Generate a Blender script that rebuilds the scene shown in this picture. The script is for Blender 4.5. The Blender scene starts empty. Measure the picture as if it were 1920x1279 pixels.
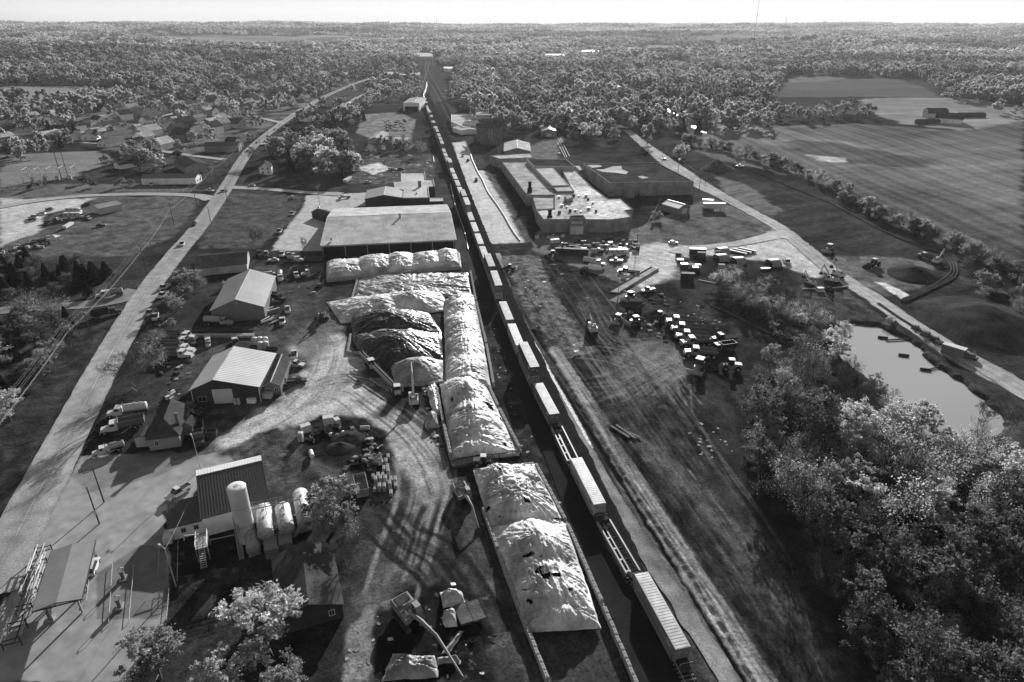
import bpy, math, random
import numpy as np
from mathutils import Vector, Matrix
random.seed(11)
RNG = np.random.default_rng(11)
sc = bpy.context.scene
COL = sc.collection
R = math.radians
# ------------------------------------------------------------ camera model (used to lay out the site plan)
H, FPX = 92.0, 1222.0
PITCH = math.atan((639.5 - 48) / FPX)
CP, SP = math.cos(PITCH), math.sin(PITCH)
def ray(px, py):
    a = (px - 960) / FPX; b = -(py - 639.5) / FPX
    return a, CP + b * SP, -SP + b * CP
def G(px, py, z=0.0):
    d = ray(px, py); t = (z - H) / d[2]
    return Vector((t * d[0], t * d[1], z))

# ------------------------------------------------------------ noise (numpy)
def _hash(ix, iy, s):
    h = (ix.astype(np.int64) * 374761393 + iy.astype(np.int64) * 668265263 + s * 1442695041) & 0x7fffffff
    h = ((h ^ (h >> 13)) * 1274126177) & 0x7fffffff
    return ((h ^ (h >> 16)) & 0xffff) / 65535.0
def vnoise(x, y, s=0):
    ix = np.floor(x); iy = np.floor(y); fx = x - ix; fy = y - iy
    ux = fx * fx * (3 - 2 * fx); uy = fy * fy * (3 - 2 * fy)
    a = _hash(ix, iy, s); b = _hash(ix + 1, iy, s); c = _hash(ix, iy + 1, s); d = _hash(ix + 1, iy + 1, s)
    return (a * (1 - ux) + b * ux) * (1 - uy) + (c * (1 - ux) + d * ux) * uy
def fbm(x, y, s=0, o=4):
    x = np.asarray(x, float); y = np.asarray(y, float)
    t = 0; amp = .5; tot = 0
    for k in range(o):
        t = t + amp * vnoise(x * 2 ** k + 17.3 * k, y * 2 ** k - 9.1 * k, s + k); tot += amp; amp *= .5
    return t / tot
def sstep(a, b, x):
    t = np.clip((x - a) / (b - a), 0, 1); return t * t * (3 - 2 * t)
def TH(x, y):
    """height of the land: a flat valley that rises into wooded hills"""
    x = np.asarray(x, float); y = np.asarray(y, float); D = np.hypot(x, y)
    s = sstep(900, 2400, D)
    h = s * (34 * (fbm(x / 900, y / 700, 5, 3) - .42) + 12 * (fbm(x / 260, y / 260, 9, 2) - .5)) + sstep(1200, 2200, D) * 62 * (fbm(x / 900, y / 420, 8, 3) - .46) * (1 - .55 * sstep(-200, 500, x) * sstep(3000, 1800, D))
    h = h + sstep(1700, 7500, D) * 62 + sstep(3000, 8000, D) * 34 * (fbm(x / 1900, y / 1900, 31, 3) - .45)
    h = h + 20 * sstep(350, 1100, -x) * sstep(750, 1300, D) * fbm(x / 420, y / 420, 3, 2)
    h = h + 9 * sstep(150, 420, x - .15 * y) * sstep(300, 700, D) * (fbm(x / 170, y / 140, 12, 2) - .35)
    return h
def th(x, y): return float(TH(np.array([x]), np.array([y]))[0])
def GT(px, py, dz=0.0):
    """point of the land seen at a place of the plan, on the real relief"""
    if G(px, py).length < 300 and py > 330: return G(px, py)
    d = ray(px, py); ts = 60.0 * 1.006 ** np.arange(880); X = d[0] * ts; Y = d[1] * ts; hit = np.where(H + d[2] * ts <= TH(X, Y) + dz)[0]
    i = hit[0] if len(hit) else 879; x, y = float(X[i]), float(Y[i])
    return Vector((x, y, th(x, y)))

# ------------------------------------------------------------ materials
MATS = {}
def nn(nt, typ, x=0, y=0, **kw):
    n = nt.nodes.new(typ); n.location = (x, y)
    for k, v in kw.items(): setattr(n, k, v)
    return n
def M(name, tone, rough=.7, var=.18, scale=1.2, stain=.2, metal=0.0, bump=0.0, spec=.4, attr=None, trans=0.0, streak=None, rough2=None):
    """grey material: fine mottling + broad stains, optional vertical streaks, optional per-vertex tone"""
    if name in MATS: return MATS[name]
    m = bpy.data.materials.new(name); m.use_nodes = True; nt = m.node_tree; b = nt.nodes['Principled BSDF']; L = nt.links.new
    tc = nn(nt, 'ShaderNodeTexCoord'); 
    n1 = nn(nt, 'ShaderNodeTexNoise'); n1.inputs['Scale'].default_value = scale; n1.inputs['Detail'].default_value = 6; n1.inputs['Roughness'].default_value = .65
    n2 = nn(nt, 'ShaderNodeTexNoise'); n2.inputs['Scale'].default_value = scale * .13; n2.inputs['Detail'].default_value = 3
    L(tc.outputs['Object'], n2.inputs['Vector'])
    if streak:
        mp = nn(nt, 'ShaderNodeMapping'); mp.inputs['Scale'].default_value = streak; L(tc.outputs['Object'], mp.inputs['Vector']); L(mp.outputs['Vector'], n1.inputs['Vector'])
    else: L(tc.outputs['Object'], n1.inputs['Vector'])
    a = nn(nt, 'ShaderNodeMapRange'); a.inputs['From Min'].default_value = .3; a.inputs['From Max'].default_value = .7; a.inputs['To Min'].default_value = 1 - var; a.inputs['To Max'].default_value = 1 + var
    c = nn(nt, 'ShaderNodeMapRange'); c.inputs['From Min'].default_value = .35; c.inputs['From Max'].default_value = .65; c.inputs['To Min'].default_value = 1 - stain; c.inputs['To Max'].default_value = 1 + stain
    L(n1.outputs['Fac'], a.inputs['Value']); L(n2.outputs['Fac'], c.inputs['Value'])
    p = nn(nt, 'ShaderNodeMath', operation='MULTIPLY'); L(a.outputs[0], p.inputs[0]); L(c.outputs[0], p.inputs[1])
    q = nn(nt, 'ShaderNodeMath', operation='MULTIPLY'); L(p.outputs[0], q.inputs[0]); q.inputs[1].default_value = tone
    out = q
    if attr:
        at = nn(nt, 'ShaderNodeAttribute', attribute_name=attr); r = nn(nt, 'ShaderNodeMath', operation='MULTIPLY'); L(q.outputs[0], r.inputs[0]); L(at.outputs['Fac'], r.inputs[1]); out = r
    L(out.outputs[0], b.inputs['Base Color'])
    b.inputs['Roughness'].default_value = rough; b.inputs['Metallic'].default_value = metal; b.inputs['Specular IOR Level'].default_value = spec if rough < .55 else 0.0
    if rough2 is not None:
        rr = nn(nt, 'ShaderNodeMapRange'); rr.inputs['From Min'].default_value = .35; rr.inputs['From Max'].default_value = .65; rr.inputs['To Min'].default_value = rough; rr.inputs['To Max'].default_value = rough2
        L(n1.outputs['Fac'], rr.inputs['Value']); L(rr.outputs[0], b.inputs['Roughness'])
    if bump:
        bp = nn(nt, 'ShaderNodeBump'); bp.inputs['Strength'].default_value = bump; bp.inputs['Distance'].default_value = .1; L(n1.outputs['Fac'], bp.inputs['Height']); L(bp.outputs[0], b.inputs['Normal'])
    if trans:
        tr = nn(nt, 'ShaderNodeBsdfTranslucent'); L(out.outputs[0], tr.inputs['Color']); mx = nn(nt, 'ShaderNodeMixShader'); mx.inputs[0].default_value = trans
        L(b.outputs[0], mx.inputs[1]); L(tr.outputs[0], mx.inputs[2]); L(mx.outputs[0], nt.nodes['Material Output'].inputs['Surface'])
    MATS[name] = m; return m

# ------------------------------------------------------------ mesh builder
class MB:
    def __init__(s): s.v = []; s.f = []
    def add(s, vs, fs):
        o = len(s.v); s.v += [tuple(v) for v in vs]; s.f += [tuple(i + o for i in f) for f in fs]; return s
    def box(s, c, size, rz=0.0, ry=0.0):
        hx, hy, hz = size[0] / 2, size[1] / 2, size[2] / 2
        m = Matrix.Translation(c) @ Matrix.Rotation(rz, 4, 'Z') @ Matrix.Rotation(ry, 4, 'Y')
        vs = [m @ Vector((x, y, z)) for z in (-hz, hz) for x, y in ((-hx, -hy), (hx, -hy), (hx, hy), (-hx, hy))]
        return s.add(vs, [(3, 2, 1, 0), (4, 5, 6, 7), (0, 1, 5, 4), (1, 2, 6, 5), (2, 3, 7, 6), (3, 0, 4, 7)])
    def prism(s, poly, z0, z1):
        n = len(poly)
        vs = [(p[0], p[1], z0) for p in poly] + [(p[0], p[1], z1) for p in poly]
        return s.add(vs, [tuple(range(n))[::-1], tuple(range(n, 2 * n))] + [(i, (i + 1) % n, n + (i + 1) % n, n + i) for i in range(n)])
    def hull(s, prof):
        """prof: [(x, z, half_width)...] closed side profile, mirrored in y"""
        n = len(prof)
        vs = [(x, -w, z) for x, z, w in prof] + [(x, w, z) for x, z, w in prof]
        return s.add(vs, [tuple(range(n)), tuple(range(n, 2 * n))[::-1]] + [(i, n + i, n + (i + 1) % n, (i + 1) % n) for i in range(n)])
    def cyl(s, p0, p1, r0, r1=None, n=10, dome=0.0):
        r1 = r0 if r1 is None else r1; p0 = Vector(p0); p1 = Vector(p1); ax = (p1 - p0).normalized()
        t = Vector((0, 0, 1)) if abs(ax.z) < .9 else Vector((1, 0, 0)); u = ax.cross(t).normalized(); w = ax.cross(u)
        rings = [(p0, r0), (p1, r1)]
        if dome:
            st = [(math.sin(k * math.pi / 8), math.cos(k * math.pi / 8)) for k in range(4)]
            rings = [(p0 - ax * dome * c, max(r0 * sn, .01)) for sn, c in st] + rings + [(p1 + ax * dome * c, max(r1 * sn, .01)) for sn, c in st[::-1]]
        vs = []
        for p, r in rings:
            for k in range(n):
                a = 2 * math.pi * k / n; vs.append(p + u * (r * math.cos(a)) + w * (r * math.sin(a)))
        fs = [(i * n + k, i * n + (k + 1) % n, (i + 1) * n + (k + 1) % n, (i + 1) * n + k) for i in range(len(rings) - 1) for k in range(n)]
        fs += [tuple(range(n))[::-1], tuple((len(rings) - 1) * n + k for k in range(n))]
        return s.add(vs, fs)
    def tube(s, pts, r, n=6):
        pts = [Vector(p) for p in pts]; rs = r if isinstance(r, (list, tuple)) else [r] * len(pts); vs = []
        for i, p in enumerate(pts):
            ax = (pts[min(i + 1, len(pts) - 1)] - pts[max(i - 1, 0)]).normalized()
            t = Vector((0, 0, 1)) if abs(ax.z) < .9 else Vector((1, 0, 0)); u = ax.cross(t).normalized(); w = ax.cross(u)
            for k in range(n):
                a = 2 * math.pi * k / n; vs.append(p + u * (rs[i] * math.cos(a)) + w * (rs[i] * math.sin(a)))
        fs = [(i * n + k, i * n + (k + 1) % n, (i + 1) * n + (k + 1) % n, (i + 1) * n + k) for i in range(len(pts) - 1) for k in range(n)]
        fs += [tuple(range(n))[::-1], tuple((len(pts) - 1) * n + k for k in range(n))]
        return s.add(vs, fs)
    def ball(s, c, r, n=8, sq=(1, 1, 1)):
        vs = []; 
        for i in range(n // 2 + 1):
            t = math.pi * i / (n // 2)
            for k in range(n):
                a = 2 * math.pi * k / n; q = max(math.sin(t), .02)
                vs.append((c[0] + r * sq[0] * q * math.cos(a), c[1] + r * sq[1] * q * math.sin(a), c[2] + r * sq[2] * math.cos(t)))
        return s.add(vs, [(i * n + k, (i + 1) * n + k, (i + 1) * n + (k + 1) % n, i * n + (k + 1) % n) for i in range(n // 2) for k in range(n)])
    def build(s, name, mat, parent=None, smooth=False, loc=None, rz=0.0):
        me = bpy.data.meshes.new(name); me.from_pydata(s.v, [], s.f); me.materials.append(mat)
        if smooth:
            me.polygons.foreach_set('use_smooth', [True] * len(me.polygons)); 
            try: me.set_sharp_from_angle(angle=R(40))
            except Exception: pass
        return link(name, me, parent, loc, rz)
def link(name, me, parent=None, loc=None, rz=0.0):
    o = bpy.data.objects.new(name, me); COL.objects.link(o)
    if parent: o.parent = parent
    if loc is not None: o.location = loc
    o.rotation_euler = (0, 0, rz); return o
def npmesh(name, verts, quads, mat=None, attrs=None, smooth=False):
    me = bpy.data.meshes.new(name); k = quads.shape[1]
    me.vertices.add(len(verts)); me.vertices.foreach_set('co', np.ascontiguousarray(verts, dtype=np.float32).ravel())
    me.loops.add(quads.size); me.loops.foreach_set('vertex_index', np.ascontiguousarray(quads, dtype=np.int32).ravel())
    me.polygons.add(len(quads)); me.polygons.foreach_set('loop_start', np.arange(0, quads.size, k, dtype=np.int32))
    if smooth: me.polygons.foreach_set('use_smooth', np.ones(len(quads), dtype=bool))
    me.update(calc_edges=True)
    if attrs:
        for n_, d in attrs.items():
            a = me.attributes.new(n_, 'FLOAT', 'POINT'); a.data.foreach_set('value', np.ascontiguousarray(d, dtype=np.float32))
    if mat: me.materials.append(mat)
    return me
def tag(o, label=None, cat=None, group=None, kind=None):
    if label: o['label'] = label
    if cat: o['category'] = cat
    if group: o['group'] = group
    if kind: o['kind'] = kind
    return o
def thing(name, label, cat, loc=(0, 0, 0), rz=0.0, group=None):
    o = bpy.data.objects.new(name, None); o.empty_display_size = .1; COL.objects.link(o); o.location = loc; o.rotation_euler = (0, 0, rz)
    return tag(o, label, cat, group)
KIDS = {}
def dup(root, loc, rz, label=None, group=None, scale=None):
    r = root.copy(); COL.objects.link(r); r.location = loc; r.rotation_euler = (0, 0, rz)
    if scale: r.scale = (scale,) * 3 if not isinstance(scale, tuple) else scale
    if label: r['label'] = label
    if group: r['group'] = group
    if root.name not in KIDS: KIDS[root.name] = [(c, list(c.children)) for c in root.children]
    for ch, gs in KIDS[root.name]:
        c = ch.copy(); COL.objects.link(c); c.parent = r
        for g in gs:
            d = g.copy(); COL.objects.link(d); d.parent = c
    return r
class Proto:
    """first placement moves the prototype itself, later ones copy it"""
    def __init__(s, root): s.root = root; s.used = False
    def at(s, loc, rz, label=None, group=None, scale=None):
        if s.used: return dup(s.root, loc, rz, label, group, scale)
        s.used = True; r = s.root; r.location = loc; r.rotation_euler = (0, 0, rz)
        if scale: r.scale = (scale,) * 3 if not isinstance(scale, tuple) else scale
        if label: r['label'] = label
        if group: r['group'] = group
        return r
def head(a, b, z=0.0):
    """heading (rear b -> front a) and midpoint of two plan points"""
    A, B = G(*a, z), G(*b, z); d = A - B
    return (A + B) / 2, math.atan2(d.y, d.x), d.length
# ------------------------------------------------------------ ground sheet
NA = 1000; AZ = np.radians(np.linspace(-60, 60, NA))
dd = [42.0]
while dd[-1] < 430: dd.append(dd[-1] * 1.0027)
while dd[-1] < 900: dd.append(dd[-1] * 1.0045)
while dd[-1] < 11500: dd.append(dd[-1] * 1.0125)
DD = np.array(dd); ND = len(DD)
GX = (DD[:, None] * np.sin(AZ)[None, :]).ravel(); GY = (DD[:, None] * np.cos(AZ)[None, :]).ravel(); GD = np.repeat(DD, NA)
GZ = TH(GX, GY)
near = 1 - sstep(450, 800, GD)
big = fbm(GX / 37, GY / 37, 40, 4); mid = fbm(GX / 7, GY / 7, 41, 4); fine = fbm(GX / 1.7, GY / 1.7, 42, 3)
TONE = .055 * (1 + 1.0 * (big - .5) + .9 * (mid - .5))
far_n = fbm(GX / 240, GY / 240, 43, 3); clr = sstep(.35, .33, fbm(GX / np.where(GD < 2150, 330, 550), GY / np.where(GD < 2150, 330, 550), 50, 3)); TONE = np.where(GD > 700, (.05 + .13 * clr) * (1 + 1.2 * (far_n - .5)), TONE)
WET = np.zeros_like(TONE); RGH = np.ones_like(TONE)
GZ = GZ - near * (.06 + .10 * mid)
def polymask(P, soft):
    P = np.array([(p[0], p[1]) for p in P]); lo = P.min(0) - soft * 2; hi = P.max(0) + soft * 2
    idx = np.where((GX > lo[0]) & (GX < hi[0]) & (GY > lo[1]) & (GY < hi[1]))[0]
    x = GX[idx]; y = GY[idx]; ins = np.zeros(len(idx), bool); dm = np.full(len(idx), 1e9)
    for i in range(len(P)):
        ax, ay = P[i]; bx, by = P[(i + 1) % len(P)]
        c = ((ay > y) != (by > y)); ins ^= c & (x < (bx - ax) * (y - ay) / ((by - ay) if by != ay else 1e-9) + ax)
        ex, ey = bx - ax, by - ay; t = np.clip(((x - ax) * ex + (y - ay) * ey) / (ex * ex + ey * ey + 1e-9), 0, 1)
        dm = np.minimum(dm, np.hypot(x - ax - t * ex, y - ay - t * ey))
    sd = np.where(ins, dm, -dm) + soft * 1.6 * (fbm(x / (soft * 1.5 + .5), y / (soft * 1.5 + .5), 77, 3) - .5)
    return idx, sstep(-soft * .5, soft * .5, sd)
def linemask(P, w, soft):
    P = np.array([(p[0], p[1]) for p in P]); lo = P.min(0) - w - soft * 2; hi = P.max(0) + w + soft * 2
    idx = np.where((GX > lo[0]) & (GX < hi[0]) & (GY > lo[1]) & (GY < hi[1]))[0]; x = GX[idx]; y = GY[idx]; dm = np.full(len(idx), 1e9)
    for i in range(len(P) - 1):
        ax, ay = P[i]; bx, by = P[i + 1]; ex, ey = bx - ax, by - ay; t = np.clip(((x - ax) * ex + (y - ay) * ey) / (ex * ex + ey * ey + 1e-9), 0, 1)
        dm = np.minimum(dm, np.hypot(x - ax - t * ex, y - ay - t * ey))
    sd = w / 2 - dm + soft * .9 * (fbm(x / (soft + .7), y / (soft + .7), 78, 3) - .5)
    return idx, sstep(-soft * .5, soft * .5, sd)
def pj(P): return [GT(*p) for p in P]
def smooth_line(P, n=6):
    P = [Vector((p[0], p[1], 0)) for p in P]; out = []
    for i in range(len(P) - 1):
        p0 = P[max(i - 1, 0)]; p1 = P[i]; p2 = P[i + 1]; p3 = P[min(i + 2, len(P) - 1)]
        for k in range(n):
            t = k / n; out.append(.5 * ((2 * p1) + (p2 - p0) * t + (2 * p0 - 5 * p1 + 4 * p2 - p3) * t * t + (3 * p1 - p0 - 3 * p2 + p3) * t ** 3))
    return out + [P[-1]]
def var(idx, amp, sc_, seed, rot=0.0, squeeze=1.0):
    x = GX[idx]; y = GY[idx]; c, s = math.cos(rot), math.sin(rot); u = x * c + y * s; v = -x * s + y * c
    return 1 + amp * 2 * (fbm(u / (sc_ * squeeze), v / sc_, seed, 5) - .5)
_sd = [100]
def area(P, tone, soft=2.0, amp=.4, sc_=5.0, rot=0.0, squeeze=1.0, k=1.0, dz=0.0, wet=0.0, rgh=None):
    idx, m = polymask(pj(P), soft); _sd[0] += 7; m = m * k
    if rgh is not None: RGH[idx] = RGH[idx] * (1 - m) + rgh * m
    t = tone * np.clip(var(idx, amp, sc_, _sd[0], rot, squeeze) * var(idx, amp * .5, sc_ * .25, _sd[0] + 3, rot, squeeze), .15, 3)
    TONE[idx] = TONE[idx] * (1 - m) + t * m; GZ[idx] += dz * m
    if wet: WET[idx] = np.maximum(WET[idx], m * sstep(1 - wet, 1.02 - wet * .8, fbm(GX[idx] / 2.2, GY[idx] / 1.5, _sd[0] + 5, 4)))
def line(P, w, tone, soft=1.0, amp=.35, k=1.0, dz=0.0, smooth=True, sc_=3.0):
    Q = pj(P); Q = smooth_line(Q) if smooth else Q
    idx, m = linemask(Q, w, soft); _sd[0] += 7; m = m * k
    t = tone * np.clip(var(idx, amp, sc_, _sd[0]), .2, 3); TONE[idx] = TONE[idx] * (1 - m) + t * m; GZ[idx] += dz * m
def ruts(P, width, n, tone, k=.6, w=.55, seed=0, dz=0.0):
    """n wheel ruts wandering inside a lane of a given width"""
    Q = smooth_line(pj(P), 8); rr = random.Random(seed)
    for j in range(n):
        off = rr.uniform(-.5, .5) * width; dr = rr.uniform(-.25, .25) * width; out = []
        for i, p in enumerate(Q):
            d = (Q[min(i + 1, len(Q) - 1)] - Q[max(i - 1, 0)]).normalized(); nrm = Vector((-d.y, d.x, 0))
            o = off + dr * i / len(Q) + .25 * math.sin(i * .7 + j); out.append(p + nrm * o)
        a = rr.randint(0, max(0, len(out) // 3)); b = len(out) - rr.randint(0, len(out) // 3)
        if b - a < 3: a, b = 0, len(out)
        idx, m = linemask(out[a:b], w * rr.uniform(.7, 1.5), .5); m = m * k * rr.uniform(.5, 1)
        TONE[idx] = TONE[idx] * (1 - m) + tone * m; GZ[idx] += dz * m
RAIL = -.166   # heading of the railway (radians from straight ahead)
RR = math.pi / 2 - RAIL
# --- far land
area([(0, 292), (180, 283), (215, 300), (150, 330), (60, 345), (0, 352)], .17, 5, .3, 8, 0, 4)
area([(0, 352), (120, 345), (300, 345), (380, 358), (200, 372), (0, 372)], .12, 4, .35, 8)
area([(1290, 262), (1330, 240), (1480, 236), (1600, 232), (1780, 246), (1920, 225), (1920, 560), (1760, 470), (1640, 400), (1560, 352), (1440, 320), (1300, 292)], .125, 6, .28, 9, .35, 9)
area([(1330, 246), (1450, 240), (1560, 262), (1760, 300), (1920, 300), (1920, 316), (1740, 322), (1600, 300), (1450, 275)], .17, 10, .35, 12, .35, 6, k=.7)
area([(1480, 260), (1560, 268), (1760, 300), (1740, 318), (1600, 305), (1480, 282)], .07, 10, .3, 12, k=.8)
area([(1480, 142), (1600, 134), (1660, 140), (1740, 168), (1760, 182), (1640, 182), (1440, 183), (1450, 160)], .10, 10, .3, 40, 0, 4)
area([(1500, 140), (1640, 133), (1680, 142), (1560, 152), (1470, 156)], .19, 12, .3, 30, 0, 4, k=.7)
area([(1610, 186), (1800, 184), (1920, 200), (1920, 228), (1800, 246), (1690, 232), (1640, 214)], .2, 8, .4, 12, 0, 3)
area([(1330, 236), (1400, 232), (1430, 240), (1380, 250), (1330, 250)], .25, 6, .3, 8)
area([(70, 147), (150, 146), (170, 152), (160, 160), (90, 158)], .12, 15, .3, 30)
area([(1510, 290), (1580, 296), (1592, 305), (1540, 303)], .32, 3, .5, 4)
area([(330, 296), (250, 286), (130, 268), (0, 270), (0, 205), (150, 215), (400, 180), (640, 135), (660, 150), (560, 215), (440, 275)], .11, 12, .8, 14)
area([(850, 120), (980, 112), (1250, 160), (1400, 215), (1300, 255), (1080, 240), (960, 205), (860, 190)], .10, 12, .8, 14)
# --- left, along the main road
area([(0, 372), (180, 372), (150, 386), (90, 402), (70, 440), (0, 462)], .34, 4, .3, 5)
area([(180, 372), (385, 366), (360, 400), (330, 440), (250, 480), (0, 480), (0, 462), (70, 440), (100, 404), (160, 388)], .10, 3, .5, 4)
area([(430, 362), (570, 368), (560, 400), (520, 440), (480, 468), (372, 465), (400, 400)], .085, 3, .45, 4)
area([(575, 368), (690, 362), (690, 385), (640, 395), (610, 470), (508, 470), (540, 425), (565, 395)], .33, 1.5, .12, 5, rgh=.3)
area([(440, 330), (640, 330), (640, 362), (470, 362)], .07, 4, .4, 5)
area([(655, 290), (815, 290), (812, 345), (650, 345)], .09, 3, .5, 4, wet=.3)
area([(668, 315), (710, 306), (735, 318), (700, 328)], .42, 1.5, .6, 3, k=.9)  # pale tone paints the sky's reflection on the puddles
area([(680, 215), (745, 210), (780, 225), (770, 262), (700, 262), (668, 250)], .17, 2, .7, 5)
area([(0, 600), (60, 600), (215, 590), (120, 740), (30, 940), (0, 1020)], .055, 2, .6, 4)
# --- west yard
area([(470, 500), (610, 492), (612, 560), (560, 600), (560, 740), (480, 790), (390, 780), (310, 700), (290, 640), (400, 610), (500, 610)], .075, 3, .55, 4)
area([(560, 600), (640, 600), (660, 680), (740, 760), (830, 770), (850, 880), (920, 960), (1010, 1279), (640, 1279), (640, 1180), (700, 1000), (560, 860), (380, 860), (400, 790), (500, 745)], .085, 3, .6, 4, wet=.15)
area([(556, 640), (640, 622), (690, 712), (720, 735), (700, 790), (640, 782), (540, 800), (440, 850), (400, 830), (480, 770), (545, 740), (580, 690)], .34, 5, .4, 4, .6, 2.5, k=.95)
area([(705, 790), (770, 760), (812, 800), (832, 900), (800, 940), (770, 905), (745, 860), (715, 830)], .30, 4, .45, 4, .3, 2, k=.9)
area([(690, 960), (760, 930), (830, 960), (900, 1080), (960, 1200), (990, 1279), (900, 1279), (850, 1150), (780, 1060), (700, 1040)], .06, 3, .7, 4, 1.0, 3, wet=.25)
area([(640, 1279), (652, 1190), (690, 1140), (745, 1120), (735, 1150), (712, 1200), (690, 1279)], .17, 1.2, .35, 3, 1.2, 4)
area([(700, 1150), (760, 1095), (880, 1100), (920, 1180), (930, 1279), (700, 1279)], .028, 2, .6, 2, wet=.3)
area([(540, 640), (640, 560), (640, 610), (580, 680)], .13, 4, .5, 3, .5, 3, k=.8)
area([(555, 800), (600, 778), (680, 782), (725, 810), (735, 880), (700, 900), (560, 850)], .035, 2, .7, 2.5)
ruts([(560, 740), (650, 720), (720, 760), (800, 830), (860, 960), (960, 1279)], 16, 26, .05, .6, .6, 1)
ruts([(520, 760), (640, 690), (640, 640)], 12, 12, .33, .5, .5, 2)
ruts([(720, 1130), (770, 1000), (800, 900), (780, 800)], 12, 16, .24, .5, .6, 3)
ruts([(700, 940), (760, 1010), (830, 1060), (900, 1200)], 10, 16, .03, .7, .7, 4)
ruts([(560, 600), (620, 640), (600, 720), (540, 780), (420, 840)], 10, 10, .14, .5, .5, 5)
# --- depot forecourt
area([(150, 855), (240, 850), (330, 862), (420, 845), (440, 862), (372, 905), (360, 935), (306, 960), (318, 1050), (310, 1160), (235, 1279), (-80, 1279), (20, 1110)], .23, .6, .08, 9, rgh=.07)
area([(240, 850), (395, 845), (300, 890), (160, 925), (140, 890)], .15, 1.5, .1, 5, k=.75, rgh=.1)
area([(180, 1075), (265, 1020), (310, 1030), (318, 1130), (295, 1160), (180, 1160)], .15, .4, .06, 6, rgh=.05)
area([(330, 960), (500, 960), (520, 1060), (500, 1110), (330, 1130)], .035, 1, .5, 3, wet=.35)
area([(380, 858), (520, 800), (560, 850), (560, 920), (500, 900), (490, 855)], .075, 2, .7, 1.6)
area([(480, 1000), (640, 880), (700, 960), (640, 1190), (500, 1279), (340, 1279), (330, 1160)], .05, 3, .6, 3)
# --- railway strip, works road and dug ground east of it
area([(868, 262), (880, 262), (1000, 450), (1080, 640), (1180, 850), (1330, 1100), (1440, 1279), (1330, 1279), (1130, 850), (1000, 620), (930, 440), (850, 290)], .10, 1.2, .5, 3, RR, 3)
area([(848, 268), (872, 266), (900, 310), (950, 390), (985, 462), (905, 470), (892, 420), (872, 350)], .40, 2, .2, 4, RR, 5)
area([(905, 455), (1000, 455), (1060, 470), (1300, 540), (1340, 560), (1420, 620), (1400, 760), (1330, 830), (1440, 1080), (1590, 1279), (1420, 1279), (1180, 880), (1060, 700), (985, 600), (925, 510)], .05, 3, .7, 5, RR, 2.2, wet=.10)
area([(935, 480), (1010, 478), (1045, 560), (1120, 660), (1060, 670), (1000, 600)], .12, 2, 1.0, 1.8, wet=.2)
area([(1160, 560), (1330, 560), (1420, 640), (1400, 720), (1280, 700), (1180, 690), (1120, 640)], .05, 3, .8, 3, wet=.14)
area([(1180, 640), (1270, 640), (1310, 690), (1260, 740), (1190, 780), (1130, 700)], .13, 4, .7, 2.5, .9, 4, k=.8)
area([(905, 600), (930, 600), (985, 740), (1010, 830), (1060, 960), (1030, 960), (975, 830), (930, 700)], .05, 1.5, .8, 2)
for a_, P_ in enumerate([[(1090, 655), (1170, 668), (1230, 700), (1275, 760)], [(1150, 640), (1220, 665), (1262, 705), (1275, 775)], [(1120, 690), (1190, 700), (1240, 735), (1250, 800)], [(1105, 765), (1170, 745), (1240, 700), (1300, 670)], [(1130, 800), (1200, 770), (1260, 715), (1310, 690)], [(1080, 725), (1150, 720), (1220, 690), (1290, 680)]]): ruts(P_, 13, 16, [.24, .2, .03, .22, .03, .2][a_], .42, .4, 60 + a_)
ruts([(1250, 640), (1150, 640), (1100, 560)], 10, 14, .14, .6, .4, 9)
line([(1000, 620), (1040, 690), (1075, 748), (1118, 820), (1165, 895), (1225, 990), (1305, 1112), (1410, 1290)], 2.3, .016, 1.0, .4, 1, -.5)
line([(1040, 655), (1085, 725), (1140, 820), (1205, 925), (1282, 1045), (1350, 1150), (1445, 1295)], 4.0, .26, 1.4, .45, .9)
ruts([(1085, 725), (1140, 820), (1205, 925), (1282, 1045), (1350, 1150), (1445, 1295)], 4.5, 16, .36, .6, .5, 10)
line([(1180, 820), (1330, 940), (1480, 1130), (1590, 1279)], 7.0, .17, 2, .6, .9, sc_=1.5)
ruts([(1085, 725), (1140, 820), (1205, 925), (1282, 1045), (1350, 1150), (1445, 1295)], 4.5, 10, .05, .6, .4, 11)
line([(1150, 800), (1240, 925), (1340, 1070), (1480, 1285)], 2.6, .02, 1.2, .4, .9)
line([(1000, 640), (1040, 715), (1075, 775), (1108, 838)], .9, .75, .5, .4, 1)
line([(1290, 880), (1340, 940), (1375, 980)], .8, .4, .6, .6, .8)
for j_ in range(7): ruts([(945 + 22 * j_, 500), (1010 + 26 * j_, 620), (1095 + 26 * j_, 740), (1200 + 24 * j_, 880), (1330 + 22 * j_, 1060), (1480 + 20 * j_, 1279)], 7, 9, [.16, .02, .2, .025, .13, .02, .17][j_], .4, .5, 90 + j_)
area([(1100, 760), (1260, 740), (1330, 830), (1440, 1080), (1560, 1279), (1440, 1279), (1250, 960)], .05, 3, 1.1, 1.6, RR, 2.5, k=.6)
line([(1340, 900), (1440, 1030), (1600, 1279)], 5, .06, 2, .6, .8)
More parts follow.
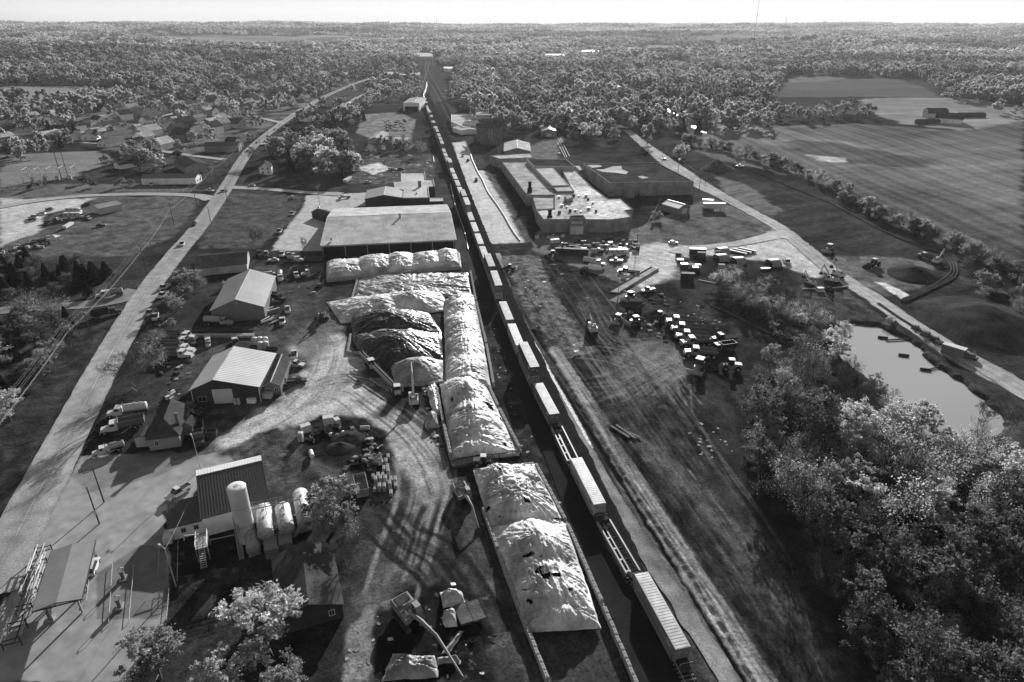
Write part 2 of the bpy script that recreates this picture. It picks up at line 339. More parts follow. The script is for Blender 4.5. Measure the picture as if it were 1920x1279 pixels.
# --- factory and works yards
area([(1000, 430), (1190, 430), (1330, 370), (1450, 420), (1440, 452), (1300, 462), (1290, 520), (1190, 540), (1000, 470)], .13, 2, .4, 4)
area([(1178, 470), (1230, 455), (1330, 462), (1420, 452), (1455, 425), (1520, 455), (1560, 505), (1530, 520), (1440, 490), (1330, 478), (1275, 480), (1262, 520), (1205, 540), (1160, 520)], .38, 3, .35, 3)
area([(1230, 420), (1330, 395), (1440, 428), (1436, 444), (1340, 456), (1250, 458)], .11, 2, .5, 5)
area([(940, 300), (1015, 420), (1000, 450), (930, 330), (905, 270), (925, 262)], .04, 2, .6, 3)
area([(1020, 262), (1060, 255), (1045, 300), (1000, 300), (985, 280)], .14, 3, .4, 4)
area([(1250, 290), (1310, 285), (1400, 330), (1700, 462), (1780, 500), (1770, 540), (1690, 560), (1640, 540), (1480, 440), (1440, 400), (1320, 345)], .055, 3, .5, 6, .5, 5)
area([(1340, 330), (1400, 345), (1470, 400), (1440, 405), (1360, 365)], .16, 4, .6, 3, .5, 5, k=.8)
area([(1540, 480), (1680, 480), (1760, 500), (1720, 540), (1660, 555), (1590, 520)], .12, 3, .6, 4, wet=.2)
area([(1640, 528), (1660, 530), (1705, 552), (1690, 560)], .5, 1, .4, 2, k=.9)
area([(1480, 540), (1560, 520), (1660, 600), (1800, 700), (1920, 790), (1920, 1000), (1600, 620), (1500, 580)], .075, 2, .6, 3)
area([(1700, 560), (1790, 530), (1920, 560), (1920, 720), (1800, 640)], .05, 3, .6, 4, .4, 3)
area([(1380, 640), (1600, 640), (1700, 800), (1920, 860), (1920, 1279), (1600, 1279), (1400, 900)], .045, 4, .5, 4)
line([(1700, 600), (1770, 660), (1920, 742)], 3, .3, 1.5, .4, .8)
# plough lines of the big field
idx, m = polymask(pj([(1290, 262), (1480, 236), (1600, 232), (1780, 246), (1990, 225), (1990, 560), (1760, 470), (1640, 400), (1560, 352), (1440, 320)]), 5.0)
q0, q1 = GT(1660, 330), GT(1900, 430); ra = math.atan2(q1.y - q0.y, q1.x - q0.x); u_ = -GX[idx] * math.sin(ra) + GY[idx] * math.cos(ra) + 10 * (fbm(GX[idx] / 90, GY[idx] / 90, 61, 2) - .5)
TONE[idx] *= 1 + m * (.10 * np.sin(u_ * 2 * math.pi / 9.5) + .10 * np.sin(u_ * 2 * math.pi / 23 + 1) + .9 * (fbm(GX[idx] / 60, GY[idx] / 130, 63, 4) - .5))
# pond basin
idx, m = polymask([G(*p) for p in [(1580, 626), (1598, 606), (1645, 606), (1705, 636), (1765, 686), (1825, 731), (1885, 772), (1900, 800), (1790, 830), (1700, 800), (1640, 720), (1570, 660)]], 3.0)
GZ[idx] -= 2.2 * m; TONE[idx] = TONE[idx] * (1 - m) + .05 * m
# faint grass / rut texture everywhere near
TONE *= 1 + .55 * near * (fine - .5)
TONE = np.where(GD < 900, .11 * (np.clip(TONE, .005, 1) / .11) ** np.where(TONE < .11, 1.55, 1.2), TONE); TONE = np.clip(TONE, .008, .7)
def ground_mat():
    m = bpy.data.materials.new('ground_soil'); m.use_nodes = True; nt = m.node_tree; b = nt.nodes['Principled BSDF']; L = nt.links.new
    tc = nn(nt, 'ShaderNodeTexCoord'); at = nn(nt, 'ShaderNodeAttribute', attribute_name='tone'); aw = nn(nt, 'ShaderNodeAttribute', attribute_name='wet')
    n1 = nn(nt, 'ShaderNodeTexNoise'); n1.inputs['Scale'].default_value = 1.6; n1.inputs['Detail'].default_value = 7; n1.inputs['Roughness'].default_value = .72; L(tc.outputs['Object'], n1.inputs['Vector'])
    a = nn(nt, 'ShaderNodeMapRange'); a.inputs['From Min'].default_value = .3; a.inputs['From Max'].default_value = .7; a.inputs['To Min'].default_value = .42; a.inputs['To Max'].default_value = 1.6; L(n1.outputs['Fac'], a.inputs['Value'])
    ar = nn(nt, 'ShaderNodeAttribute', attribute_name='rgh'); mxr = nn(nt, 'ShaderNodeMix'); mxr.data_type = 'FLOAT'; mxr.inputs[2].default_value = 1.0; L(ar.outputs['Fac'], mxr.inputs[0]); L(a.outputs[0], mxr.inputs[3])
    p = nn(nt, 'ShaderNodeMath', operation='MULTIPLY'); L(at.outputs['Fac'], p.inputs[0]); L(mxr.outputs[0], p.inputs[1])
    wd = nn(nt, 'ShaderNodeMapRange'); wd.inputs['To Min'].default_value = 1; wd.inputs['To Max'].default_value = .5; L(aw.outputs['Fac'], wd.inputs['Value'])
    q = nn(nt, 'ShaderNodeMath', operation='MULTIPLY'); L(p.outputs[0], q.inputs[0]); L(wd.outputs[0], q.inputs[1]); L(q.outputs[0], b.inputs['Base Color'])
    r = nn(nt, 'ShaderNodeMapRange'); r.inputs['To Min'].default_value = .85; r.inputs['To Max'].default_value = .22; L(aw.outputs['Fac'], r.inputs['Value']); L(r.outputs[0], b.inputs['Roughness'])
    sp = nn(nt, 'ShaderNodeMapRange'); sp.inputs['To Min'].default_value = .0; sp.inputs['To Max'].default_value = .35; L(aw.outputs['Fac'], sp.inputs['Value']); L(sp.outputs[0], b.inputs['Specular IOR Level'])
    bp = nn(nt, 'ShaderNodeBump'); bp.inputs['Distance'].default_value = .25; L(n1.outputs['Fac'], bp.inputs['Height'])
    bs = nn(nt, 'ShaderNodeMapRange'); bs.inputs['To Min'].default_value = .7; bs.inputs['To Max'].default_value = .03; L(aw.outputs['Fac'], bs.inputs['Value']); bm = nn(nt, 'ShaderNodeMath', operation='MULTIPLY'); L(bs.outputs[0], bm.inputs[0]); L(ar.outputs['Fac'], bm.inputs[1]); L(bm.outputs[0], bp.inputs['Strength']); L(bp.outputs[0], b.inputs['Normal'])
    return m
ii = np.arange(ND - 1)[:, None] * NA + np.arange(NA - 1)[None, :]
quads = np.stack([ii, ii + NA, ii + NA + 1, ii + 1], -1).reshape(-1, 4)[:, ::-1]
gme = npmesh('ground', np.stack([GX, GY, GZ], 1), quads, ground_mat(), {'tone': TONE, 'wet': WET, 'rgh': RGH}, True)
tag(link('ground', gme), kind='structure', label='open ground of grass fields, mud and bare dirt yards')

# ------------------------------------------------------------ roads, beds and water
def ribbon(name, P, w, tone, label, z=.03, prof=None, amp=.2, edge=.35, rough=.5, step=1.6, nc=10, sm=True, spec=.22):
    """a strip of paving: P plan points, w width (number or list)"""
    Q = pj(P); Q = smooth_line(Q, 10) if sm else [Vector((p[0], p[1], 0)) for p in Q]
    cum = [0]; 
    for i in range(1, len(Q)): cum.append(cum[-1] + (Q[i] - Q[i - 1]).length)
    n = max(3, int(cum[-1] / step)); n = min(n, 900); t = np.linspace(0, cum[-1], n)
    qx = np.interp(t, cum, [q.x for q in Q]); qy = np.interp(t, cum, [q.y for q in Q])
    ws = np.interp(t, np.linspace(0, cum[-1], len(w)), w) if isinstance(w, (list, tuple)) else np.full(n, w)
    tx = np.gradient(qx); ty = np.gradient(qy); l = np.hypot(tx, ty); nx = -ty / l; ny = tx / l
    u = np.linspace(-.5, .5, nc + 1)
    jit = edge * 2 * (fbm(t[:, None] / 3 + np.sign(u)[None, :] * 50, np.zeros((n, nc + 1)), 91, 3) - .5) * (np.abs(u)[None, :] * 2) ** 3
    off = u[None, :] * ws[:, None] + jit * np.sign(u)[None, :]
    X = qx[:, None] + nx[:, None] * off; Y = qy[:, None] + ny[:, None] * off; D = np.hypot(X, Y)
    Z = TH(X, Y) + z + .0007 * np.maximum(D - 250, 0)
    T = tone * (1 + amp * 2 * (fbm(X / 3, Y / 3, 92, 4) - .5)) * (1 + amp * (fbm(X / 25, Y / 25, 93, 2) - .5) * 2)
    if prof is not None: T = T * np.interp(u, np.linspace(-.5, .5, len(prof)), prof)[None, :]
    k = nc + 1; i2 = np.arange(n - 1)[:, None] * k + np.arange(nc)[None, :]
    q = np.stack([i2, i2 + 1, i2 + k + 1, i2 + k], -1).reshape(-1, 4)
    me = npmesh(name, np.stack([X, Y, Z], -1).reshape(-1, 3), q, M('paving_%g_%g' % (rough, spec), 1.0, rough, .38, 2.6, .15, attr='tone', bump=.3, spec=spec), {'tone': np.clip(T, .01, .8).ravel()}, True)
    # faces must look up
    if me.polygons[0].normal.z < 0: me.flip_normals()
    return tag(link(name, me), label, None, None, 'structure')
wheel = [1, 1.15, 1.25, .9, 1.2, .95, .85, .95, 1.2, .9, 1.25, 1.15, 1]
MAIN = [(-30, 1120), (40, 985), (110, 850), (162, 750), (232, 620), (288, 530), (338, 469), (374, 426), (420, 360), (455, 300), (483, 268), (540, 225), (600, 187), (660, 160), (700, 147)]
ribbon('main_road', MAIN, [10, 9.5, 9, 9, 8.5, 8.5, 8, 8, 9, 9, 9, 9, 9, 10, 10], .27, 'paved main road running past the depot towards the town', .035, wheel, .16, .3, .62)
ribbon('road_marking', MAIN[:9], .14, .42, 'thin pale centre line along the main road', .05, None, .4, .02, nc=2)
ribbon('side_road', [(-20, 585), (60, 577), (150, 572), (215, 562), (262, 545)], [7, 7, 7, 9, 13], .15, 'side road joining the main road from the west', .03, wheel, .18)
ribbon('side_road', [(-20, 392), (60, 378), (150, 369), (260, 366), (360, 368), (398, 374)], [9, 8, 7, 7, 7, 10], .30, 'pale curved side road above the gravel lot', .03, None, .15)
ribbon('side_road', [(432, 352), (500, 356), (570, 362), (640, 366)], [8, 6, 6, 9], .26, 'pale drive leading to the warehouse lot', .03, None, .15)
ribbon('side_road', [(478, 272), (505, 268), (535, 258), (560, 248)], [8, 7, 7, 7], .28, 'short paved turning beside the main road', .03, None, .15)
ribbon('works_road', [(1175, 245), (1205, 270), (1250, 303), (1300, 340), (1350, 368), (1410, 400), (1460, 428), (1512, 468), (1560, 508), (1630, 553), (1700, 602), (1780, 652), (1850, 690), (1960, 755)], [8, 8, 9, 11, 13, 14, 14, 9, 8, 8, 8, 8, 8, 9], .36, 'pale gravel works road running past the pond', .03, [.8, 1.1, .8, 1.1, .85, 1.1, .75], .3, .6, .9)
ribbon('haul_road', [(1268, 476), (1300, 466), (1380, 458), (1450, 444), (1480, 440)], [10, 6, 6, 8, 12], .42, 'pale gravel road crossing in front of the factory yard', .04, None, .2, .5, .9)
BED = [(1262, 1330), (1165, 1090), (1075, 880), (1012, 742), (958, 610), (915, 500), (886, 420), (862, 350), (838, 275), (815, 215), (797, 175)]
ribbon('railway_bed', BED, [10.5, 11, 11, 10.5, 10, 10, 10, 9, 9, 10, 12], .022, 'dark ballast bed under the freight train', .06, [1, .8, .9, 1, 1, 1, 1.1, 1.2], .25, .5, .9)
ribbon('railway_bed', [(905, 320), (880, 262), (860, 225), (838, 190), (818, 160), (808, 142)], 7, .06, 'dark ballast bed of the second pair of tracks', .07, None, .3, .4, .9)
ribbon('gravel_strip', [(1402, 1330), (1322, 1205), (1222, 1050), (1162, 950), (1092, 832), (1032, 728), (990, 645), (956, 560), (932, 475)], [3.6, 3.4, 3.4, 3.4, 3.2, 3, 3, 3, 3], .20, 'grey gravel strip beside the train', .05, [.8, 1.1, 1, 1.1, .9], .6, .5, .9)
ribbon('path', [(1200, 540), (1175, 552), (1150, 566)], 4, .16, 'narrow gravel path', .03, None, .3, .4, .9)
for k_, P_ in enumerate([[(700, 170), (660, 190), (630, 215)], [(330, 245), (400, 225), (480, 195), (560, 165)], [(220, 250), (320, 215), (440, 178), (520, 155)], [(120, 265), (240, 210), (330, 180)], [(420, 300), (340, 290), (240, 275), (150, 268)], [(530, 232), (450, 215), (350, 205), (240, 200)], [(980, 215), (940, 160), (905, 120)], [(1080, 200), (1000, 150), (920, 110)], [(1320, 250), (1220, 190), (1130, 150), (1060, 128)]]):
    ribbon('street', P_, 6, .32, 'narrow residential street between houses and trees', .12, None, .2, .3)
# pond
wm = bpy.data.materials.new('pond_water'); wm.use_nodes = True; b_ = wm.node_tree.nodes['Principled BSDF']
b_.inputs['Base Color'].default_value = (.20, .20, .20, 1); b_.inputs['Roughness'].default_value = .05; b_.inputs['IOR'].default_value = 2.5
pb = MB(); pp = smooth_line([G(*p) for p in [(1560, 650), (1590, 606), (1645, 602), (1710, 634), (1770, 684), (1830, 729), (1892, 770), (1906, 806), (1790, 836), (1690, 800), (1620, 720), (1560, 650)]], 4)
pb.add([(p.x, p.y, -1.15) for p in pp[:-1]], [tuple(range(len(pp) - 1))[::-1]])
po = pb.build('water', wm); 
if po.data.polygons[0].normal.z < 0: po.data.flip_normals()
tag(po, 'calm silty pond beside the gravel works road', None, None, 'structure')
# ------------------------------------------------------------ trees
def leafM(name, tone, tr=.55): return M(name, tone, .65, .3, .35, .25, attr='tone', trans=tr, spec=.8)
LEAF = [leafM('leaf_mid', .27), leafM('leaf_dark_or_shaded', .13), leafM('leaf_pale', .46), leafM('leaf_bright', .5)]
NEEDLE = leafM('needle_dark', .035, .12)
BARK = M('bark', .10, .9, .3, 3, .2, bump=.3)
TWIG = M('twig_grey', .13, .9, .25, 2, .2)
def leaf_quads(C, N, size, rng, tone, out=.7):
    """one small leaf-spray face per point, turned every way"""
    n = len(C); a = rng.normal(size=(n, 3)); a /= np.linalg.norm(a, axis=1)[:, None]
    nrm = N * out + rng.normal(size=(n, 3)) * .75; nrm /= np.linalg.norm(nrm, axis=1)[:, None]
    u = np.cross(nrm, a); u /= np.linalg.norm(u, axis=1)[:, None] + 1e-6; w = np.cross(nrm, u)
    s = size * rng.uniform(.55, 1.35, n)[:, None]; l = s * rng.uniform(.45, .9, (n, 1))
    V = np.stack([C - u * s, C + w * l, C + u * s * .9, C - w * l * .8], 1).reshape(-1, 3)
    Q = np.arange(n * 4).reshape(-1, 4); return V, Q, np.repeat(tone, 4)
def crown_mesh(name, seed, n, size, h=12.0, r=4.5, base=.22, lobes=14, loose=.3, out=.7, spiky=.16, lob=(.26, .46), raw=False):
    """a leafy crown built of many leaf sprays gathered in uneven clumps round the limbs"""
    rng = np.random.default_rng(seed); Cs = []; Ns = []; Ts = []
    for k in range(lobes):
        t = rng.uniform(0, 1); ang = k * 2.4 + rng.uniform(-.5, .5)
        zc = h * (base + (1 - base) * (.18 + .66 * t)); env = math.sqrt(max(.06, 1 - ((t - .35) / .75) ** 2))
        rc = r * env * rng.uniform(.35, .82); lr = r * rng.uniform(*lob)
        c = np.array([math.cos(ang) * rc, math.sin(ang) * rc, zc]); m = int(n / lobes * (lr / (r * .36)) ** 2)
        sub = max(3, m // 45); dirs = rng.normal(size=(sub, 3)); dirs[:, 2] = np.abs(dirs[:, 2]) * 1.1 - .35; dirs /= np.linalg.norm(dirs, axis=1)[:, None]
        sc_ = c + dirs * lr * rng.uniform(.75, 1.15, (sub, 1)) * np.array([1, 1, .85]); st = rng.uniform(.7, 1.35, sub)
        pick = rng.integers(0, sub, m); P = sc_[pick] + rng.normal(size=(m, 3)) * lr * loose + dirs[pick] * (lr * spiky * rng.exponential(1, (m, 1)).clip(0, 2.6))
        d = P - c + np.array([0, 0, .15 * lr]); d /= np.linalg.norm(d, axis=1)[:, None] + 1e-6
        Cs.append(P); Ns.append(d); Ts.append(st[pick] * rng.uniform(.8, 1.2, m))
    V, Q, T = leaf_quads(np.concatenate(Cs), np.concatenate(Ns), size, rng, np.concatenate(Ts), out)
    if raw: return V, Q, T
    return npmesh(name, V, Q, LEAF[0], {'tone': T})
def conifer_mesh(name, seed, n, size, h=12.0, r=3.0):
    rng = np.random.default_rng(seed); t = rng.uniform(0, 1, n) ** .8; z = h * (.06 + .94 * t); wh = 12
    ang = (rng.integers(0, 9, n) + rng.normal(size=n) * .16 + np.floor(t * wh) * .7) * 2 * math.pi / 9
    rr = r * (1 - t) ** .85 * (1 - .3 * ((t * wh) % 1)) * np.sqrt(rng.uniform(.1, 1, n)) + .12
    P = np.stack([np.cos(ang) * rr, np.sin(ang) * rr, z - rr * .25], 1); N = np.stack([np.cos(ang), np.sin(ang), np.full(n, .4)], 1)
    V, Q, T = leaf_quads(P, N, size, rng, rng.uniform(.6, 1.5, n)); return npmesh(name, V, Q, NEEDLE, {'tone': T})
def limbs(mb, seed, h=12.0, r=4.5, base=.22, n=7, r0=.26):
    rr = random.Random(seed); lean = Vector((rr.uniform(-.4, .4), rr.uniform(-.4, .4), 0)); 
    tr = [Vector((0, 0, -.3)), Vector((0, 0, h * base * .5)) + lean * .3, Vector((0, 0, h * base)) + lean * .6, Vector((0, 0, h * .55)) + lean * 1.5, Vector((0, 0, h * .85)) + lean * 2]
    mb.tube(tr, [r0 * 1.3, r0, r0 * .85, r0 * .45, r0 * .12], 7)
    for k in range(n):
        t = rr.uniform(.9, 2.6); i = int(t); p = tr[i + 0].lerp(tr[i + 1], t - i); a = k * 2.4 + rr.uniform(-.4, .4); l = r * rr.uniform(.55, .9)
        q = p + Vector((math.cos(a) * l * .5, math.sin(a) * l * .5, l * .35)); e = p + Vector((math.cos(a) * l, math.sin(a) * l, l * rr.uniform(.5, .95)))
        mb.tube([p, q, e], [r0 * .45, r0 * .28, r0 * .08], 5)
def twig_mesh(name, seed, h=12.0, r=4.5, levels=5, spread=.62, n0=6):
    """bare branches forking down to fine twigs"""
    rr = random.Random(seed); V = []; F = []
    def seg(a, b, r0, r1):
        ax = (b - a).normalized(); t = Vector((0, 0, 1)) if abs(ax.z) < .9 else Vector((1, 0, 0)); u = ax.cross(t).normalized(); w = ax.cross(u); o = len(V)
        for p, q in ((a, r0), (b, r1)):
            for k in range(3):
                an = 2.094 * k; V.append(p + u * q * math.cos(an) + w * q * math.sin(an))
        F.extend([(o + k, o + (k + 1) % 3, o + 3 + (k + 1) % 3, o + 3 + k) for k in range(3)])
    def grow(p, d, l, rad, lv):
        q = p + d * l * .55 + Vector((rr.uniform(-.08, .08), rr.uniform(-.08, .08), .02)) * l; e = q + (d + Vector((rr.uniform(-.2, .2), rr.uniform(-.2, .2), .12))).normalized() * l * .5
        seg(p, q, rad, rad * .8); seg(q, e, rad * .8, rad * .55)
        if lv == 0: return
        for k in range(4 if lv > 1 else 5):
            st = q.lerp(e, rr.uniform(0, 1)) if k else e
            nd = (d + Vector((rr.uniform(-1, 1), rr.uniform(-1, 1), rr.uniform(-.35, .75))) * spread * 1.25).normalized()
            grow(st, nd, l * rr.uniform(.5, .72), max(rad * .52, .011), lv - 1)
    top = Vector((0, 0, h * .22))
    for k in range(n0):
        a = k * 2.4; grow(top + Vector((0, 0, h * .06 * k)), Vector((math.cos(a) * spread, math.sin(a) * spread, .9)).normalized(), h * .27, h * .0085, levels - 1)
    me = bpy.data.meshes.new(name); me.from_pydata(V, [], F); me.materials.append(TWIG); return me
def trunk_mesh(name, seed, **k):
    mb = MB(); limbs(mb, seed, **k); me = bpy.data.meshes.new(name); me.from_pydata(mb.v, [], mb.f); me.materials.append(BARK); return me
CR = {}; TK = {}
def proto(kind):
    if kind in CR: return CR[kind]
    near = [(crown_mesh('crown', 100 + i, 8200, .215, 12, r_, b_, lo, .17, .8, .24, (.19, .40)), trunk_mesh('trunk', i, r=r_, base=b_)) for i, (r_, b_, lo) in enumerate([(4.6, .2, 26), (4.0, .25, 21), (5.2, .16, 30), (3.6, .14, 19)])] if kind == 'near' else None
    if kind == 'near': L_ = near
    elif kind == 'thin': L_ = [(crown_mesh('crown', 140 + i, 1900, .2, 12, r_, .2, 16, .5), twig_mesh('branches', 50 + i, 12, r_, 5, .5)) for i, r_ in enumerate((4.2, 3.6, 4.8))]
    elif kind == 'bare': L_ = [(None, twig_mesh('branches', 60 + i, 12, 4.5, 6, s_)) for i, s_ in enumerate((.55, .7))]
    elif kind == 'mid': L_ = [(crown_mesh('crown', 160 + i, 2600, .46, 12, r_, b_, lo, .22, 1.1), trunk_mesh('trunk', 20 + i, r=r_, base=b_, n=5)) for i, (r_, b_, lo) in enumerate([(5.0, .05, 15), (4.3, .08, 13), (5.6, .04, 17), (3.8, .04, 12), (4.8, .07, 12)])]
    elif kind == 'conifer': L_ = [(conifer_mesh('crown', 180 + i, 2600, .34, 12, r_), trunk_mesh('trunk', 40 + i, r=.5, base=.3, n=0)) for i, r_ in enumerate((3.0, 2.5, 3.6))]
    elif kind == 'bush': L_ = [(crown_mesh('crown', 200 + i, 1300, .22, 4, 2.0, .02, 10, .3), trunk_mesh('trunk', 70 + i, h=4.0, r=1.6, base=.1, n=5, r0=.06)) for i in range(3)]
    CR[kind] = L_; return L_
CNT = {}
def plant(kind, loc, h, tone, label, group, wide=1.0, cat='tree', name=None, idx=None):
    L_ = proto(kind); c, t = L_[random.randrange(len(L_)) if idx is None else idx]
    name = name or {'near': 'leafy_tree', 'mid': 'leafy_tree', 'thin': 'thin_leaved_tree', 'bare': 'bare_tree', 'conifer': 'conifer_tree', 'bush': 'bush'}[kind]
    s = h / (4.0 if kind == 'bush' else 12.0); r = thing(name, label, cat, loc, random.uniform(0, 6.28), group); r.scale = (s * wide, s * wide, s)
    if t: 
        o = link('branches' if kind in ('thin', 'bare') else 'trunk', t, r)
    if c:
        o = link('crown', c, r); o.material_slots[0].link = 'OBJECT'; o.material_slots[0].material = NEEDLE if kind == 'conifer' else LEAF[tone]
    return r
def inpoly(x, y, P):
    c = False
    for i in range(len(P)):
        ax, ay = P[i]; bx, by = P[(i + 1) % len(P)]
        if (ay > y) != (by > y) and x < (bx - ax) * (y - ay) / (by - ay) + ax: c = not c
    return c
PLACED = []
def scatter(P, n, gap, seed, avoid=()):
    """plan points inside an outline, kept a given distance apart"""
    rr = random.Random(seed); W = [GT(*p) for p in P]; x0 = min(w.x for w in W); x1 = max(w.x for w in W); y0 = min(w.y for w in W); y1 = max(w.y for w in W); Q = [(w.x, w.y) for w in W]; out = []; tries = 0
    while len(out) < n and tries < n * 120:
        tries += 1; x = rr.uniform(x0, x1); y = rr.uniform(y0, y1)
        if not inpoly(x, y, Q): continue
        if any((x - a) ** 2 + (y - b) ** 2 < gap * gap for a, b in out): continue
        if any((x - a) ** 2 + (y - b) ** 2 < g * g for a, b, g in avoid): continue
        out.append((x, y))
    return out
def project(x, y, z):
    v = (x, y * CP - (z - H) * SP, y * SP + (z - H) * CP); return 960 + FPX * v[0] / v[1], 639.5 - FPX * v[2] / v[1]
def V3(x, y): return Vector((x, y, th(x, y) if math.hypot(x, y) > 300 else -.1))
POND = [(w.x, w.y) for w in pp]
# --- dense wood below the pond
WOOD = [(1395, 770), (1420, 690), (1520, 660), (1590, 690), (1660, 735), (1720, 800), (1790, 860), (1850, 862), (1990, 900), (2090, 1330), (1690, 1340), (1560, 1150), (1475, 1010), (1400, 890)]
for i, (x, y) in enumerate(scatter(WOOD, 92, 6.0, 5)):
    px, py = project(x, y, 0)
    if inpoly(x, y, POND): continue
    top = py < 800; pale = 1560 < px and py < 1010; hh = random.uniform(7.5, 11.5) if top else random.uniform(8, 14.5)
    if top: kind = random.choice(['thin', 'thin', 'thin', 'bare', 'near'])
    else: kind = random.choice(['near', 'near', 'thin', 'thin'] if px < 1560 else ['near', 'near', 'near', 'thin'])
    tone = 2 if pale and random.random() < .75 else (1 if py > 1000 or random.random() < .3 else 0)  # lower wood gets dark leaves: its shade is put into the leaf colour
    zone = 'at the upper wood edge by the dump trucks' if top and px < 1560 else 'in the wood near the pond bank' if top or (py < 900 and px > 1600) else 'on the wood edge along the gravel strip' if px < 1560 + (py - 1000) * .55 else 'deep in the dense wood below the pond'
    look = {'bare': 'leafless grey tree with upright twigs', 'thin': 'thinly leaved tree with bare twigs showing', 'near': {2: 'tall tree with pale bright young leaves', 0: 'broad mid grey leafy tree', 1: 'dark leafy tree'}[tone]}[kind]  # dark leafy: in the lower wood this is shade put into the leaf colour
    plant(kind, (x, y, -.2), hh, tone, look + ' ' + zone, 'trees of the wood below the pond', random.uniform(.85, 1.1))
for px, py, h, k, t, l in [(1565, 655, 9.5, 'near', 2, 'single rounded pale leafy tree at the left tip of the pond'), (1668, 606, 2.6, 'bush', 2, 'small round pale bush on the far bank of the pond'), (1837, 812, 8, 'bare', 0, 'leafless crooked tree on the near pond bank, left of the pair'), (1890, 822, 9, 'bare', 0, 'leafless spreading tree on the near pond bank, right of the pair')]:
    plant(k, G(px, py, -.2), h, t, l, 'trees around the pond', 1.15 if k == 'near' else 1.0, cat='bush' if k == 'bush' else 'tree')
for i, (x, y) in enumerate(scatter([(1720, 860), (1800, 835), (1920, 830), (1920, 900), (1800, 900)], 12, 3, 6)): plant('bush', (x, y, -.2), random.uniform(2, 4), random.choice([0, 1, 2]), 'low dark bush between the pond and the wood', 'bushes on the pond bank', 1.2, 'bush')
# --- strip of scrubby trees between works yard and dug ground
for i, (x, y) in enumerate(scatter([(1315, 535), (1350, 520), (1440, 545), (1530, 590), (1560, 630), (1540, 640), (1440, 610), (1345, 560)], 26, 3.6, 8)):
    px, py = project(x, y, 0); k = random.choice(['thin', 'thin', 'near', 'bare']); t = random.choice([0, 0, 2])
    plant(k, (x, y, -.2), random.uniform(5.5, 8.5), t, {'thin': 'thin', 'near': 'leafy', 'bare': 'leafless'}[k] + (' pale' if t == 2 else ' grey') + ' scrub tree in the strip behind the dump trucks' + (', by the crates' if px < 1400 else ', by the pond end' if px > 1500 else ''), 'scrub trees between the works yard and the dug ground', 1.2)
for i, (x, y) in enumerate(scatter([(1340, 560), (1440, 600), (1550, 640), (1530, 655), (1420, 620)], 16, 2.6, 9)): plant('bush', (x, y, -.2), random.uniform(1.6, 3), random.choice([0, 1, 2]), 'low scrub bush at the foot of the tree strip', 'scrub bushes behind the dump trucks', 1.2, 'bush')
# --- hedgerow along the ploughed field
hl = smooth_line([GT(*p) for p in [(1282, 268), (1338, 279), (1398, 296), (1475, 320), (1542, 350), (1608, 390), (1672, 420), (1745, 450), (1812, 480), (1875, 515), (1950, 550)]], 6)
for i, p in enumerate(hl):
    for q in range(2 if i % 2 else 1):
        x = p.x + random.uniform(-3, 3); y = p.y + random.uniform(-4, 4); k = random.choice(['mid', 'mid', 'thin']) if i < 42 else random.choice(['thin', 'near'])
        t = random.choice([0, 1, 0, 2]); D = math.hypot(x, y)
        plant(k, V3(x, y), random.uniform(5, 9.5), t, ('pale' if t == 2 else 'dark' if t == 1 else 'grey') + (' leafy' if k != 'thin' else ' thin twiggy') + ' hedgerow tree beside the ploughed field' + (', far end by the dirt heap' if i < 18 else ', near the curved black pipes' if i > 44 else ''), 'hedgerow trees beside the ploughed field', 1.15)
    if i % 2 == 0: plant('bush', V3(p.x + random.uniform(-4, 3), p.y - 3), random.uniform(2.2, 4), random.choice([0, 1]), 'low bush filling the hedgerow beside the ploughed field', 'hedgerow bushes', 1.3, 'bush')
for i, (x, y) in enumerate(scatter([(1780, 500), (1920, 500), (1960, 620), (1870, 590)], 14, 4.5, 10)): plant(random.choice(['thin', 'near', 'bush']), (x, y, -.2), random.uniform(4, 6.5), random.choice([0, 1, 1]), 'dark scrubby tree in the thicket beside the curved black pipes', 'thicket beside the pipes', 1.3)
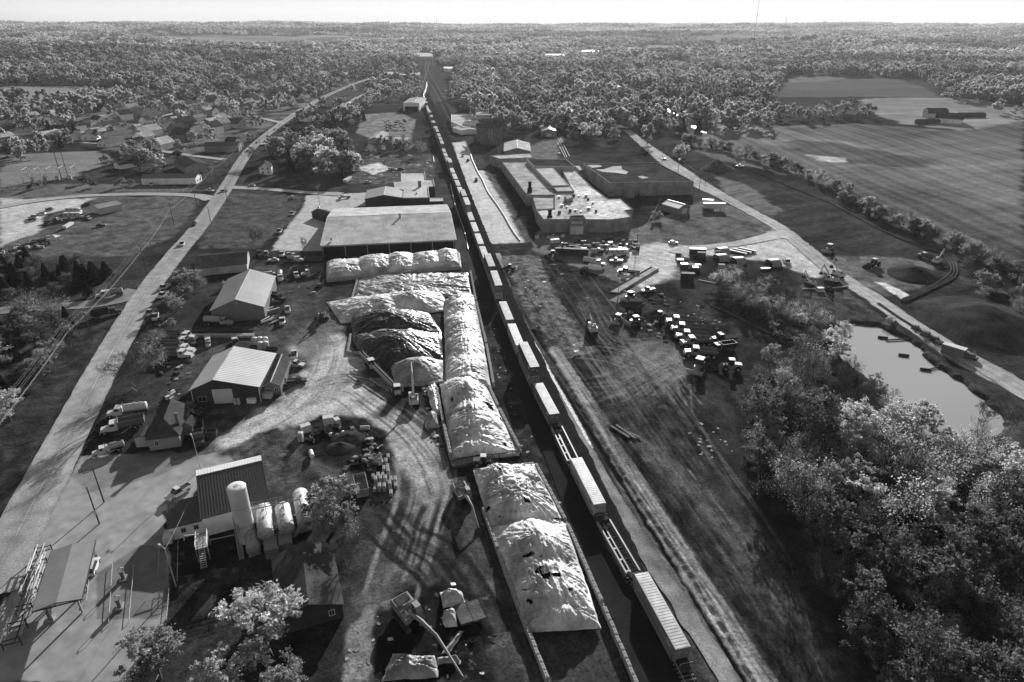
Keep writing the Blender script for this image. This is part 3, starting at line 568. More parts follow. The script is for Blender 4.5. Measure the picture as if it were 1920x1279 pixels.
# --- left of the main road
for i, (x, y) in enumerate(scatter([(-60, 520), (40, 500), (130, 500), (205, 520), (200, 560), (120, 565), (-60, 570)], 46, 3.4, 12)): k = random.choice(['conifer', 'conifer', 'near']); plant(k, (x, y, -.1), random.uniform(5, 9.5), 1, ('dark conifer' if k == 'conifer' else 'dark leafy tree') + ' in the stand above the side road', 'trees above the side road', 1.7 if k == 'conifer' else 1.25)
for i, (x, y) in enumerate(scatter([(-70, 640), (30, 610), (130, 610), (140, 650), (110, 700), (30, 760), (-60, 800)], 34, 3.8, 13)):
    k = random.choice(['conifer', 'near', 'near']); t = random.choice([1, 1, 0]); plant(k, (x, y, -.1), random.uniform(6, 9), t, ('dark conifer' if k == 'conifer' else 'dark leafy tree' if t else 'grey leafy tree') + ' in the thicket below the side road', 'thicket below the side road', 1.2)
for px, py, h, k, t, w, l in [(60, 605, 11, 'thin', 0, 1.3, 'broad thin leaved tree standing over the side road'), (110, 600, 9, 'thin', 0, 1.2, 'smaller thin leaved tree beside the side road'), (20, 790, 9, 'near', 2, 1.1, 'pale leafy tree at the left edge below the thicket'), (-10, 700, 10, 'near', 0, 1.2, 'grey leafy tree at the left edge of the thicket'), (262, 752, 14, 'bare', 0, 1.25, 'big leafless tree beside the main road and the lined up trucks'), (292, 702, 10, 'thin', 0, 1.1, 'thin leaved tree between the road and the lined up trucks'), (300, 650, 6, 'thin', 0, 1.2, 'scrubby tree beside the main road above the big leafless tree'),
        (330, 585, 7, 'near', 0, 1.2, 'leafy grey tree beside the main road by the steel shed'), (360, 545, 8.5, 'near', 0, 1.3, 'dense leafy tree between road and long dark roofed shed'), (345, 560, 5, 'bush', 0, 1.3, 'bush under the dense leafy tree beside the road'), (380, 540, 5, 'thin', 0, 1.2, 'scrub tree at the corner of the long dark roofed shed'), (318, 620, 4, 'bush', 0, 1.3, 'grey bush on the verge beside the main road'), (340, 525, 4.5, 'bush', 0, 1.2, 'bush near the parked white trucks by the road'), (484, 478, 11, 'bare', 0, .9, 'leafless tree on the grass slope left of the warehouse'), (573, 482, 8, 'bare', 0, .55, 'slender leafless tree at the warehouse corner'), (400, 478, 5, 'bare', 0, .8, 'small leafless tree behind the long dark roofed shed'),
        (497, 528, 3, 'bush', 2, 1, 'small pale bush behind the grey steel shed'), (424, 540, 2.8, 'bush', 2, .9, 'small pale bush left of the grey steel shed'), (503, 1222, 13.5, 'near', 2, 1.5, 'large leafy tree in front of the dark roofed building by the tanks'), (300, 1272, 10.5, 'near', 0, 1.3, 'leafy tree at the bottom edge beside the forecourt'), (420, 1330, 10, 'near', 2, 1.2, 'leafy tree cut by the bottom edge'), (540, 1335, 9, 'near', 0, 1.2, 'grey leafy tree cut by the bottom edge below the large pale tree'), (626, 998, 12, 'near', 0, 1.55, 'leafy tree beside the horizontal tanks and the block stacks'), (705, 875, 3.4, 'bush', 0, 1, 'bush among the scrap heap by the block stacks'), (655, 1085, 9, 'bare', 0, .8, 'leafless tree beside the dirt track'), (655, 1010, 6, 'thin', 0, 1.1, 'thin leaved tree between the tanks and the dirt track'), (640, 1040, 3, 'bush', 1, 1.2, 'dark bush between the tanks and the dirt track')]:
    plant(k, G(px, py, -.1), h, t, l, None, w, cat='bush' if k == 'bush' else 'tree')
# --- middle distance, one by one
for px, py, h, k, t, w, l in [(590, 322, 17, 'mid', 0, 1.3, 'big pale leafy tree in the clump beside the main road'), (618, 330, 18, 'mid', 2, 1.4, 'tallest tree in the clump left of the railway'), (645, 332, 18, 'mid', 0, 1.35, 'leafy tree at the right of the clump left of the railway'), (570, 305, 15, 'mid', 2, 1.3, 'leafy tree at the left of the clump beside the main road'), (605, 300, 18, 'mid', 2, 1.4, 'pale tree at the back of the clump beside the main road'), (660, 318, 13, 'mid', 0, 1.3, 'smaller tree at the right edge of the clump'), (545, 322, 15, 'conifer', 0, 1.0, 'dark conifer beside the white farmhouse'), (475, 312, 12, 'bare', 0, 1.0, 'leafless tree at the road bend by the white farmhouse'), (655, 222, 16, 'mid', 2, 1.3, 'round tree left of the tall hangar'), (683, 208, 17, 'mid', 0, 1.4, 'wide tree left of the tall hangar'), (640, 205, 14, 'mid', 0, 1.3, 'leafy tree beside the main road opposite the hangar'), (672, 222, 9, 'conifer', 0, 1.0, 'conifer beside the lane to the hangar'),
        (650, 238, 8, 'conifer', 0, 1.1, 'dark small conifer by the lane'), (790, 292, 12, 'thin', 0, 1.1, 'thin leaved tree beside the railway bed'), (770, 285, 9, 'thin', 0, 1.1, 'smaller thin leaved tree left of the railway bed'), (735, 275, 6, 'mid', 2, 1, 'pale round tree behind the muddy lot'), (692, 280, 6, 'mid', 1, 1.3, 'dark round tree behind the muddy lot'), (1105, 262, 15, 'mid', 2, 1.25, 'large pale tree right of the round brick tank'), (1058, 240, 14, 'mid', 0, 1.3, 'wide leafy tree behind the shed right of the round brick tank'), (1060, 266, 11, 'mid', 1, 1.1, 'dark round tree beside the shed'), (1150, 262, 10, 'mid', 0, 1.2, 'leafy tree right of the large pale tree'), (1230, 415, 5, 'bush', 0, 1.4, 'round bush in front of the dark roofed building'), (1196, 384, 7, 'conifer', 0, 1.1, 'small conifer beside the dark roofed building'), (1275, 295, 10, 'mid', 2, 1.3, 'pale willow like tree at the start of the works road'),
        (1213, 272, 17, 'mid', 0, .9, 'tall tree at the bend of the works road'), (1308, 258, 16, 'conifer', 0, 1.2, 'tall dark conifer beside the far end of the works road'), (1275, 252, 12, 'mid', 1, 1.2, 'dark tree left of the tall dark conifer'), (1355, 205, 17, 'conifer', 0, .9, 'dark conifer among pale trees left of the far field')]:
    plant(k, GT(px, py), h, t, l, None, w, cat='bush' if k == 'bush' else 'tree')
def grove(P, n, gap, seed, h, phrase, group, kinds=('mid',), tones=(0, 0, 2, 1), wide=1.0, avoid=()):
    for x, y in scatter(P, n, gap, seed, avoid):
        if math.hypot(x, y) > 790: FARP.append((x, y)); continue
        k = random.choice(kinds); t = random.choice(tones); look = 'dark pointed conifer' if k == 'conifer' else {0: 'grey leafy tree', 1: 'dark leafy tree', 2: 'pale leafy tree', 3: 'very pale tree'}[t]
        plant(k, V3(x, y), random.uniform(*h), t, look + ' ' + phrase, group, wide * random.uniform(.9, 1.15))
FARP = []
# ------------------------------------------------------------ buildings
WALL = {'white': M('wall_white', .78, .7, .08, 1.5, .12, streak=(1, 1, .3)), 'pale': M('wall_pale', .42, .75, .1, 1.5, .15), 'grey': M('wall_grey', .22, .75, .12, 1.5, .15), 'dark': M('wall_dark', .055, .7, .2, 1.2, .2), 'brick': M('wall_brick', .13, .85, .25, 3, .2), 'steel': M('wall_steel', .16, .5, .1, 2, .1, streak=(6, 6, .2)), 'block': M('wall_block', .24, .85, .15, 2, .25, streak=(1, 1, .35)), 'black': M('wall_black', .02, .8, .2, 1, .2)}
ROOF = {'white': M('roof_white_metal', .55, .45, .05, 1.0, .08, spec=.25), 'pale': M('roof_pale_metal', .46, .58, .22, 1.2, .2, streak=(2, .25, 1)), 'grey': M('roof_grey_metal', .27, .42, .1, .8, .12, streak=(.3, 2, 1)), 'dark': M('roof_dark_metal', .065, .42, .15, 1, .15), 'shingle': M('roof_shingle', .06, .9, .3, 4, .25), 'shingle_pale': M('roof_shingle_grey', .38, .9, .25, 4, .25), 'membrane': M('roof_membrane', .46, .6, .12, .5, .2), 'worn': M('roof_worn_membrane', .52, .6, .5, .45, .35), 'tar': M('roof_tar', .05, .75, .35, .8, .35), 'gravel': M('roof_gravel', .36, .8, .3, 1.2, .3, streak=(.25, 1, 1))}
TRIM = M('trim_white', .48, .5, .08); TRIMD = M('trim_grey', .3, .5, .1); GLASS = M('window_glass', .025, .06, .1, 1, .1, spec=.6); DOOR = M('door_pale', .5, .5, .06); DOORD = M('door_dark', .05, .5, .1); CONC = M('concrete', .34, .85, .25, 2.2, .2, bump=.2); CONCD = M('concrete_dirty', .20, .9, .4, 1.2, .3, bump=.2)
def slab(mb, a, b, c, d, th_=.14):
    """roof plane a-b (eave) c-d (ridge) given thickness downwards"""
    vs = [Vector(p) for p in (a, b, c, d)]; n = (vs[1] - vs[0]).cross(vs[3] - vs[0]).normalized()
    if n.z < 0: n = -n
    mb.add([v for v in vs] + [v - n * th_ for v in vs], [(0, 1, 2, 3), (7, 6, 5, 4), (0, 4, 5, 1), (1, 5, 6, 2), (2, 6, 7, 3), (3, 7, 4, 0)])
def seams(mb, a, b, c, d, step=.8, s=.05):
    a, b, c, d = map(Vector, (a, b, c, d)); n = max(2, int((b - a).length / step)); nz = (b - a).cross(d - a).normalized()
    if nz.z < 0: nz = -nz
    for k in range(n + 1):
        t = k / n; p = a.lerp(b, t); q = d.lerp(c, t); w = (b - a).normalized() * s * .5; h = nz * s
        mb.add([p - w, p + w, q + w, q - w, p - w + h, p + w + h, q + w + h, q - w + h], [(4, 5, 6, 7), (0, 1, 5, 4), (2, 3, 7, 6), (1, 2, 6, 5), (3, 0, 4, 7)])
def rect(FL, FR, BR, z):
    """footprint from three eave corners: heading of the front, middle, length along the ridge, width"""
    a, b, c = G(*FL, z), G(*FR, z), G(*BR, z); w = b - a; W = w.length; yd = w / W; xd = Vector((yd.y, -yd.x, 0)); 
    L_ = abs((c - b).dot(xd)); 
    if (c - b).dot(xd) > 0: xd = -xd
    mid_ = (a + b) / 2 - xd * L_ / 2; return Vector((mid_.x, mid_.y, 0)), math.atan2(xd.y, xd.x), L_, W
def window(par, c, size, rz=0, fm=None):
    """window on a wall: frame proud of the wall, pane a sub-part; c local centre, faces local +x turned by rz"""
    w, h = size; f = MB(); m = Matrix.Translation(c) @ Matrix.Rotation(rz, 4, 'Z')
    fr = MB()
    for y, z, sy, sz in ((0, h / 2, w + .2, .12), (0, -h / 2, w + .2, .12), (-w / 2, 0, .12, h), (w / 2, 0, .12, h), (0, 0, .06, h)): 
        p = m @ Vector((.03, y, z)); fr.box(p, (.1, sy, sz), rz)
    o = fr.build('window', fm or TRIM, par); pn = MB(); pn.box(m @ Vector((.012, 0, 0)), (.03, w - .1, h - .1), rz); pn.build('pane', GLASS, o); return o
def door(par, c, size, rz=0, mat=None, name='door', ribs=5):
    w, h = size; m = Matrix.Translation(c) @ Matrix.Rotation(rz, 4, 'Z'); d = MB(); d.box(m @ Vector((.03, 0, h / 2)), (.08, w, h), rz)
    for k in range(1, ribs): d.box(m @ Vector((.075, 0, h * k / ribs)), (.02, w - .06, .05), rz)
    return d.build(name, mat or DOOR, par)
def gable(name, label, cat, loc, rz, L_, W, eave, ridge, wall, roof, group=None, over=.35, seam=0.0, trim=None, off=0.0):
    """ridge along local x, front gable at +x; off moves the ridge sideways"""
    t = thing(name, label, cat, loc, rz, group); hx, hy = L_ / 2, W / 2; w = MB()
    w.add([(-hx, -hy, -.3), (hx, -hy, -.3), (hx, hy, -.3), (-hx, hy, -.3), (-hx, -hy, eave), (hx, -hy, eave), (hx, hy, eave), (-hx, hy, eave), (-hx, off, ridge), (hx, off, ridge)], [(0, 1, 5, 4), (2, 3, 7, 6), (1, 2, 6, 9, 5), (3, 0, 4, 8, 7), (4, 5, 9, 8), (6, 7, 8, 9)])
    w.build('wall', wall, t); r = MB(); e = .14; ex = hx + over
    for s in (-1, 1):
        run = hy - s * off; sl = (ridge - eave) / max(run, .1); ye = s * (hy + over); ze = eave - sl * over + e
        A = ((-ex, ye, ze), (ex, ye, ze), (ex, off, ridge + e), (-ex, off, ridge + e)); slab(r, *A)
        if seam: seams(r, *A, step=seam)
    ro = r.build('roof', roof, t)
    if trim:
        k = MB(); k.box((0, off, ridge + e + .03), (2 * ex + .02, .3, .08))
        for x in (-1, 1):
            for s in (-1, 1):
                run = hy - s * off; sl = (ridge - eave) / max(run, .1); k.tube([(x * (ex + .03), s * (hy + over), eave - sl * over + e - .05), (x * (ex + .03), off, ridge + e - .05)], .09, 4)
        k.build('trim', trim, t)
    return t, ro
def flat(name, label, cat, P, z, roof, wall, parapet=.4, group=None, z0=0.0, pw=.3, px=True):
    """flat roofed block from the outline of its roof"""
    Q = [G(*p, z) if px else Vector(p) for p in P]; zt = 0.0
    if px and Q[0].length > 900:
        for _ in range(6): m_ = sum(Q, Vector()) / len(Q); zt = th(m_.x, m_.y); Q = [G(*p, z + zt) for p in P]
    c = sum(Q, Vector()) / len(Q); loc = Vector((c.x, c.y, zt)); Q = [Vector((q.x - c.x, q.y - c.y, 0)) for q in Q]
    ar = sum(Q[i].x * Q[(i + 1) % len(Q)].y - Q[(i + 1) % len(Q)].x * Q[i].y for i in range(len(Q)))
    if ar < 0: Q = Q[::-1]
    t = thing(name, label, cat, loc, 0, group); w = MB(); n = len(Q)
    w.add([(q.x, q.y, z0 - .3) for q in Q] + [(q.x, q.y, z) for q in Q], [(i, (i + 1) % n, n + (i + 1) % n, n + i) for i in range(n)]); w.build('wall', wall, t)
    r = MB(); r.add([(q.x, q.y, z - parapet) for q in Q], [tuple(range(n))]); r.build('roof', roof, t)
    k = MB()
    for i in range(n):
        a, b = Q[i], Q[(i + 1) % n]; d = (b - a); l = d.length; d /= l; nr = Vector((-d.y, d.x, 0)); m = (a + b) / 2 + nr * (pw / 2 - .04)
        k.box((m.x, m.y, z - parapet / 2 + .03), (l - .004 * i, pw, parapet + .06 + .006 * (i % 3)), math.atan2(d.y, d.x))
    k.build('parapet', TRIMD if wall in (WALL['dark'], WALL['brick'], WALL['black']) else wall, t); return t, loc
# --- grey steel shed
c, rz, L_, W = rect((395, 582), (494, 575), (494, 520), 4.6)
t, ro = gable('steel_shed', 'tall grey steel shed with plain gable and pale ridge cap', 'shed', c, rz, L_, W, 4.6, 8.0, WALL['steel'], ROOF['grey'], trim=TRIM, seam=1.0)
door(t, (-L_ / 2 - .0, 0, 0), (4, 4), math.pi, DOORD); v = MB(); v.cyl((L_ / 2, 0, 6.6), (L_ / 2 + .2, 0, 6.6), .5); v.build('vent', TRIMD, t)
# --- white roofed shed
c, rz, L_, W = rect((357, 731), (485, 725), (489, 665), 4.6)
t, ro = gable('white_roofed_shed', 'shed with bright white metal roof, dark front and pale roller door', 'shed', c, rz, L_, W, 4.6, 7.4, WALL['dark'], ROOF['white'], trim=TRIM, seam=.9, off=-W * .14)
door(t, (L_ / 2, -.9, 0), (5.2, 4.4), 0, DOOR, 'roller_door', 7); window(t, (L_ / 2, -6.4, 1.6), (2.2, 1.4), 0, TRIMD)
k = MB(); k.box((L_ / 2 + .05, -W / 2 + .1, 2.2), (.15, .2, 4.6)); k.box((L_ / 2 + .05, W / 2 - .1, 2.2), (.15, .2, 4.6)); k.build('corner_trim', TRIM, t)
# --- small hut beside it
c, rz, L_, W = rect((493, 724), (525, 722), (526, 672), 2.8)
t, ro = gable('narrow_hut', 'narrow hut with ribbed dark roof and two white framed windows', 'hut', c, rz, L_, W, 2.8, 3.9, WALL['steel'], M('roof_rib_grey', .10, .6, .1), trim=TRIM, seam=.8, over=.25)
window(t, (L_ / 2, -1.1, 1.5), (1.0, .9)); window(t, (L_ / 2, 1.1, 1.5), (1.0, .9))
# --- long dark roofed shed by the road
c, rz, L_, W = rect((462, 494), (466, 470), (380, 466), 3.4)
t, ro = gable('long_shed', 'long low shed with dark roof and white end wall', 'shed', c, rz, L_, W, 3.2, 5.6, WALL['pale'], ROOF['shingle'])
# --- large warehouse
c, rz, L_, W = rect((853, 449), (836, 384), (627, 392), 5.2)
t, ro = gable('warehouse', 'very large warehouse with broad pale metal roof and open dark bays', 'warehouse', c, rz, L_, W, 5.2, 8.6, WALL['black'], ROOF['pale'], seam=1.2, over=.6, off=W * .04, trim=TRIM)
k = MB(); n = 7
for i in range(n): k = MB(); k.box((-L_ / 2 + L_ * i / (n - 1) * .985 + .3, -W / 2 - .35, 2.4), (.3, .3, 4.9)); k.build('post', TRIMD, t)
k = MB(); k.box((0, -W / 2 - .2, 4.9), (L_, .25, .7)); k.build('eave_beam', TRIMD, t)
sl = MB()
for i in range(10): sl.box((-L_ / 2 + L_ * (i + .5) / 10, -W * .22, 7.05), (.04, W * .5, .04))
v = MB(); v.box((5, -2.2, 9.2), (.9, .9, 2.0)); v.box((5, -2.2, 10.3), (1.2, 1.2, .2)); v.build('roof_vent', TRIMD, t)
v = MB(); v.box((-L_ / 2 + 4, -W / 2 + 4, 6.8), (1.0, 1.0, 1.4)); v.build('roof_vent', TRIMD, t)
# --- dark gabled hall joined to a white flat roof
c, rz, L_, W = rect((684, 373), (756, 371), (757, 355), 5.5)
t, ro = gable('gabled_hall', 'dark fronted hall with low grey gable roof behind the warehouse', 'hall', c, rz, max(L_, 20), W, 5.5, 7.4, WALL['dark'], ROOF['grey'], trim=TRIM, seam=1.5)
t, l0 = flat('flat_roofed_annex', 'white flat roofed annex with brick chimney beside the dark gabled hall', 'building', [(756, 371), (805, 370), (803, 350), (815, 349), (812, 336), (798, 335), (796, 322), (752, 323), (752, 338), (738, 339), (740, 352), (757, 356)], 6.2, ROOF['membrane'], WALL['dark'], .5)
q = G(787, 349, 6.2) - l0; ch = MB(); ch.box((q.x, q.y, 7.2), (1.6, 1.6, 3.2)); ch.box((q.x, q.y, 8.9), (2.0, 2.0, .3)); ch.build('chimney', WALL['brick'], t)
q = G(781, 362, 6.2) - l0; ch = MB(); ch.box((q.x, q.y, 6.2), (.9, .9, .9)); ch.build('roof_vent', TRIMD, t)
c, rz, L_, W = rect((808, 375), (830, 376), (829, 370), 3.2); c2 = c
t, l0 = flat('lean_to', 'low grey lean-to at the railway side of the annex', 'shed', [(806, 378), (831, 377), (830, 371), (806, 371)], 3.2, ROOF['grey'], WALL['dark'], .15)
# --- tall hangar
c, rz, L_, W = rect((745, 201), (777, 201), (774, 178), 9.0)
t, ro = gable('tall_hangar', 'tall hangar with grey ribbed roof and open white framed front', 'hangar', c, rz, min(L_, 60), W, 9.0, 9.8, WALL['white'], ROOF['grey'], seam=3.0, over=.2)
d = MB(); d.box((min(L_, 60) / 2 + .05, 0, 2.6), (.12, W * .8, 5.2)); d.build('door', WALL['black'], t); v = MB()  # black panel paints the shade inside the open front
for i in range(7): v.box((-min(L_, 60) / 2 + (i + .5) * min(L_, 60) / 7, 0, 10.2), (1.6, 1.0, .8))
v.build('roof_vent', TRIMD, t)
# --- round brick tank
p = G(917, 262); R_ = 10.8; p = Vector((p.x, p.y, 0))
t = thing('round_brick_tank', 'round dark brick tank with iron bands and two rows of small windows', 'tank', G(917, 268))
w = MB(); w.cyl((0, 0, -.3), (0, 0, 15.5), R_, n=40); w.build('wall', WALL['brick'], t, smooth=True)
b = MB()
for z in (13.9, 15.55): b.cyl((0, 0, z), (0, 0, z + .3), R_ + .25, n=40)
for k in range(20): a = k * math.pi / 10; b.box((R_ * 1.01 * math.cos(a), R_ * 1.01 * math.sin(a), 14.6), (.5, .4, 2.0), a)
b.build('iron_band', WALL['black'], t); wn = MB()
for k, a in enumerate((-1.52, -1.30)):
    for z in (5.5, 7, 8.5, 10, 11.5): wn.box(((R_ + .04) * math.cos(a), (R_ + .04) * math.sin(a), z), (.12, .5, .8), a)
wn.build('window', TRIM, t); c2 = MB(); c2.cyl((1, 16, -.3), (1, 16, 13.5), R_ * .98, n=32)
t2 = thing('round_brick_tank', 'lower round brick tank half hidden behind the front one', 'tank', G(917, 268) + Vector((1.5, 23, 0))); w = MB(); w.cyl((0, 0, -.3), (0, 0, 15.5), R_ * .98, n=40); w.build('wall', WALL['brick'], t2, smooth=True)
b = MB(); b.cyl((0, 0, 13.9), (0, 0, 14.2), R_ + .1, n=40); b.cyl((0, 0, 15.55), (0, 0, 15.8), R_ + .1, n=40); b.build('iron_band', WALL['black'], t2)
# --- low flat roofed works behind the tank
flat('flat_roofed_works', 'low white flat roofed works with stepped roof left of the round brick tank', 'building', [(846, 228), (868, 238), (882, 237), (870, 221), (905, 219), (905, 214), (846, 214)], 5.5, ROOF['membrane'], WALL['white'], .6)
flat('flat_roofed_works', 'long low white roofed wing behind the round brick tank', 'building', [(872, 229), (935, 227), (952, 236), (958, 231), (932, 219), (872, 221)], 4.5, ROOF['membrane'], WALL['pale'], .5)
flat('flat_roofed_works', 'upper white roofed block standing above the low works', 'building', [(894, 216), (924, 215), (918, 208), (892, 209)], 10, ROOF['membrane'], WALL['pale'], .5)
c, rz, L_, W = rect((866, 245), (895, 243), (893, 236), 4.0); t, ro = gable('white_shed', 'white shed in front of the low works left of the round brick tank', 'shed', c, rz, L_, W, 4, 5, WALL['white'], ROOF['pale'])
c, rz, L_, W = rect((896, 236), (914, 233), (908, 226), 6.0); t, ro = gable('gabled_house', 'bright gabled roof between the works and the round brick tank', 'building', c, rz, L_, W, 6.0, 8.5, WALL['pale'], ROOF['white'])
c, rz, L_, W = rect((945, 284), (995, 284), (975, 268), 3.6); t, ro = gable('low_shed', 'low shed with pale gable roof behind the factory', 'shed', c, rz, L_, W, 3.6, 6.2, WALL['grey'], ROOF['pale'], trim=TRIM)
c, rz, L_, W = rect((1016, 246), (1044, 246), (1030, 236), 5.0); t, ro = gable('gabled_garage', 'two storey garage with pale door beside the dark round tree', 'garage', c, rz, L_, W, 5.0, 7.0, WALL['grey'], ROOF['grey'], trim=TRIM); door(t, (L_ / 2, 0, 0), (4.5, 3.2), 0)
flat('long_garage', 'long low grey building behind the gabled garage', 'building', [(1002, 229), (1046, 229), (1042, 222), (1000, 223)], 4.5, ROOF['gravel'], WALL['grey'], .3)
c, rz, L_, W = rect((690, 262), (715, 262), (708, 250), 3.2); t, ro = gable('bungalow', 'hipped bungalow in the yard behind the muddy lot', 'house', c, rz, L_, W, 3.2, 5.2, WALL['pale'], ROOF['shingle_pale'])
flat('store_shed', 'long low store shed right of the bungalow', 'shed', [(722, 262), (768, 262), (768, 256), (722, 256)], 3.2, ROOF['gravel'], WALL['grey'], .2)
# --- factory
def Z(pts, x0=900, y0=260, k=4.567): return [(x0 + a / k, y0 + b / k) for a, b in pts]
FT = [(450, 530), (545, 690), (1135, 695), (1300, 668), (1240, 610), (1310, 605), (1200, 510), (1100, 515), (960, 415), (860, 300), (620, 300)]
fh, fl = flat('factory_hall', 'front factory hall with worn pale roof streaked by dark patches', 'factory', Z([(545, 690), (1135, 692), (1298, 668), (1240, 612), (1310, 606), (1200, 510), (1100, 515), (960, 415), (815, 270), (700, 262), (800, 452), (640, 470), (640, 600), (480, 610)]), 6.5, ROOF['worn'], WALL['block'], .3)
flat('factory_hall', 'long factory wing with streaked gravel roof along the ditch', 'factory', Z([(402, 482), (635, 482), (640, 455), (470, 258), (410, 195), (185, 195)]), 6.2, ROOF['gravel'], WALL['block'], .5)
flat('factory_hall', 'short factory bay with ribbed pale roof between long wing and front hall', 'factory', Z([(450, 498), (484, 606), (634, 598), (634, 500)]), 6.3, ROOF['gravel'], WALL['block'], .3)
flat('factory_hall', 'far factory block with pale roof at the end of the long wing', 'factory', Z([(78, 142), (170, 172), (462, 160), (430, 122)]), 6.5, ROOF['pale'], WALL['block'], .4)
flat('factory_hall', 'raised factory block with dark roof and pale parapet', 'factory', Z([(400, 172), (462, 236), (812, 240), (740, 178)]), 8.5, ROOF['tar'], WALL['pale'], .5)
flat('factory_hall', 'raised monitor hall with smooth pale roof in the middle of the factory', 'factory', Z([(472, 256), (620, 402), (762, 398), (622, 248)]), 8.0, ROOF['pale'], WALL['pale'], .15)
flat('factory_hall', 'small raised block in front of the monitor hall', 'factory', Z([(618, 405), (660, 452), (808, 448), (768, 402)]), 7.4, ROOF['pale'], WALL['grey'], .15)
t, l0 = flat('entrance_block', 'square entrance block with sign board and pale door on the factory front', 'building', Z([(764, 682), (902, 680), (884, 656), (770, 660)]), 8.0, ROOF['tar'], WALL['grey'], .4)
q = (G(900 + 840 / 4.567, 260 + 700 / 4.567, 6) - l0); fy = min(v.co.y for v in t.children[0].data.vertices)
fv = [v.co for v in t.children[0].data.vertices]; fx0 = min(v.x for v in fv if v.y < fy + 1.5); fx1 = max(v.x for v in fv if v.y < fy + 1.5); fm_ = (fx0 + fx1) / 2
door(t, (fm_, fy - .02, 0), (fx1 - fx0 - 1.6, 4.2), -math.pi / 2, DOOR, 'roller_door', 6); sg = MB(); sg.box((fm_, fy - .12, 5.9), (fx1 - fx0 - 2.2, .12, 1.1)); sg.build('sign_board', TRIM, t)
rv = random.Random(6)
for i in range(16):
    zx, zy = rv.uniform(660, 1080), rv.uniform(480, 660)
    if zx > 900 + (zy - 415) * .9: continue
    q = G(900 + zx / 4.567, 260 + zy / 4.567, 6.3) - fl; k = MB(); s = rv.uniform(.5, 1.3); k.box((q.x, q.y, 6.2 + s * .5), (s * 1.3, s, s)); k.box((q.x, q.y, 6.25 + s), (s * 1.5, s * 1.2, .1)); k.build('roof_vent', rv.choice([TRIMD, WALL['dark'], TRIM]), fh)
flat('roof_penthouse', 'small rooftop plant house on the factory', 'plant room', Z([(722, 490), (745, 520), (798, 500), (776, 472)]), 8.6, ROOF['pale'], WALL['grey'], .15, z0=6.3)
for i, (a, b, zt, z0, l) in enumerate([((425, 545), (425, 440), 11.5, 0, 'sooty brick chimney stack beside the long factory wing'), ((595, 775), (600, 650), 9.5, 0, 'sooty brick chimney stack on the factory front corner')]):
    p = G(*Z([a])[0], 0) if z0 == 0 else G(*Z([a])[0], z0); k = MB(); k.box((0, 0, zt * .35), (2.6, 2.2, zt * .7 + .3)); k.box((0, 0, zt * .8), (1.7, 1.5, zt * .4)); k.box((0, 0, zt), (2.1, 1.9, .3)); tag(k.build('chimney_stack', WALL['black'], None, loc=(p.x, p.y, 0), rz=-.1), l, 'chimney')
flat('dark_roofed_hall', 'large square hall with dark tar roof and patches of pale membrane', 'hall', Z([(885, 216), (1110, 378), (1832, 366), (1520, 205)]), 8.0, ROOF['tar'], WALL['block'], .5, pw=.5)
pq = [[(990, 265), (1060, 262), (1130, 240), (1210, 235), (1215, 262), (1270, 285), (1250, 305), (1160, 292), (1050, 285)], [(1350, 325), (1390, 318), (1445, 335), (1390, 343)], [(915, 225), (1020, 218), (1045, 240), (960, 250)]]
for P_ in pq:
    k = MB(); Q = [G(*q_, 7.5) for q_ in Z(P_)]; c0 = sum(Q, Vector()) / len(Q)
    rr_ = random.Random(len(P_)); k.add([(q_.x - c0.x, q_.y - c0.y, .02) for q_ in Q], [tuple(range(len(Q)))[::-1] if True else ()]); o = k.build('roof_patch', ROOF['membrane'], None, loc=(c0.x, c0.y, 7.5))
    if o.data.polygons[0].normal.z < 0: o.data.flip_normals()
    tag(o, {9: 'long ragged pale membrane patch on the dark tar roof', 4: 'small pale membrane patch on the dark tar roof'}[len(P_)] + ('' if P_[0][0] != 915 else ' at its far left corner'), 'roof patch')
flat('brick_annex', 'small flat roofed annex in front of the dark roofed hall', 'annex', Z([(1212, 430), (1258, 452), (1325, 445), (1290, 420)]), 4.0, ROOF['gravel'], WALL['block'], .2)
flat('link_block', 'low link block between factory and dark roofed hall', 'building', Z([(808, 232), (850, 272), (882, 268), (852, 228)]), 5.0, ROOF['pale'], WALL['grey'], .2)
c, rz, L_, W = rect(Z([(1712, 590)])[0], Z([(1790, 575)])[0], Z([(1735, 520)])[0], 4.0)
t, ro = gable('garage_shed', 'pale roofed garage shed with white door in front of the dark roofed hall', 'garage', c, rz, max(L_, 9), W + 2, 3.6, 5.2, WALL['grey'], ROOF['white'], trim=TRIM); door(t, (max(L_, 9) / 2, .4, 0), (3.6, 3.0), 0)
c, rz, L_, W = rect((1250, 389), (1262, 392), (1256, 383), 2.6); t, ro = gable('small_shed', 'small dark shed against the pale roofed garage shed', 'shed', c, rz, 4, 4.5, 2.4, 3.2, WALL['dark'], ROOF['pale'])
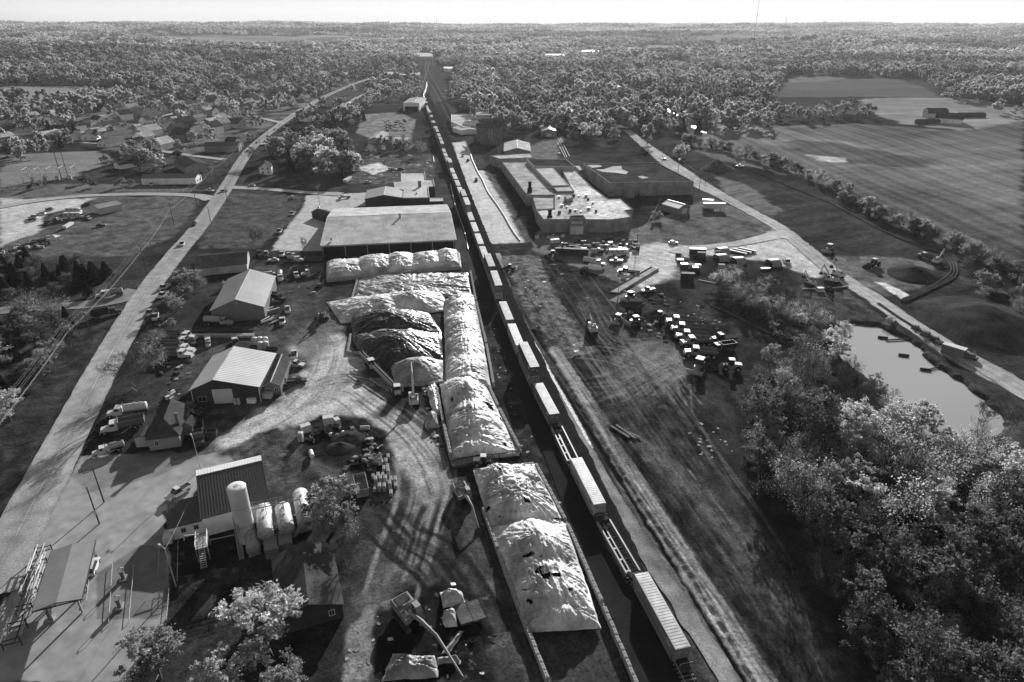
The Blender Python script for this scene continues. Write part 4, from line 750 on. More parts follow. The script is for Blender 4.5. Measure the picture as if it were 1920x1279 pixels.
# --- depot store: hall, wing, dark roofed house
def Y(pts, x0=280, y0=840, k=5.328): return [(x0 + a / k, y0 + b / k) for a, b in pts]
A = Y([(483, 285), (1112, 135), (1185, 485), (673, 612)])
a, b = G(*A[0], 7.2), G(*A[1], 7.2); d = b - a; rz = math.atan2(d.y, d.x); L_ = d.length; W_s = 13.0; nrm = Vector((d.y, -d.x, 0)).normalized(); mid_ = (a + b) / 2 + nrm * 4.2
t, ro = gable('store_hall', 'depot hall with dark ribbed roof and one bright strip of roof beyond the ridge', 'hall', (mid_.x, mid_.y, 0), rz, L_, 13.0, 4.4, 7.2, WALL['white'], ROOF['dark'], seam=.55, over=.25, off=4.2)
k = MB(); S_ = ((-L_ / 2 - .25, 6.9, 7.0), (L_ / 2 + .25, 6.9, 7.0), (L_ / 2 + .25, 4.2, 7.46), (-L_ / 2 - .25, 4.2, 7.46)); slab(k, *S_); seams(k, *S_, step=.55); k.build('roof', ROOF['white'], t); k = MB(); k.box((0, 6.4, 5.6), (L_ - .1, .3, 2.6)); k.build('wall', WALL['white'], t)
k = MB(); k.box((L_ / 2 - 1.6, -4.4, 1.9), (3.0, 4.4, 4.2)); 
oc, orz, oL, oW = rect(Y([(190, 805)])[0], Y([(690, 680)])[0], Y([(640, 450)])[0], 3.0)
t, ro = gable('store_wing', 'low depot wing with dark ribbed roof and white wall with two small windows', 'building', oc, orz + math.pi / 2, oW, oL, 2.9, 4.3, WALL['white'], ROOF['dark'], seam=.55, over=.2, off=oL * .3)
sgn = 1
window(t, (-oW * .23, -oL / 2, 1.7), (.8, 1.0), -math.pi / 2, TRIMD); window(t, (0.2, -oL / 2, 1.7), (.8, 1.0), -math.pi / 2, TRIMD)
# dark roofed building right of the tanks
a, b = G(565, 1022, 5.2), G(578, 1128, 5.2); d = (a - b); L_ = d.length; rz = math.atan2(-d.y, -d.x); mid_ = (a + b) / 2
t, ro = gable('dark_roofed_building', 'dark shingle roofed building below the horizontal tanks with one white window', 'building', (mid_.x, mid_.y, 0), rz, L_ + 1, 10.5, 3.2, 5.2, WALL['dark'], ROOF['shingle'], over=.3); window(t, (L_ / 2 + .5, 3.4, 1.8), (.9, 1.2))
# hip roofed office
def hip(name, label, cat, loc, rz, L_, W, eave, ridge, inset0, inset1, wall, roof):
    t = thing(name, label, cat, loc, rz); hx, hy = L_ / 2, W / 2; w = MB(); w.box((0, 0, eave / 2 - .15), (L_, W, eave + .3)); w.build('wall', wall, t); o = .45; r = MB(); z = eave + .02
    r.add([(-hx - o, -hy - o, z), (hx + o, -hy - o, z), (hx + o, hy + o, z), (-hx - o, hy + o, z), (-hx - o + inset0, 0, ridge), (hx + o - inset1, 0, ridge)], [(0, 1, 5, 4), (1, 2, 5), (2, 3, 4, 5), (3, 0, 4), (3, 2, 1, 0)]); r.build('roof', roof, t); return t
def K(x, y): return (180 + x / 6.39, 740 + y / 6.39)
c, rz, L_, W = rect(K(612, 540), K(990, 488), K(1000, 155), 3.1)
t = hip('office_house', 'dark roofed site office with hipped front and pale side slope', 'house', c, rz, L_, W, 3.1, 6.0, .4, 4.5, WALL['grey'], ROOF['shingle']); window(t, (L_ / 2, -1.7, 1.7), (.9, 1.5))
c, rz, L_, W = rect(K(470, 515), K(600, 505), K(640, 385), 2.7); t, ro = gable('porch', 'low dark roofed porch on the left of the site office', 'porch', c, rz, L_, W + .6, 2.5, 3.1, WALL['pale'], ROOF['shingle'], over=.2)
c, rz, L_, W = rect(K(1015, 372), K(1142, 370), K(1165, 280), 2.8); t, ro = gable('side_annex', 'small dark roofed annex on the right of the site office', 'annex', c, rz, L_, W, 2.7, 3.6, WALL['grey'], ROOF['shingle'], over=.2)
p = G(*K(1000, 345), 4); ch = MB(); ch.box((0, 0, 3.4), (.8, .8, 7.0)); ch.box((0, 0, 6.95), (1.0, 1.0, .2)); tag(ch.build('chimney', WALL['brick'], None, loc=(p.x - .2, p.y, 0)), 'brick chimney standing against the site office', 'chimney')
# --- farm at the far right
c, rz, L_, W = rect((1758, 229), (1797, 230), (1780, 216), 5.0)
def gambrel(label, loc, rz, L_, W, wallm, roofm):
    t = thing('barn', label, 'barn', loc, rz); prof = [(-W / 2, -.3), (-W / 2, 4.2), (-W * .36, 7.4), (0, 9.4), (W * .36, 7.4), (W / 2, 4.2), (W / 2, -.3)]; w = MB(); n = len(prof); hx = L_ / 2
    w.add([(-hx, y, z) for y, z in prof] + [(hx, y, z) for y, z in prof], [tuple(range(n))[::-1], tuple(range(n, 2 * n)), (0, 1, n + 1, n), (5, 6, n + 6, n + 5)]); w.build('wall', wallm, t); r = MB()
    for i in range(1, 5): 
        (y0, z0), (y1, z1) = prof[i], prof[i + 1]; slab(r, (-hx - .4, y0, z0 + .15), (hx + .4, y0, z0 + .15), (hx + .4, y1, z1 + .15), (-hx - .4, y1, z1 + .15), .12)
    r.build('roof', roofm, t); door(t, (hx, 0, 0), (4, 3.8), 0, DOORD); return t
p = GT(1778, 231); gambrel('gambrel barn with bright end wall and dark roof on the pasture', p, -.6, 24, 15, WALL['white'], ROOF['shingle'])
p = GT(1752, 220); gambrel('rear gambrel barn with dark roof behind the bright ended barn', p, -.1, 20, 13, WALL['pale'], ROOF['shingle'])
for a, l, L_, W, r_ in [((1738, 232), 'low dark farm shed left of the bright ended barn', 22, 8, .1), ((1820, 220), 'low open farm shed right of the bright ended barn', 26, 9, 0)]:
    t, ro = gable('farm_shed', l, 'shed', GT(*a), r_, L_, W, 3, 4.4, WALL['dark'], ROOF['shingle'])
t, ro = gable('farmhouse', 'tall brick farmhouse among trees at the field edge', 'house', GT(1597, 226), -1.2, 14, 9, 6, 9, WALL['brick'], ROOF['shingle_pale'])
for y in (-2.5, 2.5):
    for z in (1.6, 4.4): window(t, (7, y, z), (1.0, 1.5))
# --- houses along the main road, one by one
def house(px, py, w, l, eave, ridge, rz, wall, roof, label, nm='house', group=None, win=True, cat='house'):
    p = GT(px, py); t, ro = gable(nm, label, cat, p, rz, l, w, eave, ridge, WALL[wall], ROOF[roof], group)
    if win:
        for y in (-w * .22, w * .22): window(t, (l / 2, y, min(1.7, eave * .5)), (1.0, 1.3))
        if eave > 4.5: 
            for y in (-w * .22, w * .22): window(t, (l / 2, y, 4.3), (1.0, 1.3))
    return t
house(500, 326, 8, 11, 5.2, 8, -1.3, 'white', 'shingle', 'white two storey farmhouse beside the main road turning', 'farmhouse')
house(236, 314, 8, 12, 3, 5, -2.2, 'white', 'shingle', 'small white cottage standing alone below the town trees', 'cottage')
house(324, 344, 10, 34, 4, 5.6, .06, 'white', 'dark', 'long low white building with dark roof and white front wall', 'long_building', cat='building')
house(362, 318, 16, 30, 4.5, 7, -.9, 'grey', 'shingle', 'grey roofed shop with bright angular gable on the left of the main road', 'shop', cat='shop')
house(420, 283, 14, 26, 5, 7, .2, 'grey', 'shingle', 'dark roofed shop beside the white fronted one on the main road', 'shop', cat='shop')
house(440, 276, 9, 12, 5, 8, -.5, 'white', 'shingle', 'white fronted shop with ornate gable on the main road', 'shop', cat='shop')
house(578, 248, 20, 34, 4, 6.5, -.3, 'dark', 'shingle', 'wide dark roofed hall right of the main road', 'hall', cat='hall')
house(598, 225, 10, 14, 4.5, 7, -.5, 'white', 'shingle', 'white gabled house just beyond the wide dark roofed hall')
house(575, 228, 9, 12, 4.5, 7.2, -.5, 'white', 'shingle', 'white house facing the main road before the hall')
house(612, 212, 10, 13, 5, 7, -.4, 'grey', 'shingle', 'grey house with porch right of the main road')
house(528, 292, 10, 16, 5, 7, .1, 'dark', 'shingle', 'dark house hidden beside the dark conifer')
house(143, 262, 11, 14, 4, 7, -1.0, 'white', 'shingle', 'white gabled house with dark roof above the substation field')
house(172, 262, 12, 14, 4, 7.5, -1.3, 'white', 'shingle', 'wide white gabled house right of its twin above the substation field')
flat('white_roofed_store', 'long white roofed store far along the railway', 'store', [(705, 140), (786, 141), (788, 135), (712, 134)], 6, ROOF['membrane'], WALL['grey'], .3)
flat('dark_store', 'low dark store just before the long white roofed store', 'store', [(690, 150), (730, 150), (728, 146), (690, 146)], 5, ROOF['gravel'], WALL['grey'], .3)
flat('white_roofed_school', 'pale flat roofed school block above the far bend of the railway', 'school', [(778, 106), (812, 106), (810, 99), (780, 99)], 9, ROOF['membrane'], WALL['pale'], .3)
for i, P_ in enumerate([[(868, 128), (928, 129), (925, 126), (870, 125)], [(1090, 97), (1125, 96), (1122, 94), (1092, 94)], [(1015, 103), (1060, 104), (1058, 101), (1018, 101)], [(832, 128), (850, 129), (850, 125), (832, 125)]]): flat('distant_store', ['white flat roofed store in the trees right of the far railway', 'bright flat roof among the far trees to the right', 'long pale roof among the far trees in the middle', 'short white roofed store beside the far railway'][i], 'store', P_, 6, ROOF['white'], WALL['white'], .3)
# --- the town: gabled houses, copies of a few types
HP = []
for i, (w, l, e, r, wl, rf) in enumerate([(8, 11, 4.8, 7.8, 'white', 'shingle'), (8.5, 12, 3.2, 6.2, 'white', 'shingle_pale'), (9, 13, 3, 5.6, 'pale', 'shingle'), (8, 10, 5, 8.2, 'pale', 'shingle_pale'), (10, 15, 3, 5.2, 'grey', 'shingle_pale'), (8, 11, 4.8, 8, 'brick', 'shingle'), (9, 16, 2.8, 4.8, 'white', 'dark')]):
    t, ro = gable('house', 'house', 'house', (0, 0, 0), 0, l, w, e, r, WALL[wl], ROOF[rf], 'houses of the town')
    for x in (1, -1):
        for y in (-w * .23, w * .23):
            o = window(t, (x * l / 2, y, e * .5), (1.0, 1.3), 0 if x > 0 else math.pi)
    k = MB(); k.box((-l * .2, .8, r - .2), (.8, .8, 2.2)); k.build('chimney', WALL['brick'], [c_ for c_ in t.children if c_.name.startswith('roof')][0])
    HP.append((Proto(t), {'white': 'white', 'pale': 'pale', 'grey': 'grey', 'brick': 'brick'}[wl], {'shingle': 'dark', 'shingle_pale': 'grey', 'dark': 'dark'}[rf], 'tall' if e > 4 else 'low'))
HOUSES = []
def town(P, n, gap, seed, ang, phrase, group, types=range(7)):
    rr = random.Random(seed); seen = {}
    for x, y in scatter(P, n, gap, seed, [(a, b, 15) for a, b in HOUSES]):
        HOUSES.append((x, y)); p_, wl, rf, sz = HP[rr.choice(list(types))]; a = ang + rr.choice([0, 0, 0, math.pi / 2, math.pi]) + rr.uniform(-.15, .15)
        z = th(x, y); p_.at((x, y, z), a, sz + ' ' + wl + ' house with ' + rf + ' gable roof ' + phrase, group, rr.uniform(1.1, 1.5))
MR = 1.22
town([(330, 292), (250, 282), (140, 262), (150, 225), (250, 205), (400, 185), (520, 155), (560, 160), (480, 215), (420, 255), (370, 275)], 96, 16, 3, MR, 'in the streets left of the main road', 'houses left of the main road', [0, 0, 1, 2, 3, 4, 5, 6])
town([(0, 265), (130, 262), (120, 215), (60, 205), (0, 215)], 24, 20, 4, MR, 'at the left edge of the town', 'houses at the left edge', [1, 2, 4, 6])
town([(500, 170), (560, 150), (640, 135), (660, 145), (600, 180), (560, 205)], 20, 22, 5, MR, 'close along the far main road', 'houses along the far main road', [0, 1, 3])
town([(640, 160), (720, 142), (780, 122), (700, 118), (560, 130), (440, 135), (400, 150)], 60, 20, 6, MR, 'in the far town left of the railway', 'far houses left of the railway', [0, 1, 2, 6])
town([(850, 118), (980, 112), (1100, 128), (1180, 160), (1100, 175), (960, 160), (860, 140)], 46, 26, 7, MR + .5, 'among the trees right of the railway', 'houses among the trees right of the railway')
town([(1100, 215), (1250, 225), (1320, 250), (1400, 225), (1330, 180), (1200, 170), (1100, 180)], 22, 34, 8, MR + .8, 'among the trees beyond the factory', 'houses beyond the factory', [2, 4, 5, 6, 1])
AV = [(a, b, 10) for a, b in HOUSES]
grove([(0, 340), (0, 215), (120, 205), (150, 262), (120, 285), (60, 290)], 26, 10, 21, (9, 15), 'at the left edge of the town', 'trees at the left edge of the town', ('mid', 'mid', 'conifer'), avoid=AV)
grove([(200, 318), (330, 318), (350, 288), (260, 270), (210, 280)], 13, 10, 22, (7, 13), 'between the white cottage and the shops', 'trees between cottage and shops', ('mid', 'mid', 'bush'), avoid=AV)
grove([(330, 292), (250, 282), (140, 262), (150, 225), (250, 200), (400, 185), (520, 155), (560, 160), (480, 215), (420, 255), (370, 275)], 36, 15, 23, (7, 11), 'among the houses left of the main road', 'town trees left of the main road', ('mid', 'mid', 'mid', 'conifer'), avoid=AV)
grove([(680, 200), (742, 198), (744, 186), (790, 185), (782, 150), (720, 145), (686, 160)], 46, 9.5, 24, (13, 19), 'in the clump behind the tall hangar', 'trees behind the tall hangar', tones=(1, 0, 2), wide=1.35, avoid=AV)
grove([(690, 292), (800, 290), (795, 268), (720, 268)], 12, 6, 31, (4, 8), 'on the bank above the muddy lot', 'trees above the muddy lot', ('mid', 'thin', 'bush'), (0, 2, 1))
grove([(510, 300), (560, 330), (600, 335), (650, 338), (672, 320), (640, 270), (580, 260), (530, 262)], 16, 9, 32, (10, 17), 'in the clump right of the white farmhouse', 'trees right of the white farmhouse', tones=(0, 2, 1), wide=1.3, avoid=AV + [(*GT(500, 326).xy, 22), (*GT(578, 248).xy, 24)])
grove([(610, 240), (690, 240), (668, 205), (630, 205)], 10, 10, 33, (9, 15), 'left of the hangar lane', 'trees left of the hangar lane', ('mid', 'mid', 'conifer'), wide=1.25, avoid=AV)
grove([(838, 210), (845, 170), (960, 165), (1090, 190), (1090, 215), (1000, 222), (930, 205), (880, 205)], 44, 13, 25, (10, 17), 'beyond the round brick tank', 'trees beyond the round brick tank', ('mid', 'mid', 'mid', 'conifer'), avoid=AV)
grove([(1090, 240), (1090, 190), (1250, 190), (1420, 205), (1440, 235), (1330, 236), (1250, 262), (1180, 255)], 46, 14, 26, (10, 17), 'beyond the factory', 'trees beyond the factory', ('mid', 'mid', 'mid', 'conifer'), avoid=AV)
grove([(1450, 215), (1600, 205), (1640, 222), (1560, 228), (1450, 240)], 18, 11, 27, (9, 14), 'around the brick farmhouse at the field edge', 'trees around the brick farmhouse', ('mid', 'mid', 'conifer'), (0, 2, 3))
grove([(1860, 212), (1920, 200), (1960, 210), (1900, 222)], 7, 12, 28, (6, 11), 'on the pasture right of the barns', 'trees on the pasture', tones=(2, 0))
for px, py in [(160, 345), (178, 352), (228, 352), (245, 348), (262, 328), (280, 325), (295, 322), (60, 358), (75, 352)]: plant('bush', GT(px, py), random.uniform(3, 5.5), random.choice([0, 1]), 'round bush on the grass near the substation', 'bushes near the substation', 1.4, 'bush')
# ------------------------------------------------------------ vehicles and machines (front is local +x)
PAINT = {'white': M('paint_white', .52, .5, .06, 1, .08, spec=.12), 'silver': M('paint_silver', .33, .5, .06, 1, .05, spec=.2), 'dark': M('paint_dark', .035, .45, .05, 1, .05, spec=.2), 'grey': M('paint_grey', .14, .6, .06, 1, .08, spec=.5), 'yellow': M('paint_worn', .22, .45, .15, 2, .12), 'red': M('paint_mid', .10, .4, .1, 1, .1)}
TYRE = M('tyre_rubber', .022, .85, .2); RIM = M('rim_grey', .3, .4, .1); STEEL = M('steel_dark', .06, .7, .25, 2, .2); STEELP = M('steel_pale', .36, .65, .2, 2, .2); RUST = M('steel_rusty', .10, .8, .35, 2, .3); TRACK = M('track_mud', .05, .8, .4, 4, .3)
def wheel(par, x, y, r, w, z=None):
    z = r if z is None else z; t = MB(); t.cyl((x, y - w / 2, z), (x, y + w / 2, z), r, n=14); o = t.build('wheel', TYRE, par); k = MB(); k.cyl((x, y - w / 2 - .015, z), (x, y + w / 2 + .015, z), r * .55, n=10); k.build('rim', RIM, o)
def car(name, label, cat, col, L_=4.6, W=1.85, hgt=1.5, kind='car'):
    t = thing(name, label, cat); h = L_ / 2; w = W / 2; b = MB(); c = .3
    b.hull([(-h, c + .05, w * .86), (-h + .1, .62, w * .95), (-h + .25, .95, w * .9), (h * .35, .98, w * .92), (h - .25, .86, w * .86), (h - .03, .6, w * .84), (h - .05, c, w * .82), (0, c - .08, w)]); b.build('body', PAINT[col], t)
    g = MB(); r = MB(); z0, z1 = .93, hgt
    if kind == 'car': g.hull([(-h + .5, z0, w * .86), (-h + 1.15, z1 - .05, w * .7), (h * .02, z1, w * .7), (h * .42, z0, w * .86)]); r.box((-h * .28, 0, z1 + .005), (h * .56, w * 1.36, .05))
    elif kind == 'suv': g.hull([(-h + .12, z0, w * .88), (-h + .35, z1 - .04, w * .76), (h * .08, z1, w * .76), (h * .42, z0, w * .88)]); r.box((-h * .38, 0, z1 + .005), (h * .92, w * 1.5, .06))
    elif kind == 'pickup':
        g.hull([(-h * .12, z0, w * .88), (-h * .05, z1 - .04, w * .76), (h * .2, z1, w * .76), (h * .46, z0, w * .88)]); r.box((h * .08, 0, z1 + .005), (h * .34, w * 1.5, .07))
        d = MB(); d.box((-h * .56, 0, 1.0), (h * .78, w * 1.5, .02)); d.build('bed', PAINT['dark'], t)
        d = MB(); 
        for s in (-1, 1): d.box((-h * .56, s * w * .84, 1.06), (h * .82, .12, .22))
        d.box((-h + .12, 0, 1.06), (.12, w * 1.7, .22)); d.build('bed_side', PAINT[col], t)
    g.build('window', GLASS, t); r.build('roof', PAINT[col], t)
    for x in (-h * .6, h * .62):
        for s in (-1, 1): wheel(t, x, s * (w - .1), .34, .22)
    l = MB(); 
    for s in (-1, 1): l.box((h - .08, s * w * .62, .68), (.12, .3, .14))
    l.build('headlight', TRIM, t); return Proto(t)
def truck_cab(t, x, col, w=2.4, bonnet=True):
    b = MB(); 
    if bonnet: b.hull([(x, .6, w * .40), (x, 1.55, w * .38), (x + 1.7, 1.4, w * .30), (x + 1.85, .7, w * .30)]); xc = x - .9
    else: xc = x
    b.hull([(xc - .95, .7, w * .48), (xc - .95, 2.65, w * .44), (xc + .55, 2.7, w * .44), (xc + .95, 1.75, w * .47), (xc + .95, .7, w * .48)]); cab = b.build('cab', PAINT[col], t)
    g = MB(); g.box((xc + .77, 0, 2.2), (.06, w * .78, .7), 0, -.42)
    for s in (-1, 1): g.box((xc + .05, s * w * .465, 2.15), (.9, .04, .6))
    g.build('window', GLASS, cab); k = MB()
    for s in (-1, 1): k.cyl((xc - 1.05, s * w * .42, 1), (xc - 1.05, s * w * .42, 3.2), .08)
    k.build('exhaust', STEELP, t); f = MB()
    if bonnet: 
        for s in (-1, 1): f.box((x + .9, s * w * .42, 1.05), (1.3, .35, .16))
        f.box((x + 1.9, 0, .65), (.15, w * .9, .35)); f.build('fender', PAINT[col], t)
    return xc
def lorry(name, label, cat, col, kind, L_=9.0, w=2.5):
    t = thing(name, label, cat); h = L_ / 2; f = MB(); f.box((-.3, 0, .85), (L_ - 1.6, 1.0, .22)); f.build('chassis', STEEL, t); xc = truck_cab(t, h - 1.9, col, w); x1 = xc - 1.15; x0 = -h; m = (x0 + x1) / 2; l = x1 - x0
    if kind == 'tanker':
        b = MB(); b.cyl((x0 + .5, 0, 2.0), (x1 - .4, 0, 2.0), 1.05, n=18, dome=.3); b.build('tank', PAINT[col], t, True); k = MB(); k.box((m, 0, 3.07), (l * .8, .5, .06)); k.cyl((m, 0, 3.0), (m, 0, 3.3), .3); k.cyl((m - 1.4, 0, 3.0), (m - 1.4, 0, 3.25), .25); k.build('hatch', STEELP, t); k = MB(); k.box((m, 1.0, 1.0), (l * .7, .35, .35)); k.box((x0 + .2, 0, 1.0), (.3, 2.0, .5)); k.build('locker', STEEL, t)
    if kind == 'dump':
        b = MB(); b.box((m, 0, 1.28), (l, w, .12)); 
        for s in (-1, 1):
            b.box((m, s * (w / 2 - .05), 2.0), (l, .1, 1.4))
            for j in range(6): b.box((x0 + l * (j + .5) / 6, s * (w / 2 + .03), 2.0), (.12, .08, 1.3))
        b.box((x1, 0, 2.1), (.1, w, 1.7)); b.box((x0, 0, 1.9), (.1, w, 1.2)); b.build('dump_body', PAINT['grey'] if col == 'white' else PAINT[col], t)
    if kind == 'flat':
        b = MB(); b.box((m, 0, 1.15), (l, w, .14)); b.box((x1, 0, 1.7), (.1, w, 1.1)); b.build('flat_bed', STEEL, t)
    if kind == 'box':
        b = MB(); b.box((m, 0, 2.3), (l, w, 2.4)); b.build('box_body', PAINT['white'], t)
    if kind == 'vac':
        b = MB(); b.cyl((x0 + .5, 0, 2.1), (x1 - 1.3, 0, 2.1), 1.0, n=16, dome=.3); b.build('tank', PAINT['silver'], t, True); k = MB(); k.box((x1 - .6, 0, 1.8), (1.0, 2.0, 1.6)); k.build('pump_box', PAINT[col], t); k = MB(); k.tube([(x1 - .8, 0, 2.8), (x1 - 1.4, 0, 3.5), (m, 0, 3.4), (x0, 0, 2.9)], .13); k.build('hose', TYRE, t)
    wheel(t, h - .9, .98, .52, .32); wheel(t, h - .9, -.98, .52, .32)
    for x in (x0 + 1.0, x0 + 2.2):
        for s in (-1, 1): wheel(t, x, s * .95, .52, .55)
    return Proto(t)
def camper(name, label, L_=8.0):
    t = thing(name, label, 'camper van'); h = L_ / 2; b = MB(); b.hull([(-h, .5, 1.2), (-h, 3.0, 1.18), (h - 1.2, 3.05, 1.18), (h - .5, 2.5, 1.16), (h - .9, 1.9, 1.1), (h - .2, 1.2, 1.05), (h, .5, 1.0)]); b.build('body', PAINT['white'], t); g = MB()
    for x in (-h + 1.2, -h * .2, h * .25):
        for s in (-1, 1): g.box((x, s * 1.2, 2.05), (1.0, .04, .6))
    g.box((h - .62, 0, 1.9), (.06, 1.9, .7), 0, -.4); g.build('window', GLASS, t); s_ = MB()
    for s in (-1, 1): s_.box((-.4, s * 1.205, 1.2), (L_ * .75, .03, .22))
    s_.build('stripe', PAINT['grey'], t); r = MB(); r.box((-1.5, 0, 3.12), (1, .8, .22)); r.box((1, .3, 3.1), (.6, .6, .16)); r.build('roof_vent', PAINT['silver'], t)
    for x in (-h * .5, h * .6):
        for s in (-1, 1): wheel(t, x, s * 1.05, .4, .26)
    return Proto(t)
def tracks(t, L_, gap, w=.6, hh=.95):
    for s in (-1, 1):
        b = MB(); y = s * gap / 2; r = hh / 2; pr = [(-L_ / 2 + r, 0), (L_ / 2 - r, 0), (L_ / 2 - r * .3, r * .3), (L_ / 2, r), (L_ / 2 - r * .3, hh - .12), (L_ / 2 - r, hh), (-L_ / 2 + r, hh), (-L_ / 2 + r * .3, hh - .12), (-L_ / 2, r), (-L_ / 2 + r * .3, r * .3)]
        n = len(pr); b.add([(x, y - w / 2, z) for x, z in pr] + [(x, y + w / 2, z) for x, z in pr], [tuple(range(n)), tuple(range(n, 2 * n))[::-1]] + [(i, n + i, n + (i + 1) % n, (i + 1) % n) for i in range(n)])
        for k in range(12): b.box((-L_ / 2 + r + (L_ - 2 * r) * k / 11, y, hh + .02), (.1, w + .06, .06))
        b.build('track', TRACK, t)
def excavator(name, label, col, s=1.0, boom=6.0, stick=3.2, a1=.75, a2=-1.0, slew=0.0, bucket=True, dark=False):
    """a1 boom angle over level, a2 stick angle; slew turns the house on the tracks"""
    t = thing(name, label, 'excavator'); tracks(t, 4.6 * s, 2.5 * s, .65 * s, 1.0 * s); P = PAINT[col]
    def rot(mb): 
        c, s_ = math.cos(slew), math.sin(slew); mb.v = [(x * c - y * s_, x * s_ + y * c, z) for x, y, z in mb.v]; return mb
    b = MB(); b.cyl((0, 0, .9 * s), (0, 0, 1.25 * s), 1.1 * s, n=16); b.build('turntable', STEEL, t)
    b = MB(); b.hull([(-2.9 * s, 1.25 * s, 1.38 * s), (-2.95 * s, 2.1 * s, 1.36 * s), (-2.6 * s, 2.45 * s, 1.3 * s), (-.7 * s, 2.45 * s, 1.3 * s), (-.6 * s, 1.25 * s, 1.38 * s)]); b.box((.5 * s, -.95 * s, 1.72 * s), (2.2 * s, .85 * s, .95 * s)); b.box((.5 * s, .95 * s, 1.45 * s), (2.2 * s, .85 * s, .4 * s)); b.box((.4 * s, 0, 1.4 * s), (2.0 * s, 1.0 * s, .3 * s)); rot(b).build('house', P, t)
    b = MB(); b.box((-1.75 * s, 0, 2.47 * s), (1.5 * s, 2.0 * s, .14 * s)); b.box((-.95 * s, -.8 * s, 2.5 * s), (.4 * s, .6 * s, .3 * s)); b.cyl((-1.2 * s, .7 * s, 2.4 * s), (-1.2 * s, .7 * s, 3.0 * s), .09 * s); b.box((.6 * s, -.95 * s, 2.21 * s), (1.4 * s, .7 * s, .06 * s)); rot(b).build('engine_cover', STEEL, t)
    b = MB(); b.hull([(.1 * s, 1.7 * s, .45 * s), (.1 * s, 3.15 * s, .42 * s), (1.3 * s, 3.15 * s, .42 * s), (1.75 * s, 2.3 * s, .45 * s), (1.7 * s, 1.4 * s, .45 * s)]); b.v = [(x, y + .85 * s, z) for x, y, z in b.v]; cab = rot(b).build('cab', P, t)
    g = MB(); g.box((.75 * s, 1.3 * s, 2.55 * s), (1.0 * s, .05, .8 * s)); g.box((.75 * s, .4 * s, 2.55 * s), (1.0 * s, .05, .8 * s)); g.box((1.55 * s, .85 * s, 2.6 * s), (.06, .75 * s, .9 * s), 0, -.5); rot(g).build('window', GLASS, cab)
    p0 = Vector((.3 * s, -.05 * s, 1.8 * s)); d = Vector((math.cos(a1), 0, math.sin(a1))); pm = p0 + d * boom * .45 + Vector((0, 0, (.09 if boom < 8 else .035) * boom)); p1 = p0 + d * boom
    b = MB(); b.tube([p0, pm, p1], [.27 * s, .36 * s, .2 * s], 4); rot(b).build('boom', P, t)
    b = MB(); b.tube([p0 + Vector((.3, .0, -.4)), p0 + d * boom * .42], .11 * s, 6); b.tube([pm + Vector((0, 0, .3 * s)), p1 + Vector((0, 0, .28 * s))], .10 * s, 6); rot(b).build('hydraulic_ram', STEELP, t)
    d2 = Vector((math.cos(a2), 0, math.sin(a2))); p2 = p1 + d2 * stick; b = MB(); b.tube([p1 - d2 * .5 * s, p1, p2], [.17 * s, .24 * s, .13 * s], 4); rot(b).build('stick', P if not dark else STEEL, t)
    if bucket:
        n_ = Vector((-d2.z, 0, d2.x)); b = MB(); q = [p2, p2 - n_ * 1.0 * s + d2 * .25 * s, p2 - n_ * 1.15 * s + d2 * .9 * s, p2 + d2 * 1.1 * s, p2 + n_ * .1 * s + d2 * .4 * s]; w = .6 * s
        b.add([(v.x, -.1 * s - w, v.z) for v in q] + [(v.x, -.1 * s + w, v.z) for v in q], [(0, 1, 2, 3, 4), (9, 8, 7, 6, 5)] + [(i, 5 + i, 5 + (i + 1) % 5, (i + 1) % 5) for i in (0, 2, 3, 4)]); rot(b).build('bucket', STEEL, t)
    return Proto(t)
def dozer(name, label, col):
    t = thing(name, label, 'bulldozer'); tracks(t, 3.6, 2.1, .6, 1.05); P = PAINT[col]; b = MB(); b.hull([(-1.9, .7, .75), (-1.8, 1.7, .75), (-.2, 1.9, .72), (1.6, 1.75, .6), (1.7, .7, .6)]); b.build('body', P, t)
    b = MB(); b.hull([(-1.3, 1.6, .8), (-1.25, 2.9, .75), (.1, 2.9, .75), (.35, 1.7, .8)]); c = b.build('cab', GLASS, t); b = MB(); b.box((-.6, 0, 2.97), (1.8, 1.7, .12)); b.build('cab_roof', PAINT['white'], t)
    b = MB(); b.add([(2.4, -1.75, .1), (2.4, 1.75, .1), (2.65, 1.75, .6), (2.65, -1.75, .6), (2.45, 1.75, 1.25), (2.45, -1.75, 1.25), (2.3, -1.75, .1), (2.3, 1.75, .1), (2.5, 1.75, .6), (2.5, -1.75, .6), (2.3, 1.75, 1.25), (2.3, -1.75, 1.25)], [(0, 1, 2, 3), (3, 2, 4, 5), (6, 9, 8, 7), (9, 11, 10, 8), (5, 4, 10, 11), (0, 6, 7, 1), (0, 3, 9, 6), (3, 5, 11, 9), (1, 7, 8, 2), (2, 8, 10, 4)]); b.build('blade', STEELP, t)
    b = MB(); 
    for s in (-1, 1): b.tube([(0, s * 1.45, .55), (2.35, s * 1.45, .5)], .12, 4)
    b.build('push_arm', P, t); b = MB(); b.box((-2.5, 0, .9), (.7, .5, .5)); b.box((-2.75, 0, .5), (.2, .3, 1.0)); b.build('ripper', STEEL, t); b = MB(); b.cyl((.9, .3, 1.8), (.9, .3, 2.6), .09); b.build('exhaust', STEEL, t); return Proto(t)
